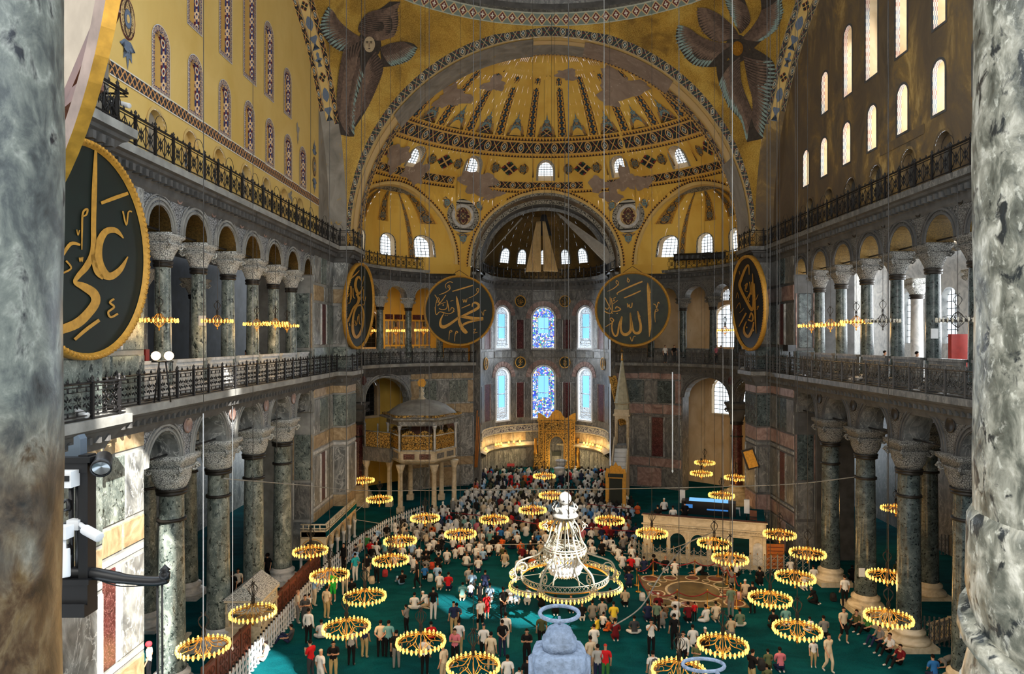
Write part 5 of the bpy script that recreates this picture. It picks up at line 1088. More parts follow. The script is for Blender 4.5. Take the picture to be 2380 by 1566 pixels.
# ------------------------------------------------------------------ iron railings
def panel_mesh(w, h, kind):
    m = MB(); t = .016
    if kind == 'star':
        k = max(2, round(w/.45)); u = w/k
        for z in (h*.84, h*.16): m.tube([(-w/2, 0, z), (w/2, 0, z)], t, 4)
        for i in range(k):
            x = -w/2+u*(i+.5); r = u*.30; c = h*.48
            for a in range(4): an = a*pi/2+pi/4; p = (x+cos(an)*r*1.15, 0, c+sin(an)*r*1.15); m.tube([(x+cos(an)*r*.45, 0, c+sin(an)*r*.45), p, (x+cos(an)*r*1.75, 0, c+sin(an)*r*1.75)], [.012, .05, .01], 4, flat=.35)
            for a in range(4): an = a*pi/2; m.tube([(x+cos(an)*r*.8, 0, c+sin(an)*r*.8), (x+cos(an)*r*1.1, 0, c+sin(an)*r*1.1), (x+cos(an)*r*1.6, 0, c+sin(an)*r*1.6)], [.01, .035, .01], 4, flat=.35)
            m.tube([(x, 0, h*.84), (x, 0, h)], t*1.6, 4); m.tube([(x, 0, 0), (x, 0, h*.16)], t*1.6, 4)
    else:
        k = max(2, round(w/.55)); u = w/k
        for i in range(k):
            x = -w/2+u*(i+.5)
            m.tube([(x-u/2, 0, h*.08), (x+u/2, 0, h*.92)], t, 4); m.tube([(x+u/2, 0, h*.08), (x-u/2, 0, h*.92)], t, 4)
            m.tube([(x+u*.26*cos(a*pi/4), 0, h*.5+u*.26*sin(a*pi/4)) for a in range(8)], t*1.2, 4, 0, True)
            for s in (-1, 1): m.tube([(x, 0, h*.5+s*u*.1), (x, 0, h*.5+s*u*.45)], [.05, .012], 4, flat=.4)
            m.tube([(x-u/2, 0, 0), (x-u/2, 0, h)], t, 4)
    return m
PANELS = {}
def railing(name, label, path, z, h, seg, mat, kind, spikes=True, arches=False):
    t = root(name, label, 'railing', (path[0][0], path[0][1], z)); o = Vector((path[0][0], path[0][1], 0)); P = [Vector((x, y, 0))-o for x, y in path]
    rl = MB()
    for zz, r in ((h, .045), (h*.9, .022), (h*.12, .028), (.03, .03)): rl.tube([p+Vector((0, 0, zz)) for p in P], r, 4)
    rl.build('rail', mat, t); pm = None
    L = [0.0]
    for a, b_ in zip(P, P[1:]): L.append(L[-1]+(b_-a).length)
    n = max(1, round(L[-1]/seg)); pts = []
    for i in range(n+1):
        p = pol([tuple(q) for q in P], i/n); pts.append(Vector(p))
    w0 = sum((b_-a).length for a, b_ in zip(pts, pts[1:]))/n
    key = (kind, round(w0, 1), h, mat.name)
    if key not in PANELS:
        PANELS[key] = panel_mesh(w0-.1, h*.78, kind).mesh('railing_panel', mat)
        q = MB(); q.box((0, 0, h*.5), (.09, .09, h)); q.lathe([(.07, h), (.07, h+.05), (.03, h+.08), (.06, h+.14), (0, h+.24)], 8)
        PANELS[key+('p',)] = q.mesh('railing_post', mat)
    for i, p in enumerate(pts):
        put('post', PANELS[key+('p',)], t, p)
        if i < n:
            q = pts[i+1]; c = (p+q)/2; c.z = h*.12; put('panel', PANELS[key], t, c, atan2(q.y-p.y, q.x-p.x))
    if spikes:
        m = MB()
        for i in range(int(L[-1]/.45)): c = Vector(pol([tuple(q) for q in P], (i+.5)*.45/L[-1])); m.lathe([(.03, h), (.045, h+.07), (0, h+.17)], 4, c)
        m.build('spikes', mat, t, kind='stuff')
    if arches:
        m = MB(); k = int(L[-1]/2.9)
        for i in range(k):
            c = Vector(pol([tuple(q) for q in P], (i+.6)/k)); d = Vector(pol([tuple(q) for q in P], min(1, (i+.6)/k+.01)))-c; d = d.normalized() if d.length else Vector((0, 1, 0))
            m.tube([c+d*(.42*cos(a*pi/8))+Vector((0, 0, h+.1+.45*sin(a*pi/8))) for a in range(9)], .012, 4)
        m.build('wire_hoops', mat, t, kind='stuff')
    return t
def off_path(path, o):                                              # path moved to its right by o
    P = [Vector(p) for p in path]; out = []
    for i in range(len(P)):
        a = (P[i]-P[i-1]).normalized() if i else (P[1]-P[0]).normalized(); c = (P[i+1]-P[i]).normalized() if i < len(P)-1 else a; na, nb = Vector((a.y, -a.x)), Vector((c.y, -c.x)); m = (na+nb).normalized(); k = 1/max(.5, m.dot(na)); out.append(tuple(P[i]+m*o*k))
    return out
RN = [(-14.95, 16.2), (-14.95, 21.4), (-16, 21.4), (-16, 50.3), (-14.95, 50.3), (-14.95, 52.8)]
for sx, nm in SIDES:
    pth = lambda q: q if sx < 0 else [(-x, y) for x, y in q][::-1]; mt = IRON if sx < 0 else IRONG; wd = 'black' if sx < 0 else 'grey-black'
    railing('iron_railing', wd+' cast-iron leaf-pattern railing along the '+nm+' gallery edge', off_path(pth(RN), .45), 12.4, 1.06, 1.35, mt, 'star')
    railing('iron_railing', wd+' iron lattice railing on the upper '+nm+' cornice', off_path(pth(RN), .5), 21.45, 1.1, 1.3, IRON, 'x', True, True)
    railing('iron_railing', 'iron leaf-pattern railing curving round the '+nm+' exedra gallery', off_path(pth(EXPATH), .42), 12.4, 1.0, 1.35, mt, 'star')
    railing('iron_railing', 'iron lattice railing curving round the '+nm+' exedra upper cornice', off_path(pth(EXPATH), .5), 21.45, 1.05, 1.2, IRON, 'x', True, False)
railing('iron_railing', 'iron lattice railing round the apse cornice below the drapes', off_path(APSE, .4), 21.45, 1.0, 1.1, IRON, 'x', False)
railing('iron_railing', 'dark iron railing round the foot of the dome', [(14.5*sin(a*pi/30), YD+14.5*cos(a*pi/30)) for a in range(-14, 15)], 39.85, 1.25, 1.5, IRON, 'x', False)
# ------------------------------------------------------------------ lamp-ring chandeliers
def lamp_mesh(lit):
    m = MB(); m.lathe([(0, -.11), (.03, -.075), (.052, -.01), (.048, .02)], 7, (0, 0, 0), 0, cap=False); m.lathe([(.03, .02), (.043, .06), (.03, .11), (0, .14)], 7, (0, 0, 0), 1, cap=False); return m
LAMPM = lamp_mesh(1); LAMP_ON = LAMPM.mesh('lamp', [BULB, BULB]); LAMP_OFF = LAMPM.mesh('lamp_unlit', [BULBW, BULBW])
CR = .93
def chandelier_root(label, loc, group, n=32, sep=True, lit=True, top=36.0, metal=None, edge=False):
    metal = metal or BRASS; t = root('ring_chandelier', label, 'chandelier', loc, 0, group)
    m = MB()
    for z, r, w in ((0, CR-.05, .022), (.06, CR-.02, .014), (-.03, CR-.1, .014)): m.tube([(r*cos(2*pi*i/40), r*sin(2*pi*i/40), z) for i in range(40)], w, 5, 0, True)
    m.build('ring', metal, t); m = MB()
    for k in range(8):                                              # S-curved arms from the stem to the ring
        a = k*pi/4; f = lambda r, z: (r*cos(a), r*sin(a), z); m.tube(crom([f(.05, .42), f(.16, .34), f(.34, .1), f(.6, .05), f(CR-.08, .01)], 4), .017, 4)
        m.tube([f(.62+.09*cos(q*.9), .13+.09*sin(q*.9)) for q in range(7)], .012, 4)
    m.build('arms', metal, t, kind='stuff'); m = MB()
    for k in range(6):                                              # onion cage on the stem
        a = k*pi/3; f = lambda r, z: (r*cos(a), r*sin(a), z); m.tube(crom([f(.05, .4), f(.07, .62), f(.05, .74), f(.2, .98), f(.17, 1.14), f(.04, 1.26), f(.1, 1.36)], 4), .015, 4)
    m.lathe([(.02, .3), (.05, .42), (.02, .5), (.06, .72), (.02, .76), (.02, 1.2), (.08, 1.27), (.02, 1.3)], 8); m.build('cage', BRONZE if lit else metal, t)
    m = MB()
    for k in range(8): a = k*pi/4; f = lambda r, z: (r*cos(a), r*sin(a), z); m.tube(crom([f(.3, .03), f(.26, -.12), f(.08, -.3), f(.03, -.36)], 3), .013, 4)
    m.lathe([(0, -.56), (.04, -.5), (.05, -.44), (.02, -.4), (.05, -.34), (.02, -.3), (.015, .4)], 8); m.build('pendant', metal, t)
    m = MB(); m.tube([(0, 0, 1.3), (0, 0, top)], .014, 4); m.build('cable', IRONG, t)
    me = LAMP_ON if lit else LAMP_OFF
    if sep:
        for k in range(n): a = 2*pi*(k+.3)/n; put('lamp', me, t, (CR*cos(a), CR*sin(a), .03*(k % 2)))
    else:
        m = MB()
        for k in range(n): a = 2*pi*(k+.3)/n; m.merge(LAMPM, Matrix.Translation((CR*cos(a), CR*sin(a), .03*(k % 2))))
        m.build('lamps', [BULB, BULB] if lit else [BULBW, BULBW], t, kind='stuff')
    return t
def chand_light(loc, e, dz=-.25):
    lamp('chandelier_light', 'POINT', (loc[0], loc[1], loc[2]+dz), e, (1, .60, .22), shadow_soft_size=.5)
NEAR = [((1480, 978), 'standing'), ((1460, 805), ''), ((1500, 1680), ''), ((1465, 1853), ''), ((1437, 2065), ''), ((1505, 473), ''), ((1425, 588), ''), ((1388, 848), ''), ((1393, 1790), '')]
ZC = 3.0
def c_at(px, py): y = (EYE-ZC)*F/(py-YV); return (CX+(px-XV)*y/F, y, ZC)
NAVEC = [(473, 1505, 'over the wooden partition at the bottom left', 1), (588, 1425, 'glinting pale beside the marble throne', 1), (978, 1493, 'above the group standing in front, left of centre', 1), (1100, 1549, 'low at the bottom edge left of the blue-grey post', 1), (1578, 1562, 'cut by the bottom edge right of the blue-grey post', 1),
         (1680, 1500, 'low at the front right of the blue-grey post', 1), (1853, 1465, 'above the man with a boy in white', 1), (2065, 1437, 'in front of the second right-hand column', 1), (805, 1460, 'second from the front beside the folding barrier', 1), (848, 1388, 'above the open strip of carpet at the left', 1),
         (1790, 1393, 'over the near right corner of the inlaid pavement', 1), (1848, 1343, 'over the seated group right of the pavement', 1), (766, 1338, 'over the folding barrier before the marble platform', 1), (2062, 1340, 'between the first and second right-hand columns', 1),
         (908, 1303, 'over seated men left of the great chandelier', 0), (722, 1282, 'in front of the small marble platform at the left', 0), (930, 1258, 'just behind another over the left crowd', 0), (1697, 1300, 'over the right half of the inlaid pavement barrier', 0), (1660, 1264, 'before the arches of the marble tribune', 0), (1877, 1287, 'beside the far right pier over the orange screen', 0),
         (1812, 1243, 'at the right end of the marble tribune', 0), (1515, 1240, 'at the left end of the marble tribune', 0), (1070, 1242, 'over the middle crowd left of the great chandelier', 0), (988, 1205, 'near the columns of the gilded loge', 0), (1148, 1208, 'over the crowd right of the gilded loge', 0), (1238, 1186, 'over the middle of the crowd', 0),
         (1282, 1152, 'over the far crowd before the gilded niche', 0), (1265, 1107, 'farthest, right before the gilded niche', 0), (1417, 1210, 'over the crowd before the pulpit door', 0), (1288, 1222, 'hidden partly behind the great chandelier crown', 0), (882, 1161, 'under the gilded loge beside its wing', 0), (843, 1117, 'in the far left exedra beside the porphyry column', 0),
         (1638, 1076, 'highest of the pair in the far right exedra', 0), (1630, 1101, 'lower of the pair in the far right exedra', 0), (1710, 1111, 'beside the porphyry column of the right exedra', 0), (1677, 1152, 'over the dark desk on the marble tribune', 0), (2082, 1183, 'deep in the right aisle behind the columns', 0)]
cn = cf = None; GC = 'lit lamp-ring chandeliers over the nave'
for (px, py, wh, near) in NAVEC:
    loc = c_at(px, py); lab = 'lit brass lamp ring '+wh
    if near: cn = chandelier_root(lab, loc, GC) if cn is None else dup(cn, loc, RND.uniform(0, .2), lab)
    else: cf = chandelier_root(lab, loc, GC, 30, False) if cf is None else dup(cf, loc, RND.uniform(0, .2), lab)
    if px not in (588,): chand_light(loc, 40)
GN = [(370, 746, 'first', 1), (505, 747, 'second', 1), (597, 754, 'third', 1), (640, 752, 'fourth', 1), (667, 758, 'fifth', 1)]
c0 = None
for px, py, o_, lit in GN:
    x = -15.35; y = (x-CX)*F/(px-XV); loc = (x, y, EYE-(py-YV)*y/F); lab = 'lit lamp ring between columns of the north gallery, %s from the near end' % o_
    c0 = chandelier_root(lab, loc, 'lamp rings in the north gallery', 26, False, True, 9) if c0 is None else dup(c0, loc, 0, lab)
    c0.scale = (.68, .68, .68); chand_light(loc, 30)
c0 = c1 = None
for px, py, o_, lit in ((1886, 758, 'farthest', 1), (1930, 755, 'second farthest', 1), (1990, 749, 'middle one of five', 1), (2052, 747, 'second nearest', 0), (2226, 745, 'nearest', 0)):
    x = 15.35; y = (x-CX)*F/(px-XV); loc = (x, y, EYE-(py-YV)*y/F); lab = '%s lamp ring of the south gallery, %s' % ('lit' if lit else 'unlit grey', o_)
    if lit: c0 = chandelier_root(lab, loc, 'lamp rings in the south gallery', 26, False, True, 7) if c0 is None else dup(c0, loc, 0, lab)
    else: c1 = chandelier_root(lab, loc, 'lamp rings in the south gallery', 26, False, False, 7, IRONG) if c1 is None else dup(c1, loc, 0, lab)
    (c0 if lit else c1).scale = (.8, .8, .8)
    if lit: chand_light(loc, 30)
for k, (px, py, y) in enumerate(((862, 769, 67), (920, 769, 68.5), (985, 768, 70), (1685, 768, 66))):
    p = at(px, py, y); lab = 'small lit lamp ring in the far exedra gallery, %s' % ('left of the porthole window' if k == 0 else 'middle of the left three' if k == 1 else 'beside the left green roundel' if k == 2 else 'on the right by the tall window')
    c0 = dup(cf, tuple(p), 0, lab, 'lamp rings in the exedra galleries'); chand_light(tuple(p), 26)
    for ch in KID[c0.name]:
        if ch.name.startswith('cable'): bpy.data.objects.remove(ch)

# the great chandelier
GY = 33.6; gc = at(1313, 1345, GY); t = root('great_chandelier', 'great ivory-metal chandelier with a lobed lamp ring and scrolled cage, mid nave', 'chandelier', gc); R = 2.9
IVM = plain('ivory_painted_metal', G(166, 164, 150), .4, .25, .06)
def lob(a, k=1.0): return R*k*(.76+.24*abs(cos(3*(a+pi/2)))**.55)
A = [2*pi*i/144 for i in range(144)]
m = MB()
for dr, z, w in ((0, 0, .035), (-.07, .09, .025), (-.16, .0, .02)): m.tube([((lob(a)+dr)*cos(a), (lob(a)+dr)*sin(a), z) for a in A], w, 5, 0, True)
m.build('lamp_ring', IVM, t); m = MB(); r_ = R*.74
for z in (.1, .36): m.tube([(r_*cos(a), r_*sin(a), z) for a in A], .025, 4, 0, True)
for i in range(60): a0, a1 = 2*pi*i/60, 2*pi*(i+1)/60; m.tube([(r_*cos(a0), r_*sin(a0), .1), (r_*cos(a1), r_*sin(a1), .36)], .014, 4); m.tube([(r_*cos(a0), r_*sin(a0), .36), (r_*cos(a1), r_*sin(a1), .1)], .014, 4)
m.build('lattice_hoop', IVM, t); m = MB(); ribbon(m, [(r_*.99*cos(a), r_*.99*sin(a), .02) for a in A+[0]], [(r_*.99*cos(a), r_*.99*sin(a), .12) for a in A+[0]]); m.build('gilt_band', GOLD, t)
for k in range(6):                                                  # big scrolled brackets
    a = k*pi/3; m = MB(); f = lambda r, z: (r*cos(a), r*sin(a), z)
    P = crom([f(.25, 3.0), f(.62, 2.6), f(.78, 2.0), f(1.02, 1.55), f(1.3, 1.2), f(1.9, 1.0), f(2.3, .8), f(2.45, .4), f(2.32, .05)], 5); m.tube(P, .055, 6, flat=.8)
    m.tube([f(2.05+.3*(1-q/16)*cos(q*.62), .55+.3*(1-q/16)*sin(q*.62)) for q in range(15)], .035, 5); m.tube([f(2.62+.18*(1-q/14)*cos(q*.6+2), .3+.18*(1-q/14)*sin(q*.6+2)) for q in range(13)], .03, 5)
    m.tube([f(.95+.16*(1-q/14)*cos(q*.6), 2.55+.16*(1-q/14)*sin(q*.6)) for q in range(13)], .025, 5); m.tube(crom([f(.8, 2.3), f(.98, 2.6), f(.85, 2.8)], 4), .025, 5); m.build('scroll_bracket', IVM, t)
    m = MB(); m.tube([f(.5, .35), f(R*.8, .1)], .02, 4); m.tube(crom([f(.95, 1.5), f(1.05, 1.1), f(.85, .7), f(1.15, .3), f(1.25, .05)], 4), .04, 5); m.build('tie_rod', IVM, t)
m = MB()
for z, rr in ((1.52, 1.05), (1.62, 1.0), (1.36, 1.02)): m.tube([(rr*cos(a), rr*sin(a), z) for a in A[::2]], .04, 5, 0, True)
for i in range(24): a = 2*pi*i/24; m.lathe([(.0, 1.2), (.05, 1.26), (.09, 1.36), (.06, 1.5)], 6, (1.02*cos(a), 1.02*sin(a), 0)); m.tube([(.12*cos(a), .12*sin(a), 1.56), (1.0*cos(a), 1.0*sin(a), 1.54)], .018, 4)
m.build('upper_crown', IVM, t); m = MB()
for i in range(8): a = pi*i/4+.2; m.tube(crom([(.2*cos(a), .2*sin(a), 3.0), (.5*cos(a), .5*sin(a), 2.4), (.9*cos(a), .9*sin(a), 1.6)], 4), .03, 5)
m.lathe([(.05, .0), (.1, .3), (.04, .6), (.04, 3.0)], 8); m.build('inner_cage', IVM, t)
m = MB()
for i in range(26):
    a = 2*pi*i/26
    for rr, z in ((.72, .42), (.52, .3), (.8, .62)): m.lathe([(0, z-.16), (.05, z-.1), (.09, z), (.07, z+.06), (.04, z+.16)], 6, (rr*cos(a), rr*sin(a), 0))
m.build('inner_lamp_cluster', WHITEP, t, kind='stuff'); m = MB()
m.lathe([(.62, 3.05), (.66, 3.12), (.58, 3.2), (.5, 3.3), (.52, 3.42), (.4, 3.46), (.15, 3.5), (.12, 3.62), (0, 3.62)], 20)
for i in range(10): a = 2*pi*i/10; m.tube([(.5*cos(a), .5*sin(a), 3.3), (.62*cos(a), .62*sin(a), 3.5), (.48*cos(a), .48*sin(a), 3.7)], [.05, .04, .01], 5)
m.build('top_crown', STONE, t); m = MB(); m.lathe([(.02, 3.6)]+[(.31*sin(pi*q/12), 3.93-.31*cos(pi*q/12)) for q in range(1, 12)]+[(.02, 4.26)], 18); s_ = m.build('ball', WHITE, t)
m = MB()
for i in range(7):
    a = 2*pi*i/7; c = Vector((.315*cos(a), .315*sin(a), 3.86)); e1 = Vector((-sin(a), cos(a), 0)); pts = [c+e1*(cos(q*pi/5)*(.075 if q % 2 == 0 else .03))+Vector((0, 0, sin(q*pi/5)*(.075 if q % 2 == 0 else .03))) for q in range(10)]; m.plate(pts, (cos(a), sin(a), 0), .01)
m.build('stars', BLACKP, s_, kind='stuff'); m = MB(); m.tube([(0, 0, 4.2), (0, 0, 22)], .02, 4); m.build('cable', IRONG, t)
for i in range(96): a = 2*pi*(i+.5)/96; put('lamp', LAMP_ON, t, (lob(a)*cos(a), lob(a)*sin(a), -.06))
chand_light((gc.x, gc.y, gc.z), 50, -.5)
for k in range(4): a = k*pi/2+.6; chand_light((gc.x+2.2*cos(a), gc.y+2.2*sin(a), gc.z), 20, -.2)

# ------------------------------------------------------------------ gilded prayer niche, pulpit, loge
t = root('prayer_niche', 'tall gilded prayer niche under the central stained-glass window', 'niche', (1.45, 76.3, .32))
m = MB(); m.box((-1.75, .5, 2.6), (.55, 1.0, 5.2)); m.box((1.75, .5, 2.6), (.55, 1.0, 5.2)); m.box((0, .5, 4.75), (3.0, 1.0, 1.0)); m.box((0, .5, 5.35), (4.3, 1.1, .2)); m.build('frame', FRETG, t); m = MB()
for x in (-1.98, -1.5, 1.5, 1.98): m.box((x, -.03, 2.7), (.09, .08, 5.4))
for z in (4.28, 5.22): m.box((0, -.03, z), (4.0, .08, .09))
m.build('gilt_edging', GOLD, t)
m = MB(); n_ = 12; P = [(-2.1, 5.45)]+[(-2.1+4.2*i/24, 5.6+.75*abs(sin(pi*i/24*2+pi/2))**1.2*(1.25 if 8 < i < 16 else .8)) for i in range(25)]+[(2.1, 5.45)]; m.plate([(x, .0, z) for x, z in P], (0, 1, 0), .18); m.lathe([(.3, 0), (.3, .05), (.2, .08), (0, .08)], 12, (0, 0, 0)); 
m.build('cresting', GOLD, t)
mp = lambda s, d, z: Vector((s, .12+d, z)); hh = (0, .78, 0, 2.6, 1.0); m = MB(); wall_holes(m, mp, -1.5, 1.5, 0, 4.3, [hh], .5); reveal(m, mp, hh, 0, .7, 0, 14, False); pane(m, mp, hh, .7, 1); frame(m, mp, hh, .12, -.05, 2, 14, False); frame(m, mp, (0, 1.2, .0, 4.0, .001), .1, -.06, 2, 4, False); m.build('niche_panel', [FRETG, GREYD, GOLD], t)
m = MB(); m.box((0, .05, 4.75), (2.6, .06, .5)); m.build('dark_inscription', BOARDG, t); m = MB(); m.box((0, .62, 1.6), (1.0, .05, .5)); m.build('inscription_plaque', BOARDG, t)
for s in (-1, 1):
    m = MB(); m.lathe([(.3, 0), (.3, .3), (.2, .4), (.17, 1.5), (.24, 1.7), (.22, 1.9), (.16, 2.1), (.14, 3.2), (.2, 3.4)], 12, (s*2.35, .1, 0)); m.build('candle_column', BRASS, t)
lamp('niche_glow', 'POINT', (1.45, 74.8, 1.2), 60, (1, .72, .32), shadow_soft_size=.3)
for s, wh in ((-1.75, 'left'), (5.2, 'right')):
    c = Vector((s+1.0, 75.2, .32)); t = root('standing_plaque', 'oval carved standing plaque on the %s of the gilded niche' % wh, 'plaque', c); m = MB(); m.lathe([(.3, 0), (.3, .1), (.1, .2), (.08, .5)], 8); m.build('foot', BRONZE, t); m = MB(); m.plate([(.32*cos(q*pi/10), 0, 1.15+.75*sin(q*pi/10)) for q in range(20)], (0, 1, 0), .08); m.build('plate', FRETG, t)
t = root('book_stand', 'small red-topped reading stand before the apse slabs', 'stand', (-3.6, 74.4, .32)); m = MB()
for q in ((-.3, -.2), (.3, -.2), (-.3, .2), (.3, .2)): m.box((q[0], q[1], .35), (.07, .07, .7))
m.build('leg_frame', WOOD, t); m = MB(); m.box((0, 0, .78), (.8, .55, .06), M=Matrix.Rotation(.4, 3, 'X')); m.build('top', REDV, t)
# pulpit with its stair
t = root('pulpit', 'tall pulpit with a pointed spire, stair and gilded door', 'pulpit', (7.33, 66.3, 0)); d = Vector((-1.5, -7.0, 0)); L = d.length; u = d.normalized(); v = Vector((-u.y, u.x, 0)); MR = Matrix((( u.x, v.x, 0), (u.y, v.y, 0), (0, 0, 1)))
m = MB(); m.box((0, 0, 2.3), (1.5, 1.3, 4.6), M=MR); m.build('tower', GREYD, t)
m = MB()
for sx_ in (-1, 1):
    for sy_ in (-1, 1): c = MR @ Vector((sx_*.62, sy_*.55, 0)); m.lathe([(.1, 4.6), (.09, 7.6)], 8, c)
m.build('canopy_posts', IVORY, t); m = MB(); ring_ = lambda r, z: [(r*cos(pi/8+q*pi/4), r*sin(pi/8+q*pi/4), z) for q in range(8)]
m.box((0, 0, 7.75), (1.5, 1.4, .5), M=MR); m.box((0, 0, 7.45), (1.75, 1.6, .14), M=MR); m.build('canopy', IVORY, t); m = MB()
mq = lambda s, d_, z: MR @ Vector((.72+d_, s, z)); wall_holes(m, mq, -.65, .65, 6.6, 7.4, [(0, .45, 6.6, 6.75, .4)], .3); m.build('cusped_arch', IVORY, t); m = MB(); m.lathe([(.68, 8.0), (.68, 8.5), (.8, 8.55), (.8, 8.62), (.72, 8.65), (.52, 9.9), (.33, 11.1), (.1, 12.6), (.06, 12.7)], 8, smooth=False); m.build('spire', plain('pale_green_stone', G(176, 174, 152), .7), t)
m = MB(); m.lathe([(.06, 12.6), (.14, 12.75), (.05, 12.9), (.1, 13.05), (.04, 13.2), (.05, 13.3), (.02, 13.4)], 8); m.tube([(.1*cos(q*.55-1), 0, 13.55+.1*sin(q*.55-1)) for q in range(10)], .025, 5); m.lathe([(.7, 8.5), (.74, 8.5), (.74, 8.62), (.7, 8.62)], 8); m.build('finial', GOLD, t)
m = MB(); W_ = .62
for s in (-1, 1):
    P = [u*.75+v*(s*W_)+Vector((0, 0, 0)), u*(L-.2)+v*(s*W_), u*(L-.2)+v*(s*W_)+Vector((0, 0, 1.0)), u*.75+v*(s*W_)+Vector((0, 0, 5.4))]; m.plate(P, v*s, .12)
m.build('side_wall', IVORY, t); N_ = 13
for k in range(N_):
    m = MB(); q = (k+.5)/N_; c = u*(.75+(L-1.2)*(1-q)); m.box((c.x, c.y, 4.4*q/2+.05), ((L-1.2)/N_, W_*2-.02, 4.4*q+.1), M=MR); m.build('stair_tread', WHITEP if k > 3 and k != 6 else BLACKP, t)
c = u*(L); m = MB()
for s in (-1, 1): p = c+v*(s*.72); m.box((p.x, p.y, 1.5), (.3, .3, 3.0), M=MR)
m.box((c.x, c.y, 3.0), (.36, 1.8, .5), M=MR); m.build('door_frame', GOLDP, t); m = MB(); P = [(-.85, 3.25), (-.8, 3.6), (-.55, 3.55), (-.4, 3.85), (-.2, 3.8), (0, 4.15), (.2, 3.8), (.4, 3.85), (.55, 3.55), (.8, 3.6), (.85, 3.25)]; m.plate([c+v*x+Vector((0, 0, z)) for x, z in P], u, .15); m.build('door_crest', GOLD, t)
m = MB(); p = c-u*.1; m.box((p.x, p.y, 1.4), (.08, 1.2, 2.7), M=MR); m.build('curtain', BOARDG, t); m = MB(); p = c+u*.2; m.box((p.x, p.y, 3.0), (.05, 1.3, .3), M=MR); m.build('inscription', BOARDG, t)
# gilded loge on columns
hx = Vector((-11.1, 60.7, 0)); t = root('gilded_loge', 'hexagonal gilded-lattice loge on marble columns with a domed roof', 'loge', hx); HR = 2.97
V6 = [Vector((HR*cos(radians(-120+60*k)), HR*sin(radians(-120+60*k)), 0)) for k in range(6)]
def hexring(m, prof, mat=0):
    for (r0, z0), (r1, z1) in zip(prof, prof[1:]):
        A = [Vector((q.x*r0/HR, q.y*r0/HR, z0)) for q in V6+[V6[0]]]; B = [Vector((q.x*r1/HR, q.y*r1/HR, z1)) for q in V6+[V6[0]]]; ribbon(m, A, B, mat)
m = MB(); hexring(m, [(0, 4.1), (2.3, 4.0), (2.6, 4.1), (2.97, 4.3), (3.1, 4.4), (2.97, 4.45), (2.97, 5.1), (3.08, 5.15), (3.08, 5.25), (2.9, 5.25), (0, 5.2)]); m.build('deck', IVORY, t)
m = MB(); hexring(m, [(3.0, 7.35), (3.1, 7.45), (3.1, 7.75), (3.3, 7.8), (3.75, 7.95), (3.78, 8.05), (3.3, 8.15), (2.9, 8.2)]); m.build('eaves', GREY, t)
m = MB(); hexring(m, [(3.5, 8.02), (3.5, 8.3), (3.4, 8.3), (3.4, 8.05)]); m.build('eaves_cresting', FRETG, t); m = MB(); m.lathe([(3.15, 8.15), (2.75, 8.5), (2.1, 8.95), (1.3, 9.25), (.5, 9.4), (.35, 9.42)], 24); m.build('dome_roof', STONE, t)
m = MB(); m.lathe([(.35, 9.4), (.38, 9.5), (.2, 9.6), (.15, 9.75), (.26, 9.95), (.14, 10.1), (.2, 10.3), (.05, 10.4), (.05, 10.5)], 12); m.build('finial_neck', IVORY, t)
m = MB(); c = Vector((0, 0, 10.85)); P = [(((.42 if q % 2 == 0 else .33)*cos(q*pi/16)), 0, 10.85+(.42 if q % 2 == 0 else .33)*sin(q*pi/16)) for q in range(32)]; m.plate(P, (0, 1, 0), .1); m.plate([(.16*cos(q*pi/8), -.05, 10.85+.16*sin(q*pi/8)) for q in range(16)], (0, 1, 0), .05); m.build('sunburst', GOLD, t)
for k in range(6):
    a, c = V6[k], V6[(k+1) % 6]; e = (c-a).normalized(); out = Vector((e.y, -e.x, 0)); mid = (a+c)/2; L = HR-.36
    m = MB(); p0 = mid-e*L/2; 
    ribbon(m, [p0+Vector((0, 0, 5.3)), p0+e*L+Vector((0, 0, 5.3))], [p0+Vector((0, 0, 6.55)), p0+e*L+Vector((0, 0, 6.55))]); P = [p0+e*(L*q/28)+Vector((0, 0, 6.6+.34*abs(sin(pi*q/14))**1.5+.06*(q % 2))) for q in range(29)]; ribbon(m, [p0+e*(L*q/28)+Vector((0, 0, 6.55)) for q in range(29)], P)
    lt = m.build('lattice_panel', FRETG, t); m = MB()
    for i in range(10):                                             # scroll relief on the lattice
        x, z = (i % 5+.5)/5*L, 5.6+.62*(i//5); m.tube([p0+e*(x+.24*(1-q/16)*cos(q*.75))+out*.03+Vector((0, 0, z+.24*(1-q/16)*sin(q*.75))) for q in range(12)], .025, 4)
    m.build('scrollwork', GOLD, lt, kind='stuff')
    m = MB(); m.tube([p0+Vector((0, 0, 6.55))+out*.03, p0+e*L+Vector((0, 0, 6.55))+out*.03], .05, 4); m.tube([p0+Vector((0, 0, 5.3))+out*.03, p0+e*L+Vector((0, 0, 5.3))+out*.03], .05, 4); m.build('white_rail', WHITE, t)
    m = MB(); m.lathe([(.12, 5.2), (.1, 5.5), (.1, 7.0), (.18, 7.3), (.22, 7.4)], 10, a); m.build('slender_post', WHITE, t)
    m = MB(); m.box((a.x*.96, a.y*.96, .25), (.6, .6, .5)); m.lathe([(.27, .5), (.22, .62), (.2, 3.4), (.24, 3.45), (.22, 3.5), (.36, 3.9), (.4, 4.1)], 12, a*.96); m.build('column', IVORY, t)
    for q in (-1, 1):
        m = MB(); pc = mid+e*(q*L*.26)+out*.02; m.box((pc.x, pc.y, 4.78), (L*.36, .05, .45), rz=atan2(e.y, e.x)); m.build('inlaid_panel', PORPH if k % 2 == 0 else GREYD, t)
m = MB(); m.box((0, 0, 6.2), (1.6, 1.6, 1.9)); m.build('inner_cabin', WOOD, t)
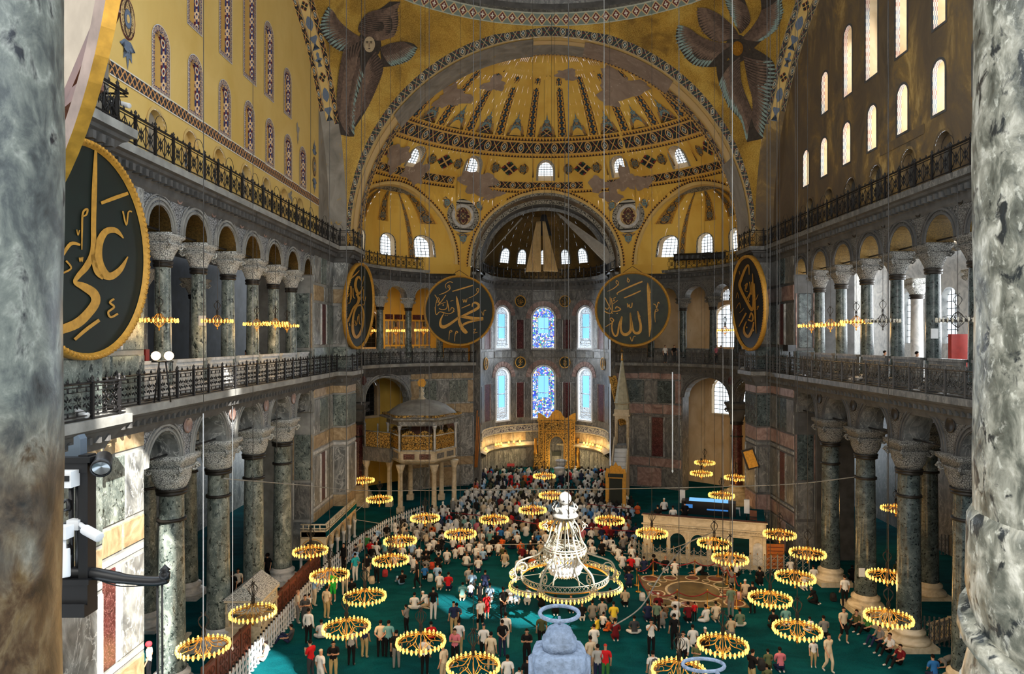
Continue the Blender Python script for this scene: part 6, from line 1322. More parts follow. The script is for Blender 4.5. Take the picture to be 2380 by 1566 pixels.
wx = [Vector((-2.4, -1.7, 0)), Vector((-4.9, -.4, 0)), Vector((-5.6, 2.0, 0))]
for a, c in zip(wx, wx[1:]):
    e = (c-a); L = e.length; e = e.normalized(); mid = (a+c)/2; rz = atan2(e.y, e.x)
    m = MB(); m.box((mid.x, mid.y, 4.7), (L, .3, 1.1), rz=rz); m.box((mid.x, mid.y, 5.3), (L, .4, .1), rz=rz); m.build('wing_parapet', GREYD, t); m = MB(); m.box((mid.x, mid.y, 6.0), (L-.2, .06, 1.3), rz=rz); m.build('wing_lattice', FRETG, t)
    m = MB(); m.tube([a+Vector((0, 0, 6.7)), c+Vector((0, 0, 6.7))], .05, 4); m.lathe([(.08, 5.3), (.07, 7.4)], 8, c); m.lathe([(.08, 5.3), (.07, 7.4)], 8, mid); m.build('wing_rail', GREY, t); m = MB(); m.box((c.x*.98, c.y, .25), (.5, .5, .5)); m.lathe([(.24, .5), (.2, .62), (.18, 3.4), (.2, 3.5), (.34, 3.9), (.36, 4.15)], 10, Vector((c.x*.98, c.y, 0))); m.build('column', IVORY, t)

# small marble platform on arches at the left pier
t = root('marble_platform', 'small white marble platform on arches against the far left pier', 'platform', (-15.25, 43.5, 0)); m = MB(); m.box((0, 3.8, 2.35), (1.6, 7.6, .35)); m.build('deck', CARPET, t)
for (p, q, n_) in (((-.85, 0), (.75, 0), 1), ((.75, 0), (.75, 7.6), 5)):
    p, q = Vector((*p, 0)), Vector((*q, 0)); L = (q-p).length; e = (q-p)/L; o_ = Vector((e.y, -e.x, 0)); mpp = lambda s, d_, z: p+e*s-o_*d_+Vector((0, 0, z)); w_ = L/n_
    hs = [((i+.5)*w_, w_/2-.13, 1.35, 1.4, min(.6, w_/2-.1)) for i in range(n_)]; m = MB(); wall_holes(m, mpp, 0, L, 1.35, 2.6, hs, .5); wall_holes(m, mpp, 0, L, 1.35, 2.6, hs, .5, d=.2)
    for h in hs: reveal(m, mpp, h, 0, .2, 0, 10, False); frame(m, mpp, h, .05, -.03, 1, 10, False, .06)
    for z in (2.2, 2.6, 2.75): m.tube([mpp(0, -.03, z), mpp(L, -.03, z)], .045, 4)
    m.build('arched_front', [IVORY, GOLDP], t)
    for i in range(n_+1): m = MB(); c = p+e*(i*w_)-o_*.1; m.lathe([(.14, 0), (.14, .1), (.09, .18), (.085, 1.05), (.12, 1.1), (.17, 1.35)], 10, c); m.build('colonnette', WHITE, t)
    m = MB()
    for i in range(int(L/.35)): c = p+e*((i+.5)*.35)+Vector((0, 0, 2.85)); m.tube([c+Vector((0, 0, -.2)), c+Vector((0, 0, .12))], .05, 4)
    m.tube([mpp(0, .03, 3.0), mpp(L, .03, 3.0)], .06, 4); m.build('low_rail', IVORY, t)
# marble tribune at the right
A_, B_ = Vector((5.98, 46, 0)), Vector((13.4, 43.7, 0)); t = root('marble_tribune', 'honey-lit marble tribune on pointed arches at the right', 'tribune', A_); e = (B_-A_).normalized(); L = (B_-A_).length; o_ = Vector((e.y, -e.x, 0)); mpp = lambda s, d_, z: e*s-o_*d_+Vector((0, 0, z)); rz = atan2(e.y, e.x)
hs = [(1.1, .5, .5, 1.35, .55), (2.24, .52, .5, 1.35, .6), (3.58, .52, .5, 1.35, .6), (4.9, .5, .5, 1.35, .6), (6.24, .5, .5, 1.95, .001)]
for d_ in (0, .35):
    m = MB(); wall_holes(m, mpp, 0, L, 0.0, 3.0, hs, .6, d=d_)
    if d_ == 0:
        for h in hs: reveal(m, mpp, h, 0, .35, 0, 10)
        m.build('arched_front', IVORY, t)
        for h in hs[:4]: m = MB(); frame(m, mpp, h, .06, -.04, 0, 10, False, .05); frame(m, mpp, h, .03, -.03, 0, 10, False, .16); m.build('arch_moulding', IVORY, t)
        m = MB(); nh = (7.27, .3, .3, 1.4, .35); frame(m, mpp, nh, .06, -.04, 0); pane(m, mpp, nh, -.015, 1); m.build('niche_panel', [IVORY, WHITE], t)
        for i in range(7): m = MB(); s = (.35, 1.67, 2.9, 4.24, 5.5, 6.85, 7.65)[i]; c = mpp(s, -.04, 1.05); m.box(c, (.2, .12, 2.1), rz=rz); m.build('pilaster', IVORY, t)
    else: m.build('arched_back', IVORY, t)
m = MB()
for z, dd in ((2.12, .08), (2.45, .12), (3.02, .1)): m.box(mpp(L/2, -dd/2, z), (L+.2, dd+.1, .08), rz=rz)
m.build('cornice', IVORY, t); m = MB()
for i in range(46): m.box(mpp(L*(i+.5)/46, -.08, 2.3), (.07, .1, .12), rz=rz)
m.build('dentils', IVORY, t, kind='stuff'); m = MB(); c = e*(L/2)-o_*2.7; m.box((c.x, c.y, 2.5), (L, 5.2, .3), rz=rz); m.build('deck', CARPET, t); m = MB()
for s in (.1, L-.1):
    for dd in (5.2, 2.6): c = mpp(s, dd, 1.2); m.box(c, (.3, .3, 2.4), rz=rz)
m.build('rear_posts', IVORY, t); m = MB(); m.box(mpp(L/2, 0, 3.08), (L+.1, .3, .05), rz=rz); m.build('wooden_capping', WOOD, t)
def on_deck(s, d_): return A_+mpp(s, d_, 2.66)
t = root('mixing_desk', 'long black control desk with a glowing blue top on the tribune', 'desk', on_deck(4.1, 2.9), rz); m = MB(); m.box((0, 0, .45), (3.6, .9, .9)); m.build('cabinet', BLACKP, t); m = MB(); m.box((0, -.15, .93), (2.6, .6, .05), M=Matrix.Rotation(.25, 3, 'X')); m.build('glowing_top', glass_lit('screen_blue', G(110, 170, 220), .5), t)
m = MB(); m.box((-1.3, -.46, .55), (.5, .03, .25)); m.box((.6, -.46, .4), (1.4, .02, .1)); m.build('small_screen', glass_lit('dim_screen', G(60, 120, 190), .3), t)
for (s, d_, lab) in ((2.3, 3.3, 'white speaker box standing left of the black control desk'), (6.6, 1.6, 'tall white speaker panel on a stand right of the control desk')):
    t = root('speaker', lab, 'speaker', on_deck(s, d_), rz); m = MB(); m.box((0, 0, 1.0), (.35, .25, .9)); m.build('box', WHITEP, t); m = MB(); m.tube([(0, 0, 0), (0, 0, .6)], .04, 6); m.box((0, 0, .02), (.4, .4, .04)); m.build('stand', BLACKP, t)
t = root('stool', 'small white stool behind the control desk end', 'stool', on_deck(6.0, 3.1), rz); m = MB(); m.box((0, 0, .47), (.34, .34, .06)); m.build('seat', WHITEP, t)
for q in ((-1, -1), (1, -1), (1, 1), (-1, 1)): m = MB(); m.tube([(q[0]*.17, q[1]*.17, 0), (q[0]*.12, q[1]*.12, .46)], .03, 5); m.build('leg', WHITEP, t)
t = root('chair', 'dark low chair at the right end of the tribune deck', 'chair', on_deck(7.0, .8), rz); m = MB(); m.box((0, 0, .42), (.45, .45, .05)); m.build('seat', WOOD, t); m = MB(); m.box((0, .2, .7), (.45, .04, .4)); m.build('backrest', WOOD, t)
for q in ((-1, -1), (1, -1), (1, 1), (-1, 1)): m = MB(); m.box((q[0]*.2, q[1]*.2, .2), (.04, .04, .4)); m.build('leg', WOOD, t)
# framed gold board on the right pier, gilded panel and poles by the apse, orange screen
t = root('framed_board', 'tilted dark-framed golden board on the right pier above the tribune', 'board', at(1744, 1066, 50.5)); M = Matrix.Rotation(-.5, 3, 'Z') @ Matrix.Rotation(-.35, 3, 'Y'); m = MB(); m.box((0, 0, 0), (.9, .12, 1.5), M=M); m.build('frame', BRONZE, t); m = MB(); m.box((0, -.09, 0), (.7, .04, 1.25), M=M); m.build('panel', GOLD, t)
t = root('carved_panel', 'gilded carved panel leaning on the dark right corner of the apse', 'panel', (7.2, 68.6, 6.4)); M = Matrix.Rotation(.22, 3, 'Y'); m = MB(); m.box((0, 0, 2.2), (.6, .2, 5.0), M=M.inverted()); m.build('board', FRETG, t); m = MB(); m.box((-.33, 0, 2.2), (.08, .26, 5.0), M=M.inverted()); m.box((.33, 0, 2.2), (.08, .26, 5.0), M=M.inverted()); m.build('frame', GOLDP, t)
t = root('banner_poles', 'bundle of orange wooden poles leaning at the left corner of the apse', 'poles', (-6.9, 68.3, 2.0))
for k in range(3): m = MB(); m.tube([(-.1+.1*k, 0, 0), (.1+.16*k, .3, 5.6-.6*k)], .06, 6); m.build('pole', plain('orange_wood', G(190, 120, 56), .5), t)
p = on_floor(1822, 1322); t = root('wooden_screen', 'orange carved wooden folding screen beside the right pier', 'screen', p); m = MB(); m.box((-.55, 0, .8), (1.1, .06, 1.6), rz=-.12); m.build('leaf', plain('orange_screen_wood', G(188, 108, 46), .5), t); m = MB()
for i in range(6): m.box((-.55, -.05, .2+.24*i), (.95, .03, .05), rz=-.12)
m.build('slats', WOODR, t)
# marble throne with a pierced canopy at the left
t = root('marble_throne', 'white pierced-marble preaching throne with a gabled canopy at the left', 'throne', (-15.3, 33.9, 0)); IV2 = IVORY
m = MB(); m.box((0, 0, .5), (1.7, 2.2, 1.0)); m.build('base', IV2, t)
for sx_ in (-1, 1):
    for sy_ in (-1, 1): m = MB(); m.box((sx_*.78, sy_*1.0, 1.5), (.14, .14, 1.2)); m.build('post', IV2, t)
for (cx, cy, lx, ly) in ((0, -1.05, 1.5, .06), (.8, 0, .06, 2.0)):
    m = MB(); m.box((cx, cy, 1.95), (lx, ly, .5)); m.build('pierced_panel', LACEW, t); m = MB(); m.box((cx, cy, 2.25), (lx+.25, ly+.2, .12)); m.box((cx, cy, 1.68), (lx+.2, ly+.12, .08)); m.build('moulding', IV2, t)
m = MB(); m.add([(-.95, -1.2, 2.3), (.95, -1.2, 2.3), (.95, 1.2, 2.3), (-.95, 1.2, 2.3), (0, -1.2, 3.0), (0, 1.2, 3.0)], [(0, 1, 4), (2, 3, 5), (1, 2, 5, 4), (3, 0, 4, 5)]); m.build('gabled_canopy', LACEW, t)

# ------------------------------------------------------------------ barriers, partitions, balustrades, ropes
def scissor(name, label, path, h, gap, posts, tip, group=None):
    t = root(name, label, 'barrier', (path[0][0], path[0][1], 0)); P = [Vector((x-path[0][0], y-path[0][1], 0)) for x, y in path]; L = sum((b-a).length for a, b in zip(P, P[1:])); n = int(L/gap); pts = [Vector(pol([tuple(q) for q in P], i/n)) for i in range(n+1)]
    pm = MB(); pm.box((0, 0, h/2), (.05, .07, h)); pm.box((0, 0, h+.04), (.06, .08, .08), 1); pm.box((0, 0, .02), (.12, .12, .04)); pm = pm.mesh('barrier_post', [posts, tip])
    lm = MB(); k = 3; hz = (h-.2)/k; g = L/n
    for j in range(k):
        for s in (0, 1): lm.tube([(-g/2, .02*s, .15+hz*(j+s)), (g/2, .02*s, .15+hz*(j+1-s))], .013, 4)
    lm = lm.mesh('barrier_lattice', posts)
    for i, p in enumerate(pts):
        q = pts[min(i+1, n)]; r = pts[max(0, i-1)]; rz_ = atan2(q.y-r.y, q.x-r.x); put('post', pm, t, p, rz_)
        if i < n: c = (p+q)/2; put('lattice', lm, t, c, atan2(q.y-p.y, q.x-p.x))
    return t
scissor('folding_barrier', 'long white folding barrier with black tips snaking along the left arcade', [(-13.9, 27.5), (-14.0, 33), (-14.05, 38), (-13.9, 43), (-13.3, 48), (-12.4, 52), (-11.0, 55.2), (-10.3, 56.2)], 1.15, .34, WHITEP, BLACKP)
scissor('folding_barrier', 'grey scissor barrier with gold tips before the marble tribune', [(5.3, 46.6), (6.0, 45.1), (13.0, 42.9), (16.0, 43.4)], 1.25, .42, plain('silver_metal', G(176, 176, 170), .35, .5), BRASS)
for (px, py, lab) in ((2215, 1290, 'grey folding barrier behind the second right-hand column'), (2175, 1500, 'grey folding barrier at the foot of the nearest right-hand column')):
    p = on_floor(px, py); scissor('folding_barrier', lab, [(p.x-.9, p.y+.2), (p.x+1.6, p.y-.4)], 1.3, .2, IRONG, IRONG)
for ya, yb, lab in ((27.6, 32.4, 'carved red-brown wooden partition at the near left by the throne'), (35.3, 43.2, 'carved red-brown wooden partition behind the folding barrier')):
    t = root('wooden_partition', lab, 'partition', (-14.75, ya, 0)); n = round((yb-ya)/1.2); w_ = (yb-ya)/n
    for i in range(n):
        m = MB(); m.box((0, w_*(i+.5), .75), (.05, w_-.14, 1.35)); pn = m.build('panel', WOODR, t); m = MB()
        for a in range(3):
            for b_ in range(2): m.tube([(.05, w_*(i+.5)+(b_-.5)*.4+.16*cos(q*pi/3), .35+.38*a+.16*sin(q*pi/3)) for q in range(6)], .018, 4, 0, True)
        m.build('carved_rosettes', WOOD, pn, kind='stuff'); m = MB(); m.box((0, w_*i, .8), (.12, .12, 1.6)); m.build('upright', WOOD, t)
    m = MB(); m.box((0, (yb-ya)/2, 1.48), (.14, yb-ya, .1)); m.box((0, (yb-ya)/2, .06), (.14, yb-ya, .12)); m.build('top_rail', WOOD, t)
def balustrade(label, p, q):
    p, q = Vector(p), Vector(q); t = root('stone_balustrade', label, 'balustrade', p); d = q-p; L = d.length; e = d/L; rz_ = atan2(e.y, e.x); c = d/2; m = MB(); m.box((c.x, c.y, .95), (L, .2, .1), rz=rz_); m.box((c.x, c.y, .08), (L, .24, .16), rz=rz_); m.build('rail', IVORY, t)
    bl = MB(); bl.lathe([(.06, .16), (.05, .25), (.08, .42), (.045, .7), (.07, .9)], 8); bl = bl.mesh('baluster', IVORY); n = int(L/.24)
    for i in range(n): put('baluster', bl, t, e*(L*(i+.5)/n))
balustrade('low white balustrade between the first two left columns', (-17.6, 29.8, 0), (-17.6, 32.3, 0)); balustrade('low cream balustrade behind the nearest right-hand column', (17.6, 33.2, 0), (20.4, 34.6, 0)); balustrade('low cream balustrade in the bay right of the seated men', (15.9, 33.5, 0), (16.6, 31.4+1.6, 0)); balustrade('low cream balustrade by the third right-hand column', (15.6, 35.9, 0), (16.4, 34.3, 0))
# inlaid pavement with its roped posts
t = put('inlaid_pavement', None, None, (7.8, 40.3, 0)); tag(t, None, None, None, 'structure'); m = MB(); m.box((0, 0, .012), (5.3, 5.1, .024)); m.build('ground_slab', plain('brown_inlay_stone', G(108, 88, 58), .5, 0, .25, 2), t)
def disc(x, y, r, mat, rim=1.18):
    m = MB(); m.lathe([(r*rim, .024), (r*rim, .036), (r, .036), (r, .03)], 28, (x, y, 0), cap=False); m.build('disc_border', IVORY, t); m = MB(); m.lathe([(r*.99, .026), (r*.98, .033), (0, .033)], 28, (x, y, 0), cap=False); m.build('stone_disc', mat, t)
OL = plain('olive_inlay_stone', G(96, 84, 56), .4, 0, .2, 2); PK = plain('red_inlay_stone', G(116, 66, 48), .4, 0, .2, 2); OLG = plain('green_inlay_stone', G(78, 82, 54), .4, 0, .2, 2)
disc(.15, -.1, 1.5, OL, 1.1)
for x, y, r, mt in ((-2.0, 2.0, .46, PK), (-.75, 2.1, .36, PK), (.6, 2.1, .36, PK), (2.0, 1.95, .46, PK), (-1.95, 1.0, .34, OLG), (2.05, .85, .4, OLG), (-2.05, -.45, .4, PK), (2.1, -.3, .42, PK), (-1.95, -1.85, .5, OL), (-.6, -2.05, .4, PK), (.75, -2.1, .36, OLG), (2.0, -1.9, .5, PK), (-1.3, 1.6, .2, OL), (1.3, 1.55, .2, OL), (-1.4, -1.35, .18, PK), (1.55, -1.3, .2, OL)): disc(x, y, r, mt, 1.22)
def stanchions(label, pts, closed=False):
    t = root('rope_barrier', label, 'barrier', (pts[0][0], pts[0][1], 0)); o = Vector((pts[0][0], pts[0][1], 0)); pm = MB(); pm.lathe([(.17, 0), (.17, .03), (.03, .06), (.025, .92), (.05, .95), (.045, 1.0), (0, 1.03)], 10); pm = pm.mesh('rope_post', BRASS); P = [Vector((x, y, 0))-o for x, y in pts]
    for p in P: put('post', pm, t, p)
    for a, b in zip(P, P[1:]): m = MB(); m.tube([a.lerp(b, q/8)+Vector((0, 0, .9-.28*(1-(q/4-1)**2))) for q in range(9)], .03, 5); m.build('red_rope', REDV, t)
sp = lambda *q: [tuple(on_floor(px, py).xy) for px, py in q]
stanchions('brass posts with red rope behind the inlaid pavement', sp((1480, 1360), (1518, 1337), (1615, 1338), (1669, 1338))); stanchions('brass posts with red rope along the right of the pavement', sp((1669, 1340), (1690, 1358), (1708, 1372), (1722, 1396))); stanchions('brass posts with red rope across the front of the pavement', sp((1484, 1375), (1512, 1410), (1574, 1412), (1644, 1412), (1712, 1414)))
for y0, lab, pts in ((1, 'red tape stretched across the far crowd', [(1035, 1192), (1115, 1200), (1180, 1208), (1260, 1224)]), (2, 'red tape across the crowd before the pulpit', [(1365, 1172), (1430, 1180), (1490, 1186)]), (3, 'red tape across the crowd left of the tribune', [(1360, 1232), (1420, 1236), (1480, 1240)])):
    m = MB(); Q = [on_floor(px, py+24)+Vector((0, 0, .9)) for px, py in pts]; m.tube(Q, .035, 4); tag(m.build('barrier_tape', REDV), lab, 'tape')
# ------------------------------------------------------------------ near columns of the west gallery, gallery furniture under the eye
def near_column(name, label, x, y, r0, r1, mat, base=None):
    t = root(name, label, 'column', (x, y, 12.4)); m = MB(); n = 30; m.lathe([(r1+(r0-r1)*i/n+.0025*sin(i*1.7), .0+5.2*i/n) for i in range(n+1)], 48); m.build('shaft', mat, t)
    if base:
        m = MB(); m.lathe([(r1*1.0, 1.98), (r1*1.05, 1.95), (r1*1.06, 1.80), (r1*1.0, 1.70), (r1*1.03, 1.66), (r1*1.08, 1.58), (r1*1.06, 1.40), (r1*.99, 1.34), (r1*1.04, 1.26), (r1*1.12, 1.1), (r1*1.1, .8), (r1*1.2, .4), (r1*1.2, 0)], 40)
        for k in range(3): m.tube([((r1*1.03)*cos(q*.22), (r1*1.03)*sin(q*.22), 1.86-.18*k-.012*q) for q in range(29)], .028, 6)
        m.build('carved_base', mat, t)
    return t
near_column('near_column', 'huge stained green marble column filling the left edge', CX-1.32, 1.37, .337, .322, NEARD); near_column('near_column', 'huge mottled pale column with a carved spiral foot at the right edge', CX+1.285, 1.40, .325, .318, NEARM, True)
t = root('stone_post', 'blue-grey domed stone post with a ring on top at the bottom centre', 'post', (at(1300, 1566, 3.0).x, 3.0, 12.4))
m = MB(); rz_ = lambda py: EYE-(py-YV)*3/F-12.4
m.lathe([(.118, 0), (.116, rz_(1545)), (.122, rz_(1525)), (.115, rz_(1512)), (.09, rz_(1505)), (.072, rz_(1503))], 24, sq=[.5]*6); m.build('body', BLUEGREY, t)
m = MB(); m.lathe([(.074, rz_(1505)), (.076, rz_(1484)), (.064, rz_(1482)), (.062, rz_(1472)), (.052, rz_(1460)), (.03, rz_(1453)), (0, rz_(1451))], 20, sq=[.4, .4, .2, .1, 0, 0, 0]); m.build('domed_cap', BLUEGREY, t)
m = MB()
for s in (-1, 1): m.tube([(s*.1, -.02, 0), (s*.1, -.02, rz_(1520))], .035, 8)
m.build('side_rolls', BLUEGREY, t); m = MB(); m.tube([(0, 0, rz_(1455)), (0, 0, rz_(1432))], .006, 8); m.tube([(.085*cos(q*pi/16), .085*sin(q*pi/16), rz_(1425)) for q in range(32)], .009, 8, 0, True); m.build('ring', BLUEGREY, t)
p = at(1635, 1545, 3.0); t = root('ring_hook', 'second blue-grey iron ring on a bent stem at the bottom edge', 'hook', (p.x, p.y, 12.4)); m = MB(); z = p.z-12.4; m.tube([(.09*cos(q*pi/16), .06*sin(q*pi/16), z) for q in range(32)], .008, 8, 0, True); m.tube([(.04, -.055, z), (.07, -.06, z-.05), (.07, -.06, 0)], .009, 8); m.build('ring', BLUEGREY, t)
# black railing end with its flood lamp, cameras and projecting rod
t = root('gallery_rail_end', 'black wrought railing end with a long rod arm beside the left column', 'railing', (at(212, 1300, 2.6).x-.12, 2.6, 12.4)); Z_ = lambda py: EYE-(py-YV)*2.6/F-12.4
m = MB(); m.box((.105, 0, (Z_(1055)+Z_(1400))/2), (.035, .05, Z_(1055)-Z_(1400))); m.box((0, 0, Z_(1080)), (.25, .06, .05)); m.box((0, 0, Z_(1370)), (.25, .06, .09)); m.box((0, 0, Z_(1065)), (.28, .08, .02)); m.box((0, 0, Z_(1345)), (.27, .08, .02)); m.box((0, 0, Z_(1410)), (.24, .08, .05)); m.build('frame', BLACKP, t)
m = MB(); P = [(.02, 1062), (.02, 1050), (.035, 1048), (.035, 1035), (.055, 1032), (.055, 1015), (.07, 1010), (.08, 1020), (.08, 1062)]; m.plate([(x+.005, -.01, Z_(py)) for x, py in P], (0, 1, 0), .04); m.build('stepped_finial', plain('blue_grey_iron', G(84, 96, 108), .5, .2), t)
m = MB()
for k in range(5):
    z = Z_(1120)-(Z_(1120)-Z_(1330))*k/4
    for s in (-1, 1): m.tube(crom([(0, 0, z), (s*.04, -.01, z+.02), (s*.05, -.02, z-.01), (s*.02, 0, z-.02)], 4), [.012]*13, 5, flat=.5)
for x in (-.06, .045, .07): m.tube([(x, 0, Z_(1090)), (x, 0, Z_(1360))], .009, 6)
m.build('leaf_bars', BLACKP, t); m = MB(); q = lambda px, py: Vector((at(px, py, 2.6).x-t.location.x, 0, Z_(py)))
m.tube(crom([q(140, 1332), q(200, 1330), q(290, 1345), q(360, 1350), q(388, 1345)], 5), [.022]*10+[.018]*11, 10); m.lathe([(.018, -.012), (.02, .012), (.013, .018), (.02, .022), (.008, .035), (.0, .045)], 10, q(383, 1338)); m.build('rod_arm', BLACKP, t)
m = MB()
for px in (366, 377): m.tube([q(px, 1350), q(px+1, 1700)], .004, 5)
m.tube(crom([q(215, 1342), q(280, 1362), q(360, 1358)], 5), .0025, 4); m.build('hanging_wires', BLACKP, t)
p = at(236, 1083, 2.58); t = root('flood_lamp', 'small black round flood lamp clamped to the railing end', 'lamp', p); M = Vector((.45, -1, -.45)).to_track_quat('Z', 'Y').to_matrix().to_4x4()
m = MB(); a = MB(); a.lathe([(.018, -.07), (.03, -.06), (.034, .0), (.036, .02), (.03, .02)], 16, cap=False); m.merge(a, M); m.build('housing', BLACKP, t); m = MB(); a = MB(); a.lathe([(.03, .012), (.02, .008), (.0, .004)], 16, cap=False); m.merge(a, M); m.build('glass', plain('lamp_lens', G(150, 156, 160), .15, .6), t); m = MB(); m.tube([(0, .01, .02), (-.03, .02, .03), (-.08, .02, .01)], .008, 6); m.build('bracket', BLACKP, t)
def cctv(label, p, aim, s=1.0, base=True):
    t = root('security_camera', label, 'camera', p); M = (Vector(aim).to_track_quat('Z', 'Y').to_matrix()*s).to_4x4(); m = MB(); a = MB(); a.lathe([(.028, -.06), (.03, -.05), (.03, .07), (.026, .075), (.0, .07)], 12); m.merge(a, M); m.build('barrel', WHITEP, t)
    m = MB(); m.tube([(0, 0, 0), Vector(aim).normalized()*(-.1*s)+Vector((0, 0, .01))], .014*s, 8); c = Vector(aim).normalized()*(-.14*s); m.box(c, (.07*s, .06*s, .06*s)); m.build('bracket', WHITEP, t); return t
cctv('white camera on the black railing end, below the flood lamp', at(212, 1238, 2.55), (.8, -.3, -.25), .62); cctv('white camera pointing down at the edge of the left column', at(147, 1305, 2.5), (.15, -.2, -1), .75)
t = root('junction_box', 'white junction box on the black railing end', 'box', at(158, 1112, 2.55)); m = MB(); m.box((0, 0, 0), (.055, .05, .06)); m.build('case', WHITEP, t); m = MB(); m.box((.012, -.027, .005), (.02, .004, .02)); m.build('port', BLACKP, t)
for (px, py, y, sx_, lab) in ((632, 877, 38, 1, 'on the north gallery ledge before the third bay'), (720, 858, 46.5, 1, 'on the north gallery ledge near the far pier'), (190, 960, 20, 1, 'on the near north ledge by the column'), (1863, 873, 45, -1, 'on the south gallery ledge by the far pier'), (1985, 880, 37.5, -1, 'on the south gallery ledge, first of a close pair'), (2000, 877, 37, -1, 'on the south gallery ledge, second of a close pair'), (2135, 907, 31.5, -1, 'on the south ledge above the second arch'), (2182, 918, 29.5, -1, 'on the south ledge nearest the right column'), (1704, 848, 64, -1, 'at the corner of the right exedra ledge'), (1728, 855, 56, -1, 'under the right blue-black roundel ledge'), (290, 243, 24.2, 1, 'on the upper north railing beside the gilt board edge')):
    cctv('white security camera '+lab, at(px, py, y), (sx_*.9, -.25, -.3), 4.2 if y > 30 else 3)
for (px, py, y, lab) in ((935, 822, 66, 'small white notice on the left exedra railing'), (1635, 825, 66, 'small white notice on the right exedra railing'), (470, 745, 30.82, 'white sign on the second north gallery column'), (2172, 775, 30.82, 'white sign on a south gallery column'), (2003, 1330, 36.84, 'white sign on the shaft of a right-hand floor column'), (2240, 1470, 28.24, 'white sign low on the nearest right-hand column')):
    t = root('notice', lab, 'sign', at(px, py, y)); m = MB(); m.box((0, 0, 0), (.32 if y < 50 else .4, .03, .45 if y < 50 else .35)); m.build('plate', WHITEP, t)
t = root('flood_lights', 'pair of glowing flood lights on a tripod at the north gallery edge', 'lights', (-15.2, 25.4, 12.4)); m = MB()
for s in (-1, 1): m.tube([(s*.25, s*.1, 0), (s*.12, 0, 1.5)], .03, 5)
m.tube([(-.4, 0, 1.5), (.4, 0, 1.5)], .03, 5); m.build('stand', BLACKP, t); M = Vector((.6, -1, .0)).to_track_quat('Z', 'Y').to_matrix().to_4x4()
for s in (-1, 1): m = MB(); a = MB(); a.lathe([(.09, -.15), (.17, -.02), (.17, 0)], 14, cap=False); m.merge(a, Matrix.Translation((s*.24, 0, 1.72)) @ M); m.build('housing', BRASS, t); m = MB(); a = MB(); a.lathe([(.16, -.01), (.0, .02)], 14, cap=False); m.merge(a, Matrix.Translation((s*.24, 0, 1.72)) @ M); m.build('bright_face', FLOOD, t)
t = root('spot_light', 'dark spot light on a stand in the south gallery', 'lights', (15.3, 44.8, 12.4)); m = MB(); m.tube([(0, 0, 0), (0, 0, 1.5)], .05, 6); m.build('stand', BLACKP, t); m = MB(); m.box((0, 0, 1.75), (.7, .45, .4), rz=.4); m.build('housing', BLACKP, t)
for (x, y, w_, h_, lab) in ((-18.5, 29.2, 1.3, 1.9, 'red information kiosk behind the first north gallery columns'), (21.5, 37.0, 1.1, 2.6, 'tall red board deep in the south gallery, left one'), (21.5, 33.4, 1.3, 2.7, 'tall red board deep in the south gallery, right one')):
    t = root('red_board', lab, 'board', (x, y, 12.4)); m = MB(); m.box((0, 0, h_/2), (w_, .3, h_)); m.build('panel', plain('red_board_paint', G(160, 50, 42), .5), t)
    if x < 0:
        m = MB()
        for k in range(4): m.box((-.1, -.17, h_-.35-.3*k), (.8-.15*(k % 2), .02, .06))
        m.build('printed_lines', WHITEP, t)
# drapes in the apse, black cloth on the right exedra railing
BEI = plain('beige_drape', G(214, 184, 132), .9, 0, .06, 2); GRD = plain('grey_drape', G(176, 170, 160), .9, 0, .1, 2)
def drape(label, top, bot, mat, n=14, amp=.1, h=12):
    t = root('drape', label, 'drape', (0, 0, 0)); m = MB(); rows = []
    for j in range(h+1):
        q = j/h; a = Vector(top[0]).lerp(Vector(bot[0]), q); b_ = Vector(top[1]).lerp(Vector(bot[1]), q); rows.append([a.lerp(b_, i/(n*3))+Vector((0, -amp*(.3+.7*q)*sin(2*pi*i/3*(.9+.1*q)), 0)) for i in range(n*3+1)])
    m.grid(rows); o = m.build('cloth', mat, t); sm = o.modifiers.new('thick', 'SOLIDIFY'); sm.thickness = .03; return t
YD_ = 75.0
drape('left of two beige drapes hanging in the apse half dome', (at(1247, 515, YD_), at(1257, 514, YD_)), (at(1222, 631, YD_-2), at(1257, 631, YD_-2)), BEI); drape('right of two beige drapes hanging in the apse half dome', (at(1261, 514, YD_), at(1267, 515, YD_)), (at(1264, 630, YD_-2), at(1297, 631, YD_-2)), BEI)
drape('grey drape stretched diagonally to the right edge of the apse arch', (at(1291, 490, 73), at(1292, 494, 73)), (at(1442, 596, 69.2), at(1410, 614, 69.2)), GRD); drape('thin grey drape stretched diagonally at the left of the apse', (at(1213, 505, 73), at(1214, 508, 73)), (at(1122, 607, 69.2), at(1112, 616, 69.2)), GRD, 4)
drape('black cloth hung along the right exedra railing', (at(1566, 590, 65.6), at(1714, 584, 63)), (at(1566, 606, 65.6), at(1714, 600, 63)), BLACKP, 12, .05, 3)
for (px, py, y, lab) in ((1304, 1072, 70, 'upper white glass bowl lamp hanging before the niche'), (1300, 1090, 66, 'lower white glass bowl lamp hanging before the niche')):
    t = root('bowl_lamp', lab, 'lamp', at(px, py, y)); m = MB(); m.lathe([(0, -.62), (.3, -.55), (.5, -.3), (.52, -.1), (.45, 0), (.6, .03), (.62, .12), (.3, .2), (.05, .24)], 18); m.build('bowl', WHITE, t); m = MB(); m.tube([(0, 0, .2), (0, 0, 24)], .015, 4); m.build('cable', IRONG, t)
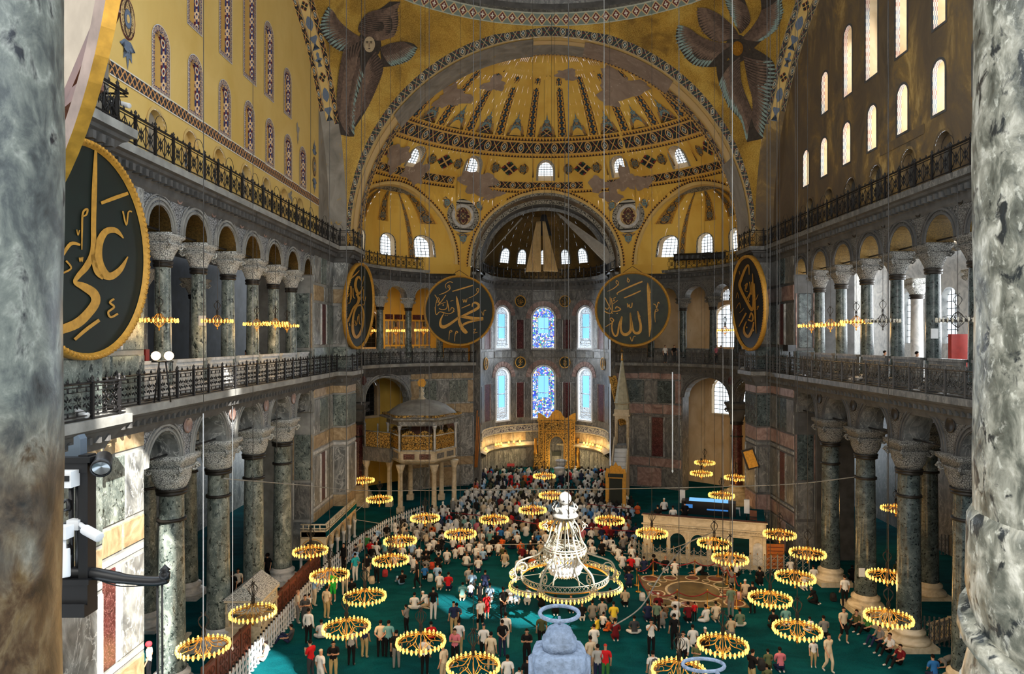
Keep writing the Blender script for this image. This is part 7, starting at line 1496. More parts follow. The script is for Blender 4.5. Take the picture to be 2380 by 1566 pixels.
# small calligraphy roundels of the apse
for (s, z, k, lab) in ((-2.72, 18.95, 0, 'upper left'), (2.5, 18.95, 1, 'upper right'), (-2.72, 12.1, 2, 'lower left'), (2.5, 12.1, 3, 'lower right'), (-9.4, 18.95, 4, 'outer upper left'), (9.4, 18.95, 5, 'outer upper right'), (-8.6, 12.1, 6, 'outer lower left'), (8.6, 12.1, 7, 'outer lower right')):
    c = ap(s, -.12, z); n = (ap(s, -1, z)-ap(s, 0, z)); QM = n.to_track_quat('Z', 'Y').to_matrix().to_4x4(); t = root('small_roundel', 'small green calligraphy roundel in the apse, '+lab, 'roundel', c, 0, 'small apse roundels'); m = MB(); a = MB(); a.lathe([(0, -.05), (.58, -.05), (.58, 0), (0, 0)], 24, smooth=False); m.merge(a, QM); m.build('board', BOARDG, t); m = MB(); a = MB(); a.lathe([(.56, -.06), (.66, -.04), (.66, .05), (.57, .05), (.56, 0)], 28, cap=False); m.merge(a, QM); m.build('gilded_rim', GOLDP, t)
    src, cx_, cy_, rr = [(MUH, 418, 446, 376), (ALL, 426, 443, 375), (ALI, 150, 560, 300), (OMA, 165, 450, 330)][k % 4]
    letters(src, lambda x, y, off: (QM @ Vector(((x-cx_)/rr*.5*(1 if k % 4 < 2 else 1.3), -(y-cy_)/rr*.5, 0)).to_4d()).to_3d()+n.normalized()*off, .01, .02).build('lettering', GOLDP, t)
# sagging wires
for k, (pts, lab) in enumerate(([[(520, 1112, 31), (700, 1127, 40), (850, 1140, 46), (1100, 1138, 46), (1420, 1136, 46), (1800, 1127, 42), (1990, 1108, 38)], 'long grey wire sagging across the nave from side to side'], [[(955, 1222, 49), (1050, 1262, 48), (1180, 1265, 47), (1290, 1262, 47)], 'white wire looping over the left half of the crowd'], [[(1330, 1262, 47), (1400, 1278, 47), (1480, 1288, 46), (1560, 1275, 44), (1660, 1235, 42)], 'white wire looping over the right half of the crowd'], [[(1425, 1455, 30), (1490, 1410, 31), (1540, 1330, 33), (1600, 1262, 36), (1640, 1245, 38)], 'white wire slanting over the inlaid pavement'], [[(825, 1190, 50), (845, 1172, 50), (860, 1150, 50)], 'short white wire by the far left pier'], [[(825, 1207, 50), (880, 1216, 50), (905, 1221, 50)], 'short white cable beyond the folding barrier'])):
    P = crom([tuple(at(*q)) for q in pts], 8); m = MB(); m.tube(P, .03, 5); tag(m.build('wire', STONE), lab, 'wire')
for k, (x, y, z0, z1, lab) in enumerate(((-13.3, 27, 2.6, 12.1, 'pale rope hanging in front of the second left column'), (-12.8, 23.5, 2.9, 12.2, 'pale rope hanging in front of the first left column'), (1.6, 30, 13.5, 40, 'white thick cable hanging to the right of the apse'), (5.0, 32, 8.6, 13.2, 'bright white cable end hanging before the pulpit'), (.05, 30, 7, 40, 'grey cable hanging left of the green-gold roundel'), (-3.8, 30, 6, 40, 'grey cable hanging over the left green roundel'), (-6.6, 34, 5, 40, 'grey cable hanging before the left exedra'), (6.3, 27, 6, 40, 'pale cable hanging over the marble tribune'), (8.7, 30, 7, 40, 'grey cable hanging left of the right roundel'), (-11.4, 40, 11, 40, 'grey cable hanging before the far left roundel'), (10.4, 33.5, 5, 40, 'dark cable hanging at the right over the tribune'), (14.9, 39.7, 2.5, 12.0, 'pale cable looping down beside a right-hand column'), (-14.6, 35.3, 9, 12.1, 'dark cable hanging from the north ledge'))):
    m = MB(); P = [(x, y, z0+(z1-z0)*i/4) for i in range(5)]; m.tube(P, .03 if k in (3,) else .018, 5); m.lathe([(0, z0-.1), (.05, z0), (0, z0+.12)], 6, (x, y, 0)); tag(m.build('hanging_cable', WHITEP if k in (0, 1, 3) else STONE if k in (2, 7) else IRONG), lab, 'cable')

# ------------------------------------------------------------------ people
def skin_mesh(J, bones, lv=1):
    names = list(J); me = bpy.data.meshes.new('tmp'); me.from_pydata([J[n][0] for n in names], [(names.index(a), names.index(b_)) for a, b_, *_ in bones], []); o = bpy.data.objects.new('tmp', me); COL.objects.link(o)
    o.modifiers.new('s', 'SKIN'); sk = me.skin_vertices[0].data
    for i, n in enumerate(names): r = J[n][1]; sk[i].radius = r if isinstance(r, tuple) else (r, r); sk[i].use_root = n == 'pelvis'
    u = o.modifiers.new('u', 'SUBSURF'); u.levels = u.render_levels = lv
    dg = bpy.context.evaluated_depsgraph_get(); ev = o.evaluated_get(dg); out = bpy.data.meshes.new_from_object(ev); vs = [v.co.copy() for v in out.vertices]; fs = [tuple(p.vertices) for p in out.polygons]; ns = [v.normal.copy() for v in out.vertices]
    bpy.data.objects.remove(o); bpy.data.meshes.remove(me); bpy.data.meshes.remove(out); return vs, fs, ns
def human(pose, sleeve='short', legs='long', hands=True):
    """joint table for a pose facing +y; returns meshes of body and clothes"""
    P = dict(POSES[pose]); J = {}; B = []
    def j(n, p, r): J[n] = (Vector(p), r)
    pv, ch, hd = Vector(P['pelvis']), Vector(P['chest']), Vector(P['head']); ax = (ch-pv).normalized()
    j('pelvis', pv, (.155, .12)); j('waist', pv.lerp(ch, .45), (.13, .105)); j('chest', ch, (.165, .115)); nk = ch.lerp(hd, .48); j('collar', ch+ax*.1, (.12, .085)); j('neck', nk, .052); j('jaw', hd+Vector((0, .012, -.05)), (.066, .075)); j('skull', hd+Vector((0, -.008, .045)), (.076, .09)); j('crown', hd+Vector((0, -.008, .1)), .06)
    B += [('pelvis', 'waist', 'shirt'), ('waist', 'chest', 'shirt'), ('chest', 'collar', 'shirt'), ('collar', 'neck', 'skin'), ('neck', 'jaw', 'skin'), ('jaw', 'skull', 'skin'), ('skull', 'crown', 'skin')]
    for s, q in ((-1, 'l'), (1, 'r')):
        g = lambda k: Vector(P[k+'_'+q]) if k+'_'+q in P else Vector((s*P[k][0], P[k][1], P[k][2]))
        sh, el, wr, hp, kn, an = g('shoulder'), g('elbow'), g('wrist'), g('hip'), g('knee'), g('ankle'); toe = g('toe')
        j('sh'+q, sh, .062); j('um'+q, sh.lerp(el, .6), .05); j('el'+q, el, .042); j('wr'+q, wr, .03)
        B += [('collar', 'sh'+q, 'shirt'), ('sh'+q, 'um'+q, 'shirt'), ('um'+q, 'el'+q, 'shirt' if sleeve == 'long' else 'skin'), ('el'+q, 'wr'+q, 'shirt' if sleeve == 'long' else 'skin')]
        d = (wr-el).normalized(); sd_ = d.cross(Vector((0, 1, .2))); sd_ = sd_.normalized() if sd_.length > .1 else Vector((1, 0, 0)); pm = wr+d*.075; j('pm'+q, pm, (.034, .018)); B.append(('wr'+q, 'pm'+q, 'skin'))
        if hands:
            cu = Vector(P.get('curl', (0, .3, 0)))
            for k in range(4): f0 = pm+sd_*(.027*(k-1.5)*.9)+d*.02; L = (.062, .074, .07, .055)[k]; j('f%d%s' % (k, q), f0+d*(L*.55)+cu*.015, .0095); j('g%d%s' % (k, q), f0+(d+cu*.9).normalized()*L*1.02, .008); B += [('pm'+q, 'f%d%s' % (k, q), 'skin'), ('f%d%s' % (k, q), 'g%d%s' % (k, q), 'skin')]
            j('t0'+q, wr+d*.045-sd_*.042, .011); j('t1'+q, wr+d*.09-sd_*.052+cu*.02, .009); B += [('wr'+q, 't0'+q, 'skin'), ('t0'+q, 't1'+q, 'skin')]
        j('hp'+q, hp, .092); j('th'+q, hp.lerp(kn, .5), .08); j('kn'+q, kn, .058); j('cf'+q, kn.lerp(an, .35), .055); j('an'+q, an, .038); j('to'+q, toe, (.042, .028))
        B += [('pelvis', 'hp'+q, 'trousers'), ('hp'+q, 'th'+q, 'trousers'), ('th'+q, 'kn'+q, 'trousers'), ('kn'+q, 'cf'+q, 'trousers' if legs == 'long' else 'skin'), ('cf'+q, 'an'+q, 'trousers' if legs == 'long' else 'skin'), ('an'+q, 'to'+q, 'shoe')]
    vs, fs, ns = skin_mesh(J, B, 1)
    seg = [(J[a][0], J[b_][0], c, (max(J[a][1]) if isinstance(J[a][1], tuple) else J[a][1])) for a, b_, c in B]
    def cls(p):
        best = None
        for a, b_, c, r in seg:
            d = b_-a; t = max(0, min(1, (p-a).dot(d)/max(1e-9, d.length_squared))); e = (p-a-d*t).length-r*.6
            if best is None or e < best[0]: best = (e, c)
        return best[1]
    tagf = [cls(sum((vs[i] for i in f), Vector())/len(f)) for f in fs]; out = {}
    m = MB(); m.add(vs, fs, 0, None, True); out['body'] = m.mesh('person_body', SKIN)
    for c, off in (('shirt', .014), ('trousers', .011), ('shoe', .006)):
        ff = [f for f, t in zip(fs, tagf) if t == c]; ids = sorted({i for f in ff for i in f}); mp_ = {i: k for k, i in enumerate(ids)}
        m = MB(); m.add([vs[i]+ns[i]*off for i in ids], [tuple(mp_[i] for i in f) for f in ff], 0, None, True); out[c] = m.mesh(c, CLOTH)
    for kind in ('hair', 'cap', 'scarf'):
        m = MB(); c = hd+Vector((0, -.012, .05)); fw = P.get('look', (0, 1, 0)); rows = []
        lat = 7; top = 1.0
        for i in range(lat):
            a = (pi*.66 if kind == 'hair' else pi*.40 if kind == 'cap' else pi*.72)*i/(lat-1); row = []
            for k in range(13):
                th = 2*pi*k/12; drop = (1.0 if kind != 'hair' else (.58 if sin(th) > .3 else .8 if sin(th) > -.2 else 1.0)); aa = a*drop; r = .094 if kind != 'scarf' else .112+.03*(i/(lat-1)); row.append(c+Vector((r*sin(aa)*cos(th)*.9, r*1.08*sin(aa)*sin(th), r*cos(aa)*1.0)))
            rows.append(row)
        m.grid(rows); out[kind] = m.mesh(kind, CLOTH)
    m = MB()                                                        # face: eyes, mouth, nose, ears
    for s in (-1, 1): m.box(hd+Vector((s*.03, .082, .012)), (.024, .02, .012)); m.box(hd+Vector((s*.03, .083, .03)), (.032, .016, .006))
    m.box(hd+Vector((0, .082, -.055)), (.04, .016, .01)); out['face'] = m.mesh('facial_features', FACED)
    m = MB(); m.tube([hd+Vector((0, .08, .015)), hd+Vector((0, .108, -.022)), hd+Vector((0, .085, -.03))], [.008, .014, .008], 6)
    for s in (-1, 1): m.tube([hd+Vector((s*.078, .0, -.015)), hd+Vector((s*.092, -.008, .01)), hd+Vector((s*.082, -.004, .03))], [.008, .014, .006], 5)
    out['nose'] = m.mesh('nose_and_ears', SKIN); return out
FACED = plain('dark_facial_features', G(60, 40, 34), .7)
ST = dict(pelvis=(0, 0, .95), chest=(0, .0, 1.3), head=(0, .02, 1.6), shoulder=(.185, -.01, 1.39), elbow=(.235, -.04, 1.12), wrist=(.235, .05, .88), hip=(.095, 0, .88), knee=(.105, .02, .49), ankle=(.11, -.03, .09), toe=(.125, .12, .04))
KN = dict(pelvis=(0, -.1, .26), chest=(0, -.02, .6), head=(0, .05, .89), shoulder=(.185, -.03, .69), elbow=(.235, .03, .44), wrist=(.13, .22, .3), hip=(.1, -.06, .2), knee=(.15, .33, .1), ankle=(.1, -.2, .07), toe=(.08, -.3, .05))
POSES = {'stand': ST, 'kneel': KN,
         'phone': dict(ST, elbow=(.22, .06, 1.13), wrist=(.07, .26, 1.24), head=(0, .06, 1.59)), 'photo': dict(ST, elbow=(.22, .2, 1.3), wrist=(.09, .34, 1.55)),
         'behind': dict(ST, elbow=(.25, -.12, 1.14), wrist=(.05, -.18, .98)), 'walk': dict(ST, hip=(.09, 0, .88), knee_l=(-.1, .14, .5), ankle_l=(-.1, .1, .1), toe_l=(-.11, .25, .07), knee_r=(.1, .0, .49), ankle_r=(.1, -.24, .13), toe_r=(.11, -.1, .05), elbow_l=(-.23, -.12, 1.14), wrist_l=(-.22, -.12, .9), elbow_r=(.23, .03, 1.13), wrist_r=(.22, .18, .93)),
         'bowed': dict(KN, chest=(0, .08, .55), head=(0, .24, .76), shoulder=(.185, .08, .62), elbow=(.22, .22, .38), wrist=(.1, .34, .25)),
         'cross': dict(pelvis=(0, -.06, .15), chest=(0, 0, .5), head=(0, .05, .8), shoulder=(.185, -.01, .6), elbow=(.24, .06, .34), wrist=(.16, .26, .22), hip=(.11, 0, .12), knee=(.36, .2, .13), ankle_l=(.08, .3, .07), ankle_r=(-.1, .24, .07), toe_l=(.2, .3, .05), toe_r=(-.22, .27, .05)),
         'lean': dict(pelvis=(0, -.1, .15), chest=(0, -.16, .5), head=(0, -.12, .8), shoulder=(.185, -.17, .6), elbow=(.24, -.04, .36), wrist=(.2, .2, .34), hip=(.1, -.02, .13), knee=(.15, .36, .44), ankle=(.14, .58, .07), toe=(.15, .74, .05)),
         'sujud': dict(pelvis=(0, -.25, .5), chest=(0, .14, .3), head=(0, .45, .14), shoulder=(.18, .2, .26), elbow=(.27, .28, .1), wrist=(.2, .5, .06), hip=(.1, -.26, .45), knee=(.14, -.08, .08), ankle=(.12, -.5, .08), toe=(.12, -.6, .04))}
TEMPL = {(p, sl, lg): human(p, sl, lg) for p, sl, lg in [('stand', 'short', 'long'), ('stand', 'long', 'long'), ('stand', 'short', 'bare'), ('phone', 'short', 'long'), ('photo', 'short', 'long'), ('behind', 'short', 'long'), ('walk', 'short', 'long'), ('walk', 'short', 'bare'), ('kneel', 'short', 'long'), ('kneel', 'long', 'long'), ('bowed', 'short', 'long'), ('cross', 'short', 'long'), ('lean', 'short', 'long'), ('sujud', 'short', 'long')]}
PAL = {'white': G(222, 220, 216), 'cream': G(214, 196, 168), 'light blue': G(150, 184, 220), 'grey': G(128, 126, 122), 'black': G(26, 26, 28), 'navy': G(38, 46, 74), 'red': G(196, 36, 40), 'maroon': G(104, 28, 34), 'olive': G(76, 78, 52), 'blue': G(48, 110, 176), 'pink': G(206, 118, 130), 'green': G(60, 120, 64), 'yellow': G(222, 196, 66), 'turquoise': G(40, 160, 172), 'orange': G(206, 96, 44), 'brown': G(112, 84, 60), 'beige': G(186, 168, 140), 'dark grey': G(64, 66, 70), 'teal': G(110, 160, 160), 'sage': G(104, 124, 104), 'khaki': G(180, 158, 112), 'plum': G(84, 50, 66), 'bright green': G(50, 190, 70), 'striped grey': G(168, 166, 162), 'camouflage': G(96, 104, 72)}
def person(pos, rz, pose, shirt, trousers, label, group=None, sleeve='short', legs='long', head='hair', hcol=None, sc=1.0, face=False):
    T_ = TEMPL.get((pose, sleeve, legs)) or TEMPL[(pose, 'short', 'long')]; o = put('person', T_['body'], None, pos, rz, label, 'person', group); o.scale = (sc, sc, sc)
    for k, c in (('shirt', PAL[shirt]), ('trousers', PAL[trousers]), ('shoe', G(190, 186, 180))):
        if k == 'shoe' and sc*1.75*F/max(10, pos[1]) < 62: continue
        q = put({'shoe': 'socks'}.get(k, k), T_[k], o); q.color = (*c, 1)
    q = put({'hair': 'hair', 'cap': 'cap', 'scarf': 'headscarf'}[head], T_[head], o); q.color = (*(hcol or (G(28, 22, 20) if head == 'hair' else G(220, 220, 216))), 1)
    if face: put('facial_features', T_['face'], o); put('nose_and_ears', T_['nose'], o)
    return o
def bag(label, pos, col, w=.34, h=.45, rz=0):
    t = root('backpack', label, 'backpack', pos, rz); m = MB(); m.lathe([(w*.42, 0), (w*.5, h*.1), (w*.5, h*.7), (w*.38, h*.95), (0, h)], 12, sq=[.4]*5); o = m.build('sack', plain('bag_cloth', col, .8), t); m = MB(); m.box((0, -w*.5, h*.35), (w*.7, .07, h*.4)); m.build('pocket', plain('bag_pocket', tuple(c*.7 for c in col), .8), t); m = MB(); m.tube([(-.05, 0, h), (0, 0, h+.06), (.05, 0, h)], .012, 5); m.build('handle', BLACKP, t)
def C3(x, y): return (600+x/3.71875, 1150+y/3.71875)
def C4(x, y): return (1150+x/3.71875, 1150+y/3.71875)
def C5(x, y): return (1700+x/3.5, 1150+y/3.5)
# (picture point of the feet, heading in degrees (0 = towards the apse), pose, shirt, trousers, label, options)
NEARP = [
 (C3(740, 650), 150, 'stand', 'black', 'black', 'man in a black suit standing against the folding barrier', dict(sleeve='long', face=True)), (C3(838, 748), 40, 'stand', 'turquoise', 'white', 'man in turquoise shirt and white trousers beside the barrier', {}),
 (C3(938, 756), 10, 'stand', 'black', 'cream', 'person in black tee and cream trousers left of the crowd', {}), (C3(1025, 766), -20, 'phone', 'dark grey', 'black', 'dark-clothed person standing under two stacked lamp rings', {}), (C3(1375, 810), 90, 'walk', 'black', 'black', 'man all in black walking left of the seated crowd', {}),
 (C3(648, 920), 170, 'stand', 'bright green', 'bright green', 'woman in a bright green dress behind a lamp ring', dict(legs='bare', face=True)), (C3(592, 1072), -20, 'stand', 'cream', 'khaki', 'man in cream shirt and tan trousers, back turned, near the barrier', {}), (C3(750, 870), 10, 'stand', 'black', 'cream', 'person in black top and cream trousers behind the upper lamp ring', {}), (C3(810, 860), 30, 'cross', 'black', 'black', 'person in black crouched beside cream trousers', {}),
 (C3(485, 960), -50, 'phone', 'light blue', 'cream', 'man in light blue shirt at the folding barrier', {}), (C3(342, 1110), -60, 'stand', 'cream', 'grey', 'bald man in cream shirt leaning at the barrier', dict(hcol=G(150, 112, 90))), (C3(405, 1152), 200, 'phone', 'dark grey', 'dark grey', 'man in dark grey tee holding a phone by the barrier', dict(face=True)), (C3(440, 1080), -40, 'stand', 'white', 'grey', 'boy in white beside the light blue shirt man', dict(sc=.8)),
 (C3(435, 1290), -10, 'stand', 'white', 'black', 'man in white shirt and black trousers near the barrier, back turned', dict(sleeve='long')), (C3(545, 1242), 10, 'cross', 'white', 'white', 'man in white sitting left of a lamp ring, near the barrier', {}), (C3(262, 1282), 90, 'lean', 'dark grey', 'navy', 'man in dark tee sitting against the barrier with knees up', dict(face=True)), (C3(40, 1440), 110, 'lean', 'white', 'white', 'man in white crouching at the sunlit foot of the barrier', dict(face=True)),
 (C3(455, 1600), 60, 'phone', 'red', 'dark grey', 'man in red tee standing at the bottom left', {}), (C3(540, 1690), -30, 'stand', 'white', 'white', 'person in white tee and pale cap at the bottom left', dict(head='cap', hcol=G(200, 186, 160))), (C3(650, 1604), 190, 'phone', 'black', 'khaki', 'man in black tee and tan trousers facing us at the bottom left', dict(face=True)), (C3(805, 1476), 0, 'stand', 'striped grey', 'black', 'person in striped grey shirt behind a low lamp ring', {}),
 (C3(920, 1410), -15, 'stand', 'navy', 'khaki', 'man in navy shirt and tan trousers, back turned', {}), (C3(1058, 1404), 10, 'behind', 'cream', 'black', 'woman in cream top and black shorts', dict(legs='bare')), (C3(1128, 1406), 0, 'stand', 'teal', 'black', 'man in blue-green shirt and black trousers', {}), (C3(1195, 1502), 10, 'stand', 'black', 'grey', 'man in black tee and grey jeans at the front', {}), (C3(1282, 1192), 60, 'phone', 'grey', 'black', 'boy in grey vest looking at a phone', dict(sc=.82)),
 (C3(1495, 1260), 10, 'cross', 'red', 'black', 'person in red and black sitting behind a front lamp ring', {}), (C3(1514, 1082), 0, 'stand', 'black', 'white', 'man in black tee and white trousers, back turned', {}), (C3(1350, 992), 0, 'cross', 'white', 'white', 'man in white sitting beside the black tee and white trousers', {}), (C3(1452, 978), 60, 'bowed', 'white', 'beige', 'crouching man in white with a pale cap', dict(head='cap')), (C3(1690, 1222), 20, 'stand', 'navy', 'khaki', 'man in navy polo and khaki trousers with a cap', dict(head='cap', hcol=G(30, 26, 24))), (C3(1716, 1104), 10, 'kneel', 'dark grey', 'black', 'dark-clothed person sitting in the left sun patch shadow', {}),
 (C3(1922, 1186), 30, 'walk', 'white', 'black', 'person in white shirt and black shorts walking through sun', dict(legs='bare')), (C3(1975, 1072), 200, 'stand', 'red', 'red', 'girl in a bright red dress near the sun patch', dict(legs='bare', sc=.8)), (C3(2118, 1080), 30, 'behind', 'black', 'black', 'person in black with hands clasped behind, left of the great chandelier', {}), (C3(1440, 1560), 0, 'stand', 'white', 'black', 'person in white shirt half hidden by a front lamp ring', {}), (C3(1702, 1482), 170, 'phone', 'pink', 'black', 'man in pink shirt holding a phone', dict(face=True)), (C3(1735, 1400), 10, 'stand', 'white', 'khaki', 'person in white behind the pink shirt man', {}),
 (C3(2110, 1402), 20, 'behind', 'black', 'navy', 'man in black tee and dark jeans, hand on hip', {}), (C3(2140, 1330), 0, 'stand', 'white', 'white', 'long-haired person in white behind the black tee and jeans', {}), (C3(2322, 1484), 180, 'phone', 'black', 'black', 'man in black looking down at a phone left of the stone post', dict(face=True)), (C3(1950, 1442), 0, 'stand', 'white', 'black', 'person in white tee with a shoulder strap and dark cap', dict(head='cap', hcol=G(40, 44, 60))), (C3(2012, 1520), -10, 'stand', 'cream', 'beige', 'man in cream tee behind the front lamp ring, back turned', {}), (C3(1600, 1640), 60, 'stand', 'cream', 'beige', 'person in pale top at the bottom edge left of a lamp ring', {}), (C3(2155, 1745), 0, 'stand', 'white', 'navy', 'man in white tee at the bottom edge left of the stone post', {}), (C3(2330, 1760), 0, 'stand', 'black', 'black', 'person in black jacket at the bottom edge beside the stone post', {}), (C3(2255, 1745), 0, 'stand', 'white', 'white', 'child at the bottom edge by the stone post', dict(sc=.7)),
 (C3(1240, 778), 30, 'lean', 'black', 'light blue', 'person in black tee and jeans sitting below stacked lamp rings', {}), (C3(1645, 818), 0, 'kneel', 'red', 'navy', 'man in bright red shirt kneeling at the edge of the crowd', {}), (C3(1568, 812), 0, 'kneel', 'white', 'beige', 'man in white shirt kneeling left of the red shirt', {}), (C3(1550, 735), 0, 'kneel', 'light blue', 'navy', 'man in light blue kneeling beside a patterned backpack', {}), (C3(1440, 722), 0, 'kneel', 'blue', 'black', 'child in bright blue tee kneeling left of a backpack', dict(sc=.85)), (C3(1558, 640), 0, 'kneel', 'black', 'black', 'man in black kneeling behind an orange backpack', {}), (C3(1632, 592), 0, 'kneel', 'white', 'grey', 'man in white kneeling above the bright red shirt', {}), (C3(1758, 548), 0, 'kneel', 'white', 'black', 'man in white kneeling beside a small child', {}), (C3(1704, 548), 0, 'kneel', 'white', 'white', 'child in white kneeling beside a man in white', dict(sc=.8)),
 (C3(1390, 568), 0, 'kneel', 'white', 'dark grey', 'man in white with a dark strap sitting under a lamp ring', {}), (C3(1450, 580), 10, 'kneel', 'black', 'beige', 'man in black tee and beige trousers sitting at the left crowd edge', {}), (C3(1516, 486), 0, 'kneel', 'white', 'white', 'man in printed white tee kneeling at the left crowd edge', {}), (C3(1330, 524), 0, 'kneel', 'light blue', 'grey', 'man in pale blue shirt beside a lamp ring at left', {}), (C3(1590, 432), 10, 'kneel', 'white', 'grey', 'man in white at the end of the left wire', {}), (C3(1098, 516), 0, 'kneel', 'teal', 'grey', 'man in pale teal shirt in the left group', {}), (C3(1022, 532), 0, 'kneel', 'white', 'white', 'man in white with a white cap in the left group', dict(head='cap')), (C3(970, 516), 0, 'kneel', 'red', 'black', 'man in red in the left group by the barrier', {}), (C3(1034, 494), 0, 'kneel', 'black', 'black', 'man in black in the left group by the barrier', {}), (C3(938, 464), 0, 'kneel', 'green', 'black', 'man in green in the left group by the barrier', {}), (C3(995, 434), 60, 'lean', 'white', 'plum', 'man in white leaning in the left group by the barrier', {}), (C3(868, 500), 60, 'lean', 'cream', 'beige', 'bald man in cream at the barrier near the left group', dict(hcol=G(150, 112, 90))), (C3(826, 540), 80, 'lean', 'dark grey', 'grey', 'man in grey at the barrier near the left group', {}), (C3(850, 590), 50, 'bowed', 'light blue', 'white', 'bowed man in light blue next to the turquoise shirt', {}),
 (C3(1765, 902), 0, 'bowed', 'teal', 'beige', 'person in pale turquoise kneeling above the sun patch', {}), (C3(1836, 872), 0, 'bowed', 'white', 'navy', 'child in pale clothes kneeling beside pale turquoise', dict(sc=.8)), (C3(2002, 918), 0, 'kneel', 'light blue', 'white', 'man in light blue kneeling left of the great chandelier', {}), (C3(1916, 930), 180, 'stand', 'black', 'black', 'child in black standing between kneeling men', dict(sc=.65, face=True)), (C3(1962, 800), 0, 'kneel', 'navy', 'navy', 'man in navy kneeling near the left rim of the great chandelier', {}), (C3(1820, 760), 0, 'kneel', 'striped grey', 'grey', 'person in spotted shirt kneeling at the crowd edge', {}), (C3(1850, 800), 0, 'kneel', 'light blue', 'grey', 'man in blue kneeling behind the sun patch', {}),
 (C4(130, 930), 0, 'kneel', 'white', 'white', 'sunlit man in white under the left rim of the great chandelier', {}), (C4(190, 935), 0, 'bowed', 'light blue', 'white', 'sunlit bowed man under the great chandelier', {}), (C4(280, 940), 0, 'bowed', 'striped grey', 'white', 'bowed man in white and black below the lobed lamp ring', {}), (C4(405, 972), 0, 'kneel', 'black', 'black', 'man in black kneeling below the lobed lamp ring', {}), (C4(525, 1030), 0, 'kneel', 'black', 'black', 'man in dark clothes behind the post ring', {}), (C4(660, 1010), 0, 'kneel', 'olive', 'black', 'man in olive kneeling below the great chandelier', {}), (C4(755, 1078), 0, 'kneel', 'black', 'white', 'fair-haired child in black kneeling below the great chandelier', dict(hcol=G(150, 120, 80), sc=.9)), (C4(845, 1078), 0, 'kneel', 'grey', 'grey', 'man in grey raising an arm below the great chandelier', {}), (C4(930, 1062), 0, 'kneel', 'striped grey', 'grey', 'man in pale grey shirt kneeling before the yellow shirt', {}), (C4(1028, 1092), 0, 'kneel', 'yellow', 'beige', 'man in pale yellow shirt kneeling', {}), (C4(1126, 956), 0, 'kneel', 'beige', 'black', 'man in beige kneeling by the corner of the pavement', {}), (C4(985, 942), 30, 'lean', 'black', 'dark grey', 'man in black with a printed back right of the great chandelier', {}),
 (C4(405, 1340), 0, 'stand', 'olive', 'black', 'man in olive tee behind the blue-grey post', {}), (C4(858, 1300), 0, 'kneel', 'white', 'white', 'man in white kneeling with a black shoulder bag', {}), (C4(885, 1172), 60, 'cross', 'yellow', 'yellow', 'child in yellow sitting', dict(sc=.8)), (C4(938, 1150), -30, 'kneel', 'white', 'black', 'child in white beside the yellow child', dict(sc=.8)), (C4(985, 1180), 40, 'cross', 'orange', 'orange', 'small child in orange beside the maroon shirt', dict(sc=.7)), (C4(1042, 1248), 0, 'kneel', 'maroon', 'maroon', 'person in maroon kneeling at the front', {}), (C4(1206, 1206), 0, 'cross', 'dark grey', 'white', 'man in dark grey tee sitting alone on the carpet', {}),
 (C4(1352, 1396), 180, 'photo', 'white', 'black', 'person in white flowered shirt taking a photo', dict(face=True)), (C4(1400, 1180), -20, 'stand', 'sage', 'black', 'person in pale green behind the flowered shirt', dict(sc=.9)), (C4(1322, 1084), 0, 'kneel', 'navy', 'navy', 'man in navy kneeling before the pavement', {}), (C4(1412, 1010), 0, 'kneel', 'maroon', 'black', 'man in maroon with a white cap before the pavement', dict(head='cap')), (C4(1442, 1138), 0, 'kneel', 'grey', 'grey', 'man in grey kneeling behind the pale green', {}), (C4(1476, 1055), 0, 'kneel', 'brown', 'brown', 'small child in rust before the pavement', dict(sc=.65)), (C4(1566, 1042), 0, 'kneel', 'white', 'white', 'man in white kneeling directly before the pavement', {}), (C4(1560, 1124), 0, 'kneel', 'white', 'grey', 'man in white kneeling behind another before the pavement', {}), (C4(1552, 1342), 0, 'stand', 'black', 'black', 'man in black standing with his back turned below the pavement', {}),
 (C4(1672, 1094), 0, 'kneel', 'maroon', 'black', 'man in dark red check kneeling', {}), (C4(1726, 1096), 0, 'stand', 'red', 'black', 'toddler in red standing beside the red check', dict(sc=.6)), (C4(1826, 1102), 30, 'cross', 'white', 'white', 'man in white sitting sideways near the pavement corner', {}), (C4(1912, 1088), 0, 'kneel', 'cream', 'beige', 'man in cream kneeling behind a lamp cage', {}), (C4(2040, 1062), 10, 'stand', 'sage', 'grey', 'man in grey-green tee standing at the pavement corner', {}), (C4(2120, 1142), 0, 'cross', 'sage', 'white', 'man in green tee sitting cross-legged', {}), (C4(1820, 1330), 0, 'kneel', 'black', 'black', 'man in black with a white cap before a front lamp ring', dict(head='cap')), (C4(1712, 1306), 0, 'kneel', 'white', 'white', 'man in white kneeling left of a front lamp ring', {}), (C4(2040, 1218), 0, 'kneel', 'beige', 'grey', 'man in beige tee behind a front lamp ring', {}),
 (C4(1628, 1512), 150, 'stand', 'white', 'black', 'person in white robe with a raised arm at the front', dict(sleeve='long', face=True)), (C4(1742, 1560), 160, 'phone', 'camouflage', 'khaki', 'person in patterned shirt beside the white robe', dict(sc=.85)), (C4(1366, 1704), 0, 'stand', 'white', 'beige', 'man in white tee wearing a grey backpack', {}), (C4(2222, 1690), -60, 'phone', 'black', 'khaki', 'man in black tee with a black backpack at the front right', {}), (C4(2352, 1640), 0, 'kneel', 'camouflage', 'olive', 'child in camouflage shirt sitting at the front right', dict(sc=.85)), (C4(890, 1640), 0, 'stand', 'striped grey', 'navy', 'man in blue check shirt behind the stone post', {}), (C4(956, 1640), 0, 'stand', 'red', 'green', 'person in red tee and red cap right of the stone post', dict(head='cap', hcol=G(190, 60, 50))), (C4(826, 1560), 20, 'stand', 'cream', 'beige', 'person in pale shirt tucked behind the stone post', {}),
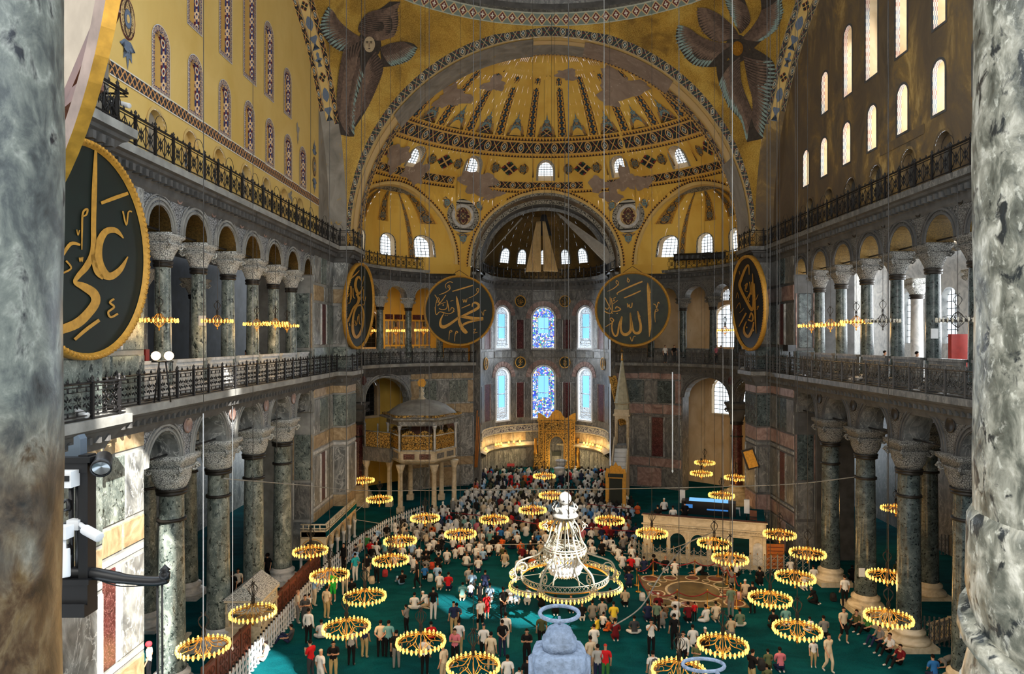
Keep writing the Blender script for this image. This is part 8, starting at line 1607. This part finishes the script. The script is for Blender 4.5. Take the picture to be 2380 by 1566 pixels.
 (C4(1102, 632), 0, 'kneel', 'white', 'white', 'large man in white kneeling left of the roped pavement', {}), (C4(1176, 654), 0, 'kneel', 'red', 'black', 'man in red kneeling at the rope corner', {}), (C4(1232, 644), 0, 'kneel', 'white', 'grey', 'man in white kneeling right of the red shirt at the rope', {}), (C4(1290, 672), 0, 'kneel', 'navy', 'navy', 'man in navy kneeling behind the red rope', {}), (C4(1376, 654), 20, 'kneel', 'black', 'black', 'woman in black leaning at the rope', dict(head='scarf', hcol=G(20, 20, 22))), (C4(1476, 668), 0, 'kneel', 'black', 'white', 'bald man in black kneeling behind the rope', dict(hcol=G(150, 112, 90))), (C4(1555, 694), 0, 'kneel', 'white', 'white', 'man in white kneeling behind the rope by the barrier', {}), (C4(1766, 688), 90, 'sujud', 'white', 'black', 'person in white bowing to the floor behind the rope', {}), (C4(1990, 694), 180, 'cross', 'striped grey', 'black', 'child in patterned top facing us right of the rope', dict(sc=.8, face=True)), (C4(2088, 702), -30, 'bowed', 'white', 'black', 'person in white top and black trousers by the tribune corner', {}), (C4(2046, 772), 0, 'kneel', 'grey', 'grey', 'man in grey kneeling at the right rope', {}), (C4(2166, 884), 0, 'kneel', 'white', 'beige', 'man in white with a white cap right of the rope', dict(head='cap')), (C4(2290, 768), 0, 'kneel', 'black', 'black', 'man in black kneeling right of the rope', {}), (C4(2232, 930), 0, 'kneel', 'black', 'dark grey', 'man in black beside the white cap', {}), (C4(1184, 562), 0, 'kneel', 'white', 'white', 'man in white before the left end of the tribune', {}), (C4(1196, 490), 0, 'kneel', 'white', 'white', 'man in white nearer the left end of the tribune', {}), (C4(1150, 720), 0, 'kneel', 'black', 'black', 'man in black at the left of the pavement ropes', {}), (C4(1160, 790), 0, 'kneel', 'navy', 'navy', 'man in navy at the left of the pavement ropes', {}),
 (C5(912, 1202), 190, 'walk', 'cream', 'black', 'man in cream shirt and black shorts walking towards us', dict(legs='bare', face=True)), (C5(790, 1446), 200, 'walk', 'cream', 'cream', 'man in cream clothes leading a boy by the hand', dict(face=True)), (C5(668, 1404), 170, 'stand', 'white', 'khaki', 'boy in white tee and beige shorts led by the hand', dict(legs='bare', sc=.74, face=True)), (C5(922, 908), 0, 'stand', 'white', 'black', 'woman in white top and black trousers by the far right column', {}), (C5(395, 1426), 0, 'kneel', 'pink', 'navy', 'man in pink kneeling at the bottom right', {}), (C5(298, 1412), 0, 'kneel', 'camouflage', 'olive', 'child in leafy shirt kneeling beside the pink shirt', dict(sc=.85)), (C5(342, 1094), 0, 'kneel', 'black', 'black', 'man in black kneeling left of a right-hand lamp ring', {}), (C5(442, 1060), 0, 'kneel', 'teal', 'white', 'man in pale blue behind a right-hand lamp ring', {}), (C5(752, 1150), 0, 'kneel', 'grey', 'black', 'man in grey polo right of a lamp ring', {}), (C5(640, 1112), 10, 'cross', 'white', 'white', 'child in white under a right-hand lamp ring', dict(sc=.8)), (C5(172, 968), 0, 'stand', 'black', 'black', 'man in black standing under a right-hand lamp ring', {}),
 (C5(1002, 1084), 110, 'lean', 'olive', 'black', 'man in olive sitting against the balustrade, farthest of five', dict(face=True)), (C5(1096, 1116), 110, 'lean', 'green', 'black', 'man in green sitting against the balustrade', dict(face=True)), (C5(1190, 1214), 110, 'lean', 'grey', 'navy', 'man in grey-blue sitting against the balustrade', dict(face=True)), (C5(1272, 1286), 110, 'lean', 'white', 'black', 'man in white sitting against the balustrade', dict(face=True)), (C5(1356, 1384), 110, 'lean', 'maroon', 'black', 'man in maroon sitting at the foot of the near right column', dict(face=True)), (C5(1760, 1396), 90, 'sujud', 'grey', 'beige', 'person in grey bowing right of the near right column', {}), (C5(680, 884), 40, 'bowed', 'black', 'black', 'person wrapped in black kneeling by the far column base', dict(head='cap', hcol=G(190, 180, 170))), (C5(668, 706), 0, 'kneel', 'white', 'white', 'man in white kneeling left of the far right column', {}), (C5(112, 836), 0, 'kneel', 'cream', 'beige', 'man in cream with a cap right of the pavement', dict(head='cap')), (C5(232, 728), 0, 'kneel', 'black', 'black', 'man in black near the tribune right end', {}), (C5(1642, 1490), 0, 'kneel', 'blue', 'navy', 'person in blue at the bottom edge near the right column', {}), (C5(986, 700), -20, 'bowed', 'black', 'black', 'dark-clothed person behind the far right column', {}), (C5(1350, 660), 0, 'kneel', 'olive', 'grey', 'person in olive kneeling in the right aisle', {}), (C5(1020, 900), 120, 'lean', 'black', 'black', 'dark-haired man lying back by the second right column', {}), (C5(480, 640), 0, 'kneel', 'white', 'grey', 'man in white by the orange screen', {}), (C5(590, 770), 0, 'kneel', 'white', 'white', 'man in white right of a lamp ring by the columns', {}),
]
PLACED = []
for (px, py), hd_, pose, sh, tr, lab, kw in NEARP:
    p = on_floor(px, py); PLACED.append((p.x, p.y)); person(p, radians(hd_), pose, sh, tr, lab, None, **kw)
for (px, py, lab, col) in ((C3(985, 765)[0], C3(985, 765)[1], 'cream backpack on the carpet beside standing legs', G(206, 190, 160)), (C3(1097, 705)[0], C3(1097, 705)[1], 'red and white backpack under a lamp ring', G(170, 50, 54)), (C3(1487, 745)[0], C3(1487, 745)[1], 'patterned white backpack behind the blue tee', G(190, 196, 190)), (C3(1503, 640)[0], C3(1503, 640)[1], 'orange backpack behind the man in black', G(206, 70, 40)), (C4(1275, 912)[0], C4(1275, 912)[1], 'white bag on the carpet at the pavement corner', G(210, 206, 200)), (C5(828, 862)[0], C5(828, 862)[1], 'black backpack at the far column base', G(24, 24, 26)), (C5(62, 850)[0], C5(62, 850)[1], 'pink and white bag right of the ropes', G(206, 160, 160))): bag(lab, on_floor(px, py), col)
for (px, py, lab, col, dz, rz_) in ((C4(1378, 1704)[0], C4(1378, 1704)[1], 'grey backpack worn by the man in white tee', G(90, 92, 96), 1.0, 0), (C4(2290, 1690)[0], C4(2290, 1690)[1], 'black backpack worn at the front right', G(22, 22, 24), .98, 0)):
    p = on_floor(px, py); bag(lab, (p.x, p.y-.2, dz), col, .32, .46)
# people up in the galleries and left aisle
for (px, py, y, z, hd_, pose, sh, lab, kw) in ((552, 822, 35.8, 12.4, 100, 'lean', 'pink', 'person in pink leaning over the north gallery parapet, leftmost', {}), (578, 815, 37.6, 12.4, 60, 'stand', 'black', 'person in black bent over the north gallery parapet', {}), (613, 812, 39.4, 12.4, 90, 'phone', 'white', 'person in white over the north gallery parapet by the fifth column', {}), (686, 808, 45.0, 12.4, 120, 'stand', 'white', 'person in white at the far end of the north gallery', {}), (2001, 812, 36.6, 12.4, 260, 'phone', 'black', 'dark-haired woman with a phone in the south gallery', {}), (2121, 812, 33.5, 12.4, 270, 'stand', 'grey', 'man in grey shirt in the south gallery', {}), (1545, 806, 67, 12.4, 200, 'stand', 'white', 'person in white in the right exedra gallery, left one', {}), (1566, 806, 67, 12.4, 200, 'stand', 'black', 'person in black in the right exedra gallery beside white', {}), (1664, 806, 64, 12.4, 200, 'stand', 'pink', 'person in pink in the right exedra gallery', {}), (1674, 806, 64, 12.4, 200, 'stand', 'black', 'person in black at the right of the exedra gallery', {})):
    x = at(px, py, y).x; x = max(-17.6, min(17.6, x)) if y < 50 else x
    x = (-17.1 if x < 0 else 17.2) if y < 50 else x
    person((x, y if y < 50 else y-.2, z), radians(hd_), pose, sh, 'dark grey', lab, None, face=False, **kw)
for (px, py, hd_, pose, sh, lab, kw) in ((346, 1585, 100, 'stand', 'white', 'woman in red headscarf and white at the foot of the first left column', dict(head='scarf', hcol=G(190, 60, 70))), (395, 1590, 120, 'cross', 'white', 'woman in a white headscarf filming at the bottom left', dict(head='scarf')), (430, 1590, 60, 'stand', 'grey', 'child in grey at the bottom left beside the partition', dict(sc=.6)), (553, 1392, 200, 'stand', 'white', 'person in white between the third and fourth left columns', {}), (622, 1352, 160, 'stand', 'black', 'woman in black in the left aisle by the last column', dict(head='scarf', hcol=G(20, 20, 24))), (662, 1345, 150, 'cross', 'olive', 'woman in olive and black scarf sitting by the last left column', dict(head='scarf', hcol=G(24, 24, 34))), (650, 1358, 150, 'cross', 'navy', 'woman in navy scarf sitting by the last left column', dict(head='scarf', hcol=G(40, 44, 80))), (540, 1400, 180, 'stand', 'black', 'dark-clad woman in the left aisle near a column', dict(head='scarf', hcol=G(30, 30, 34)))):
    p = on_floor(px, py); PLACED.append((p.x, p.y)); person(p, radians(hd_), pose, sh, 'black', lab, None, face=True, **kw)
for (s, d_, lab, sh, ps, hc) in ((1.1, 2.6, 'man in white with white cap sitting on the tribune deck', 'white', 'cross', 'cap'), (2.6, 1.6, 'man in black on the tribune deck left of the desk', 'black', 'kneel', 'hair'), (1.9, .6, 'man in white at the front of the tribune deck', 'white', 'cross', 'hair'), (.9, .5, 'dark-haired man at the left corner of the tribune deck', 'black', 'cross', 'hair')): person(on_deck(s, d_), rz+pi*.1, ps, sh, 'black', lab, None, head=hc)
# the kneeling crowd
LMK = [(1293, 1040, 'gilded niche'), (1432, 1140, 'pulpit door'), (1313, 1250, 'great chandelier'), (1000, 1180, 'loge columns'), (988, 1205, 'lamp ring by the loge'), (1148, 1208, 'lamp ring right of the loge'), (1070, 1242, 'lamp ring in the left crowd'), (1238, 1186, 'lamp ring in the middle crowd'), (1282, 1152, 'far lamp ring'), (1417, 1210, 'lamp ring by the pulpit'), (930, 1258, 'paired lamp rings at left'), (1500, 1260, 'tribune corner'), (1265, 1107, 'farthest lamp ring'), (1120, 1130, 'left corner of the apse')]
BND = [(43.5, 930, 1230), (46, 850, 1470), (50, 870, 1475), (55, 960, 1478), (60, 1060, 1480), (66, 1100, 1412), (73, 1108, 1408)]
def bnd(y):
    for (y0, a0, c0), (y1, a1, c1) in zip(BND, BND[1:]):
        if y <= y1: k = (y-y0)/(y1-y0); return a0+(a1-a0)*k, c0+(c1-c0)*k
    return BND[-1][1:]
CW = [('white', 38), ('cream', 7), ('light blue', 9), ('grey', 12), ('black', 13), ('navy', 6), ('red', 4), ('maroon', 3), ('olive', 3), ('blue', 3), ('pink', 2), ('beige', 5), ('teal', 2), ('orange', 2)]
CLIST = [c for c, n in CW for _ in range(n)]; Q = random.Random(11); crowd = []; y = 43.6; row = 0
while y < 73.4:
    a, c = bnd(y); x0, x1 = CX+(a-XV)*y/F, CX+(c-XV)*y/F; x = x0+Q.uniform(0, .4); keep = .50 if y < 46 else .78 if y < 50 else .9
    while x < x1:
        if Q.random() < keep and all((x-u)**2+(y-v)**2 > .42 for u, v in PLACED): crowd.append((x+Q.uniform(-.1, .1), y+Q.uniform(-.18, .18), Q.choice(CLIST)))
        x += Q.uniform(.58, .78)
    y += 1.12; row += 1
crowd.sort(key=lambda q: q[1]); NIND = max(0, 298-len(NEARP)-22); used = {}
for i, (x, y, col) in enumerate(crowd[:NIND]):
    z = .32 if y > 69.3 and abs(x) < 7 else 0; px, py = XV+F*(x-CX)/y, YV+F*(EYE-z-.5)/y; lm = min(LMK, key=lambda l: hypot(px-l[0], (py-l[1])*1.6)); dx, dy = px-lm[0], (py-lm[1])*1.6
    side = ('right of' if dx > 0 else 'left of') if abs(dx) > abs(dy) else ('below' if dy > 0 else 'above'); used.setdefault((col, lm[2], side), []).append((hypot(dx, dy), i, x, y, z))
NTH = ['nearest', 'second nearest', 'third nearest', 'fourth nearest', 'fifth nearest', 'sixth nearest', 'seventh nearest', 'eighth nearest', 'ninth nearest', 'tenth nearest', 'eleventh nearest', 'twelfth nearest']
for (col, ln, side), L in used.items():
    for k, (d_, i, x, y, z) in enumerate(sorted(L)):
        ps = Q.choice(['kneel']*5+['bowed']*2+['cross']*2); hd = 'cap' if Q.random() < .14 else 'hair'
        person((x, y, z), Q.uniform(-.3, .3), ps, col, Q.choice(['black', 'grey', 'navy', 'beige', 'dark grey', 'white']), 'worshipper in %s %s the %s%s' % (col, side, ln, '' if len(L) == 1 else ', %s to it' % NTH[min(k, 11)]), 'worshippers kneeling in rows', Q.choice(['short', 'long']) if ps == 'kneel' else 'short', 'long', hd, None if hd == 'cap' or Q.random() < .85 else G(110, 84, 66), Q.uniform(.93, 1.05))
# the farthest rows together
low = MB(); low.lathe([(.2, 0), (.24, .12), (.19, .3), (.21, .5), (.2, .62), (.1, .72), (.05, .74)], 8, cap=False); low2 = MB(); low2.lathe([(.05, .72), (.085, .8), (.095, .88), (.08, .96), (0, 1.0)], 7, cap=False); legs_ = MB(); 
for s in (-1, 1): legs_.tube([(s*.1, -.2, .1), (s*.15, .3, .1)], .09, 5); legs_.tube([(s*.2, 0, .62), (s*.25, .05, .42), (s*.12, .24, .3)], .05, 5)
m = MB(); cl = list(PAL); mats = []
for c in cl: mats.append(plain('cloth_'+c.replace(' ', '_'), PAL[c], .9, 0, .05))
hm = plain('dark_hair', G(28, 22, 20), .8); mats.append(hm)
for x, y, col in crowd[NIND:]:
    z = .32 if y > 69.3 and abs(x) < 7 else 0; M = Matrix.Translation((x, y, z)) @ Matrix.Rotation(Q.uniform(-.3, .3), 4, 'Z') @ Matrix.Scale(Q.uniform(.92, 1.05), 4); m.merge(low, M, cl.index(col)); m.merge(low2, M, len(cl) if Q.random() < .85 else cl.index('white')); m.merge(legs_, M, cl.index(col))
tag(m.build('crowd', mats), 'farthest rows of kneeling worshippers packed before the apse', 'crowd', None, 'stuff')
print('crowd', len(crowd), 'individual', NIND, 'near', len(NEARP))
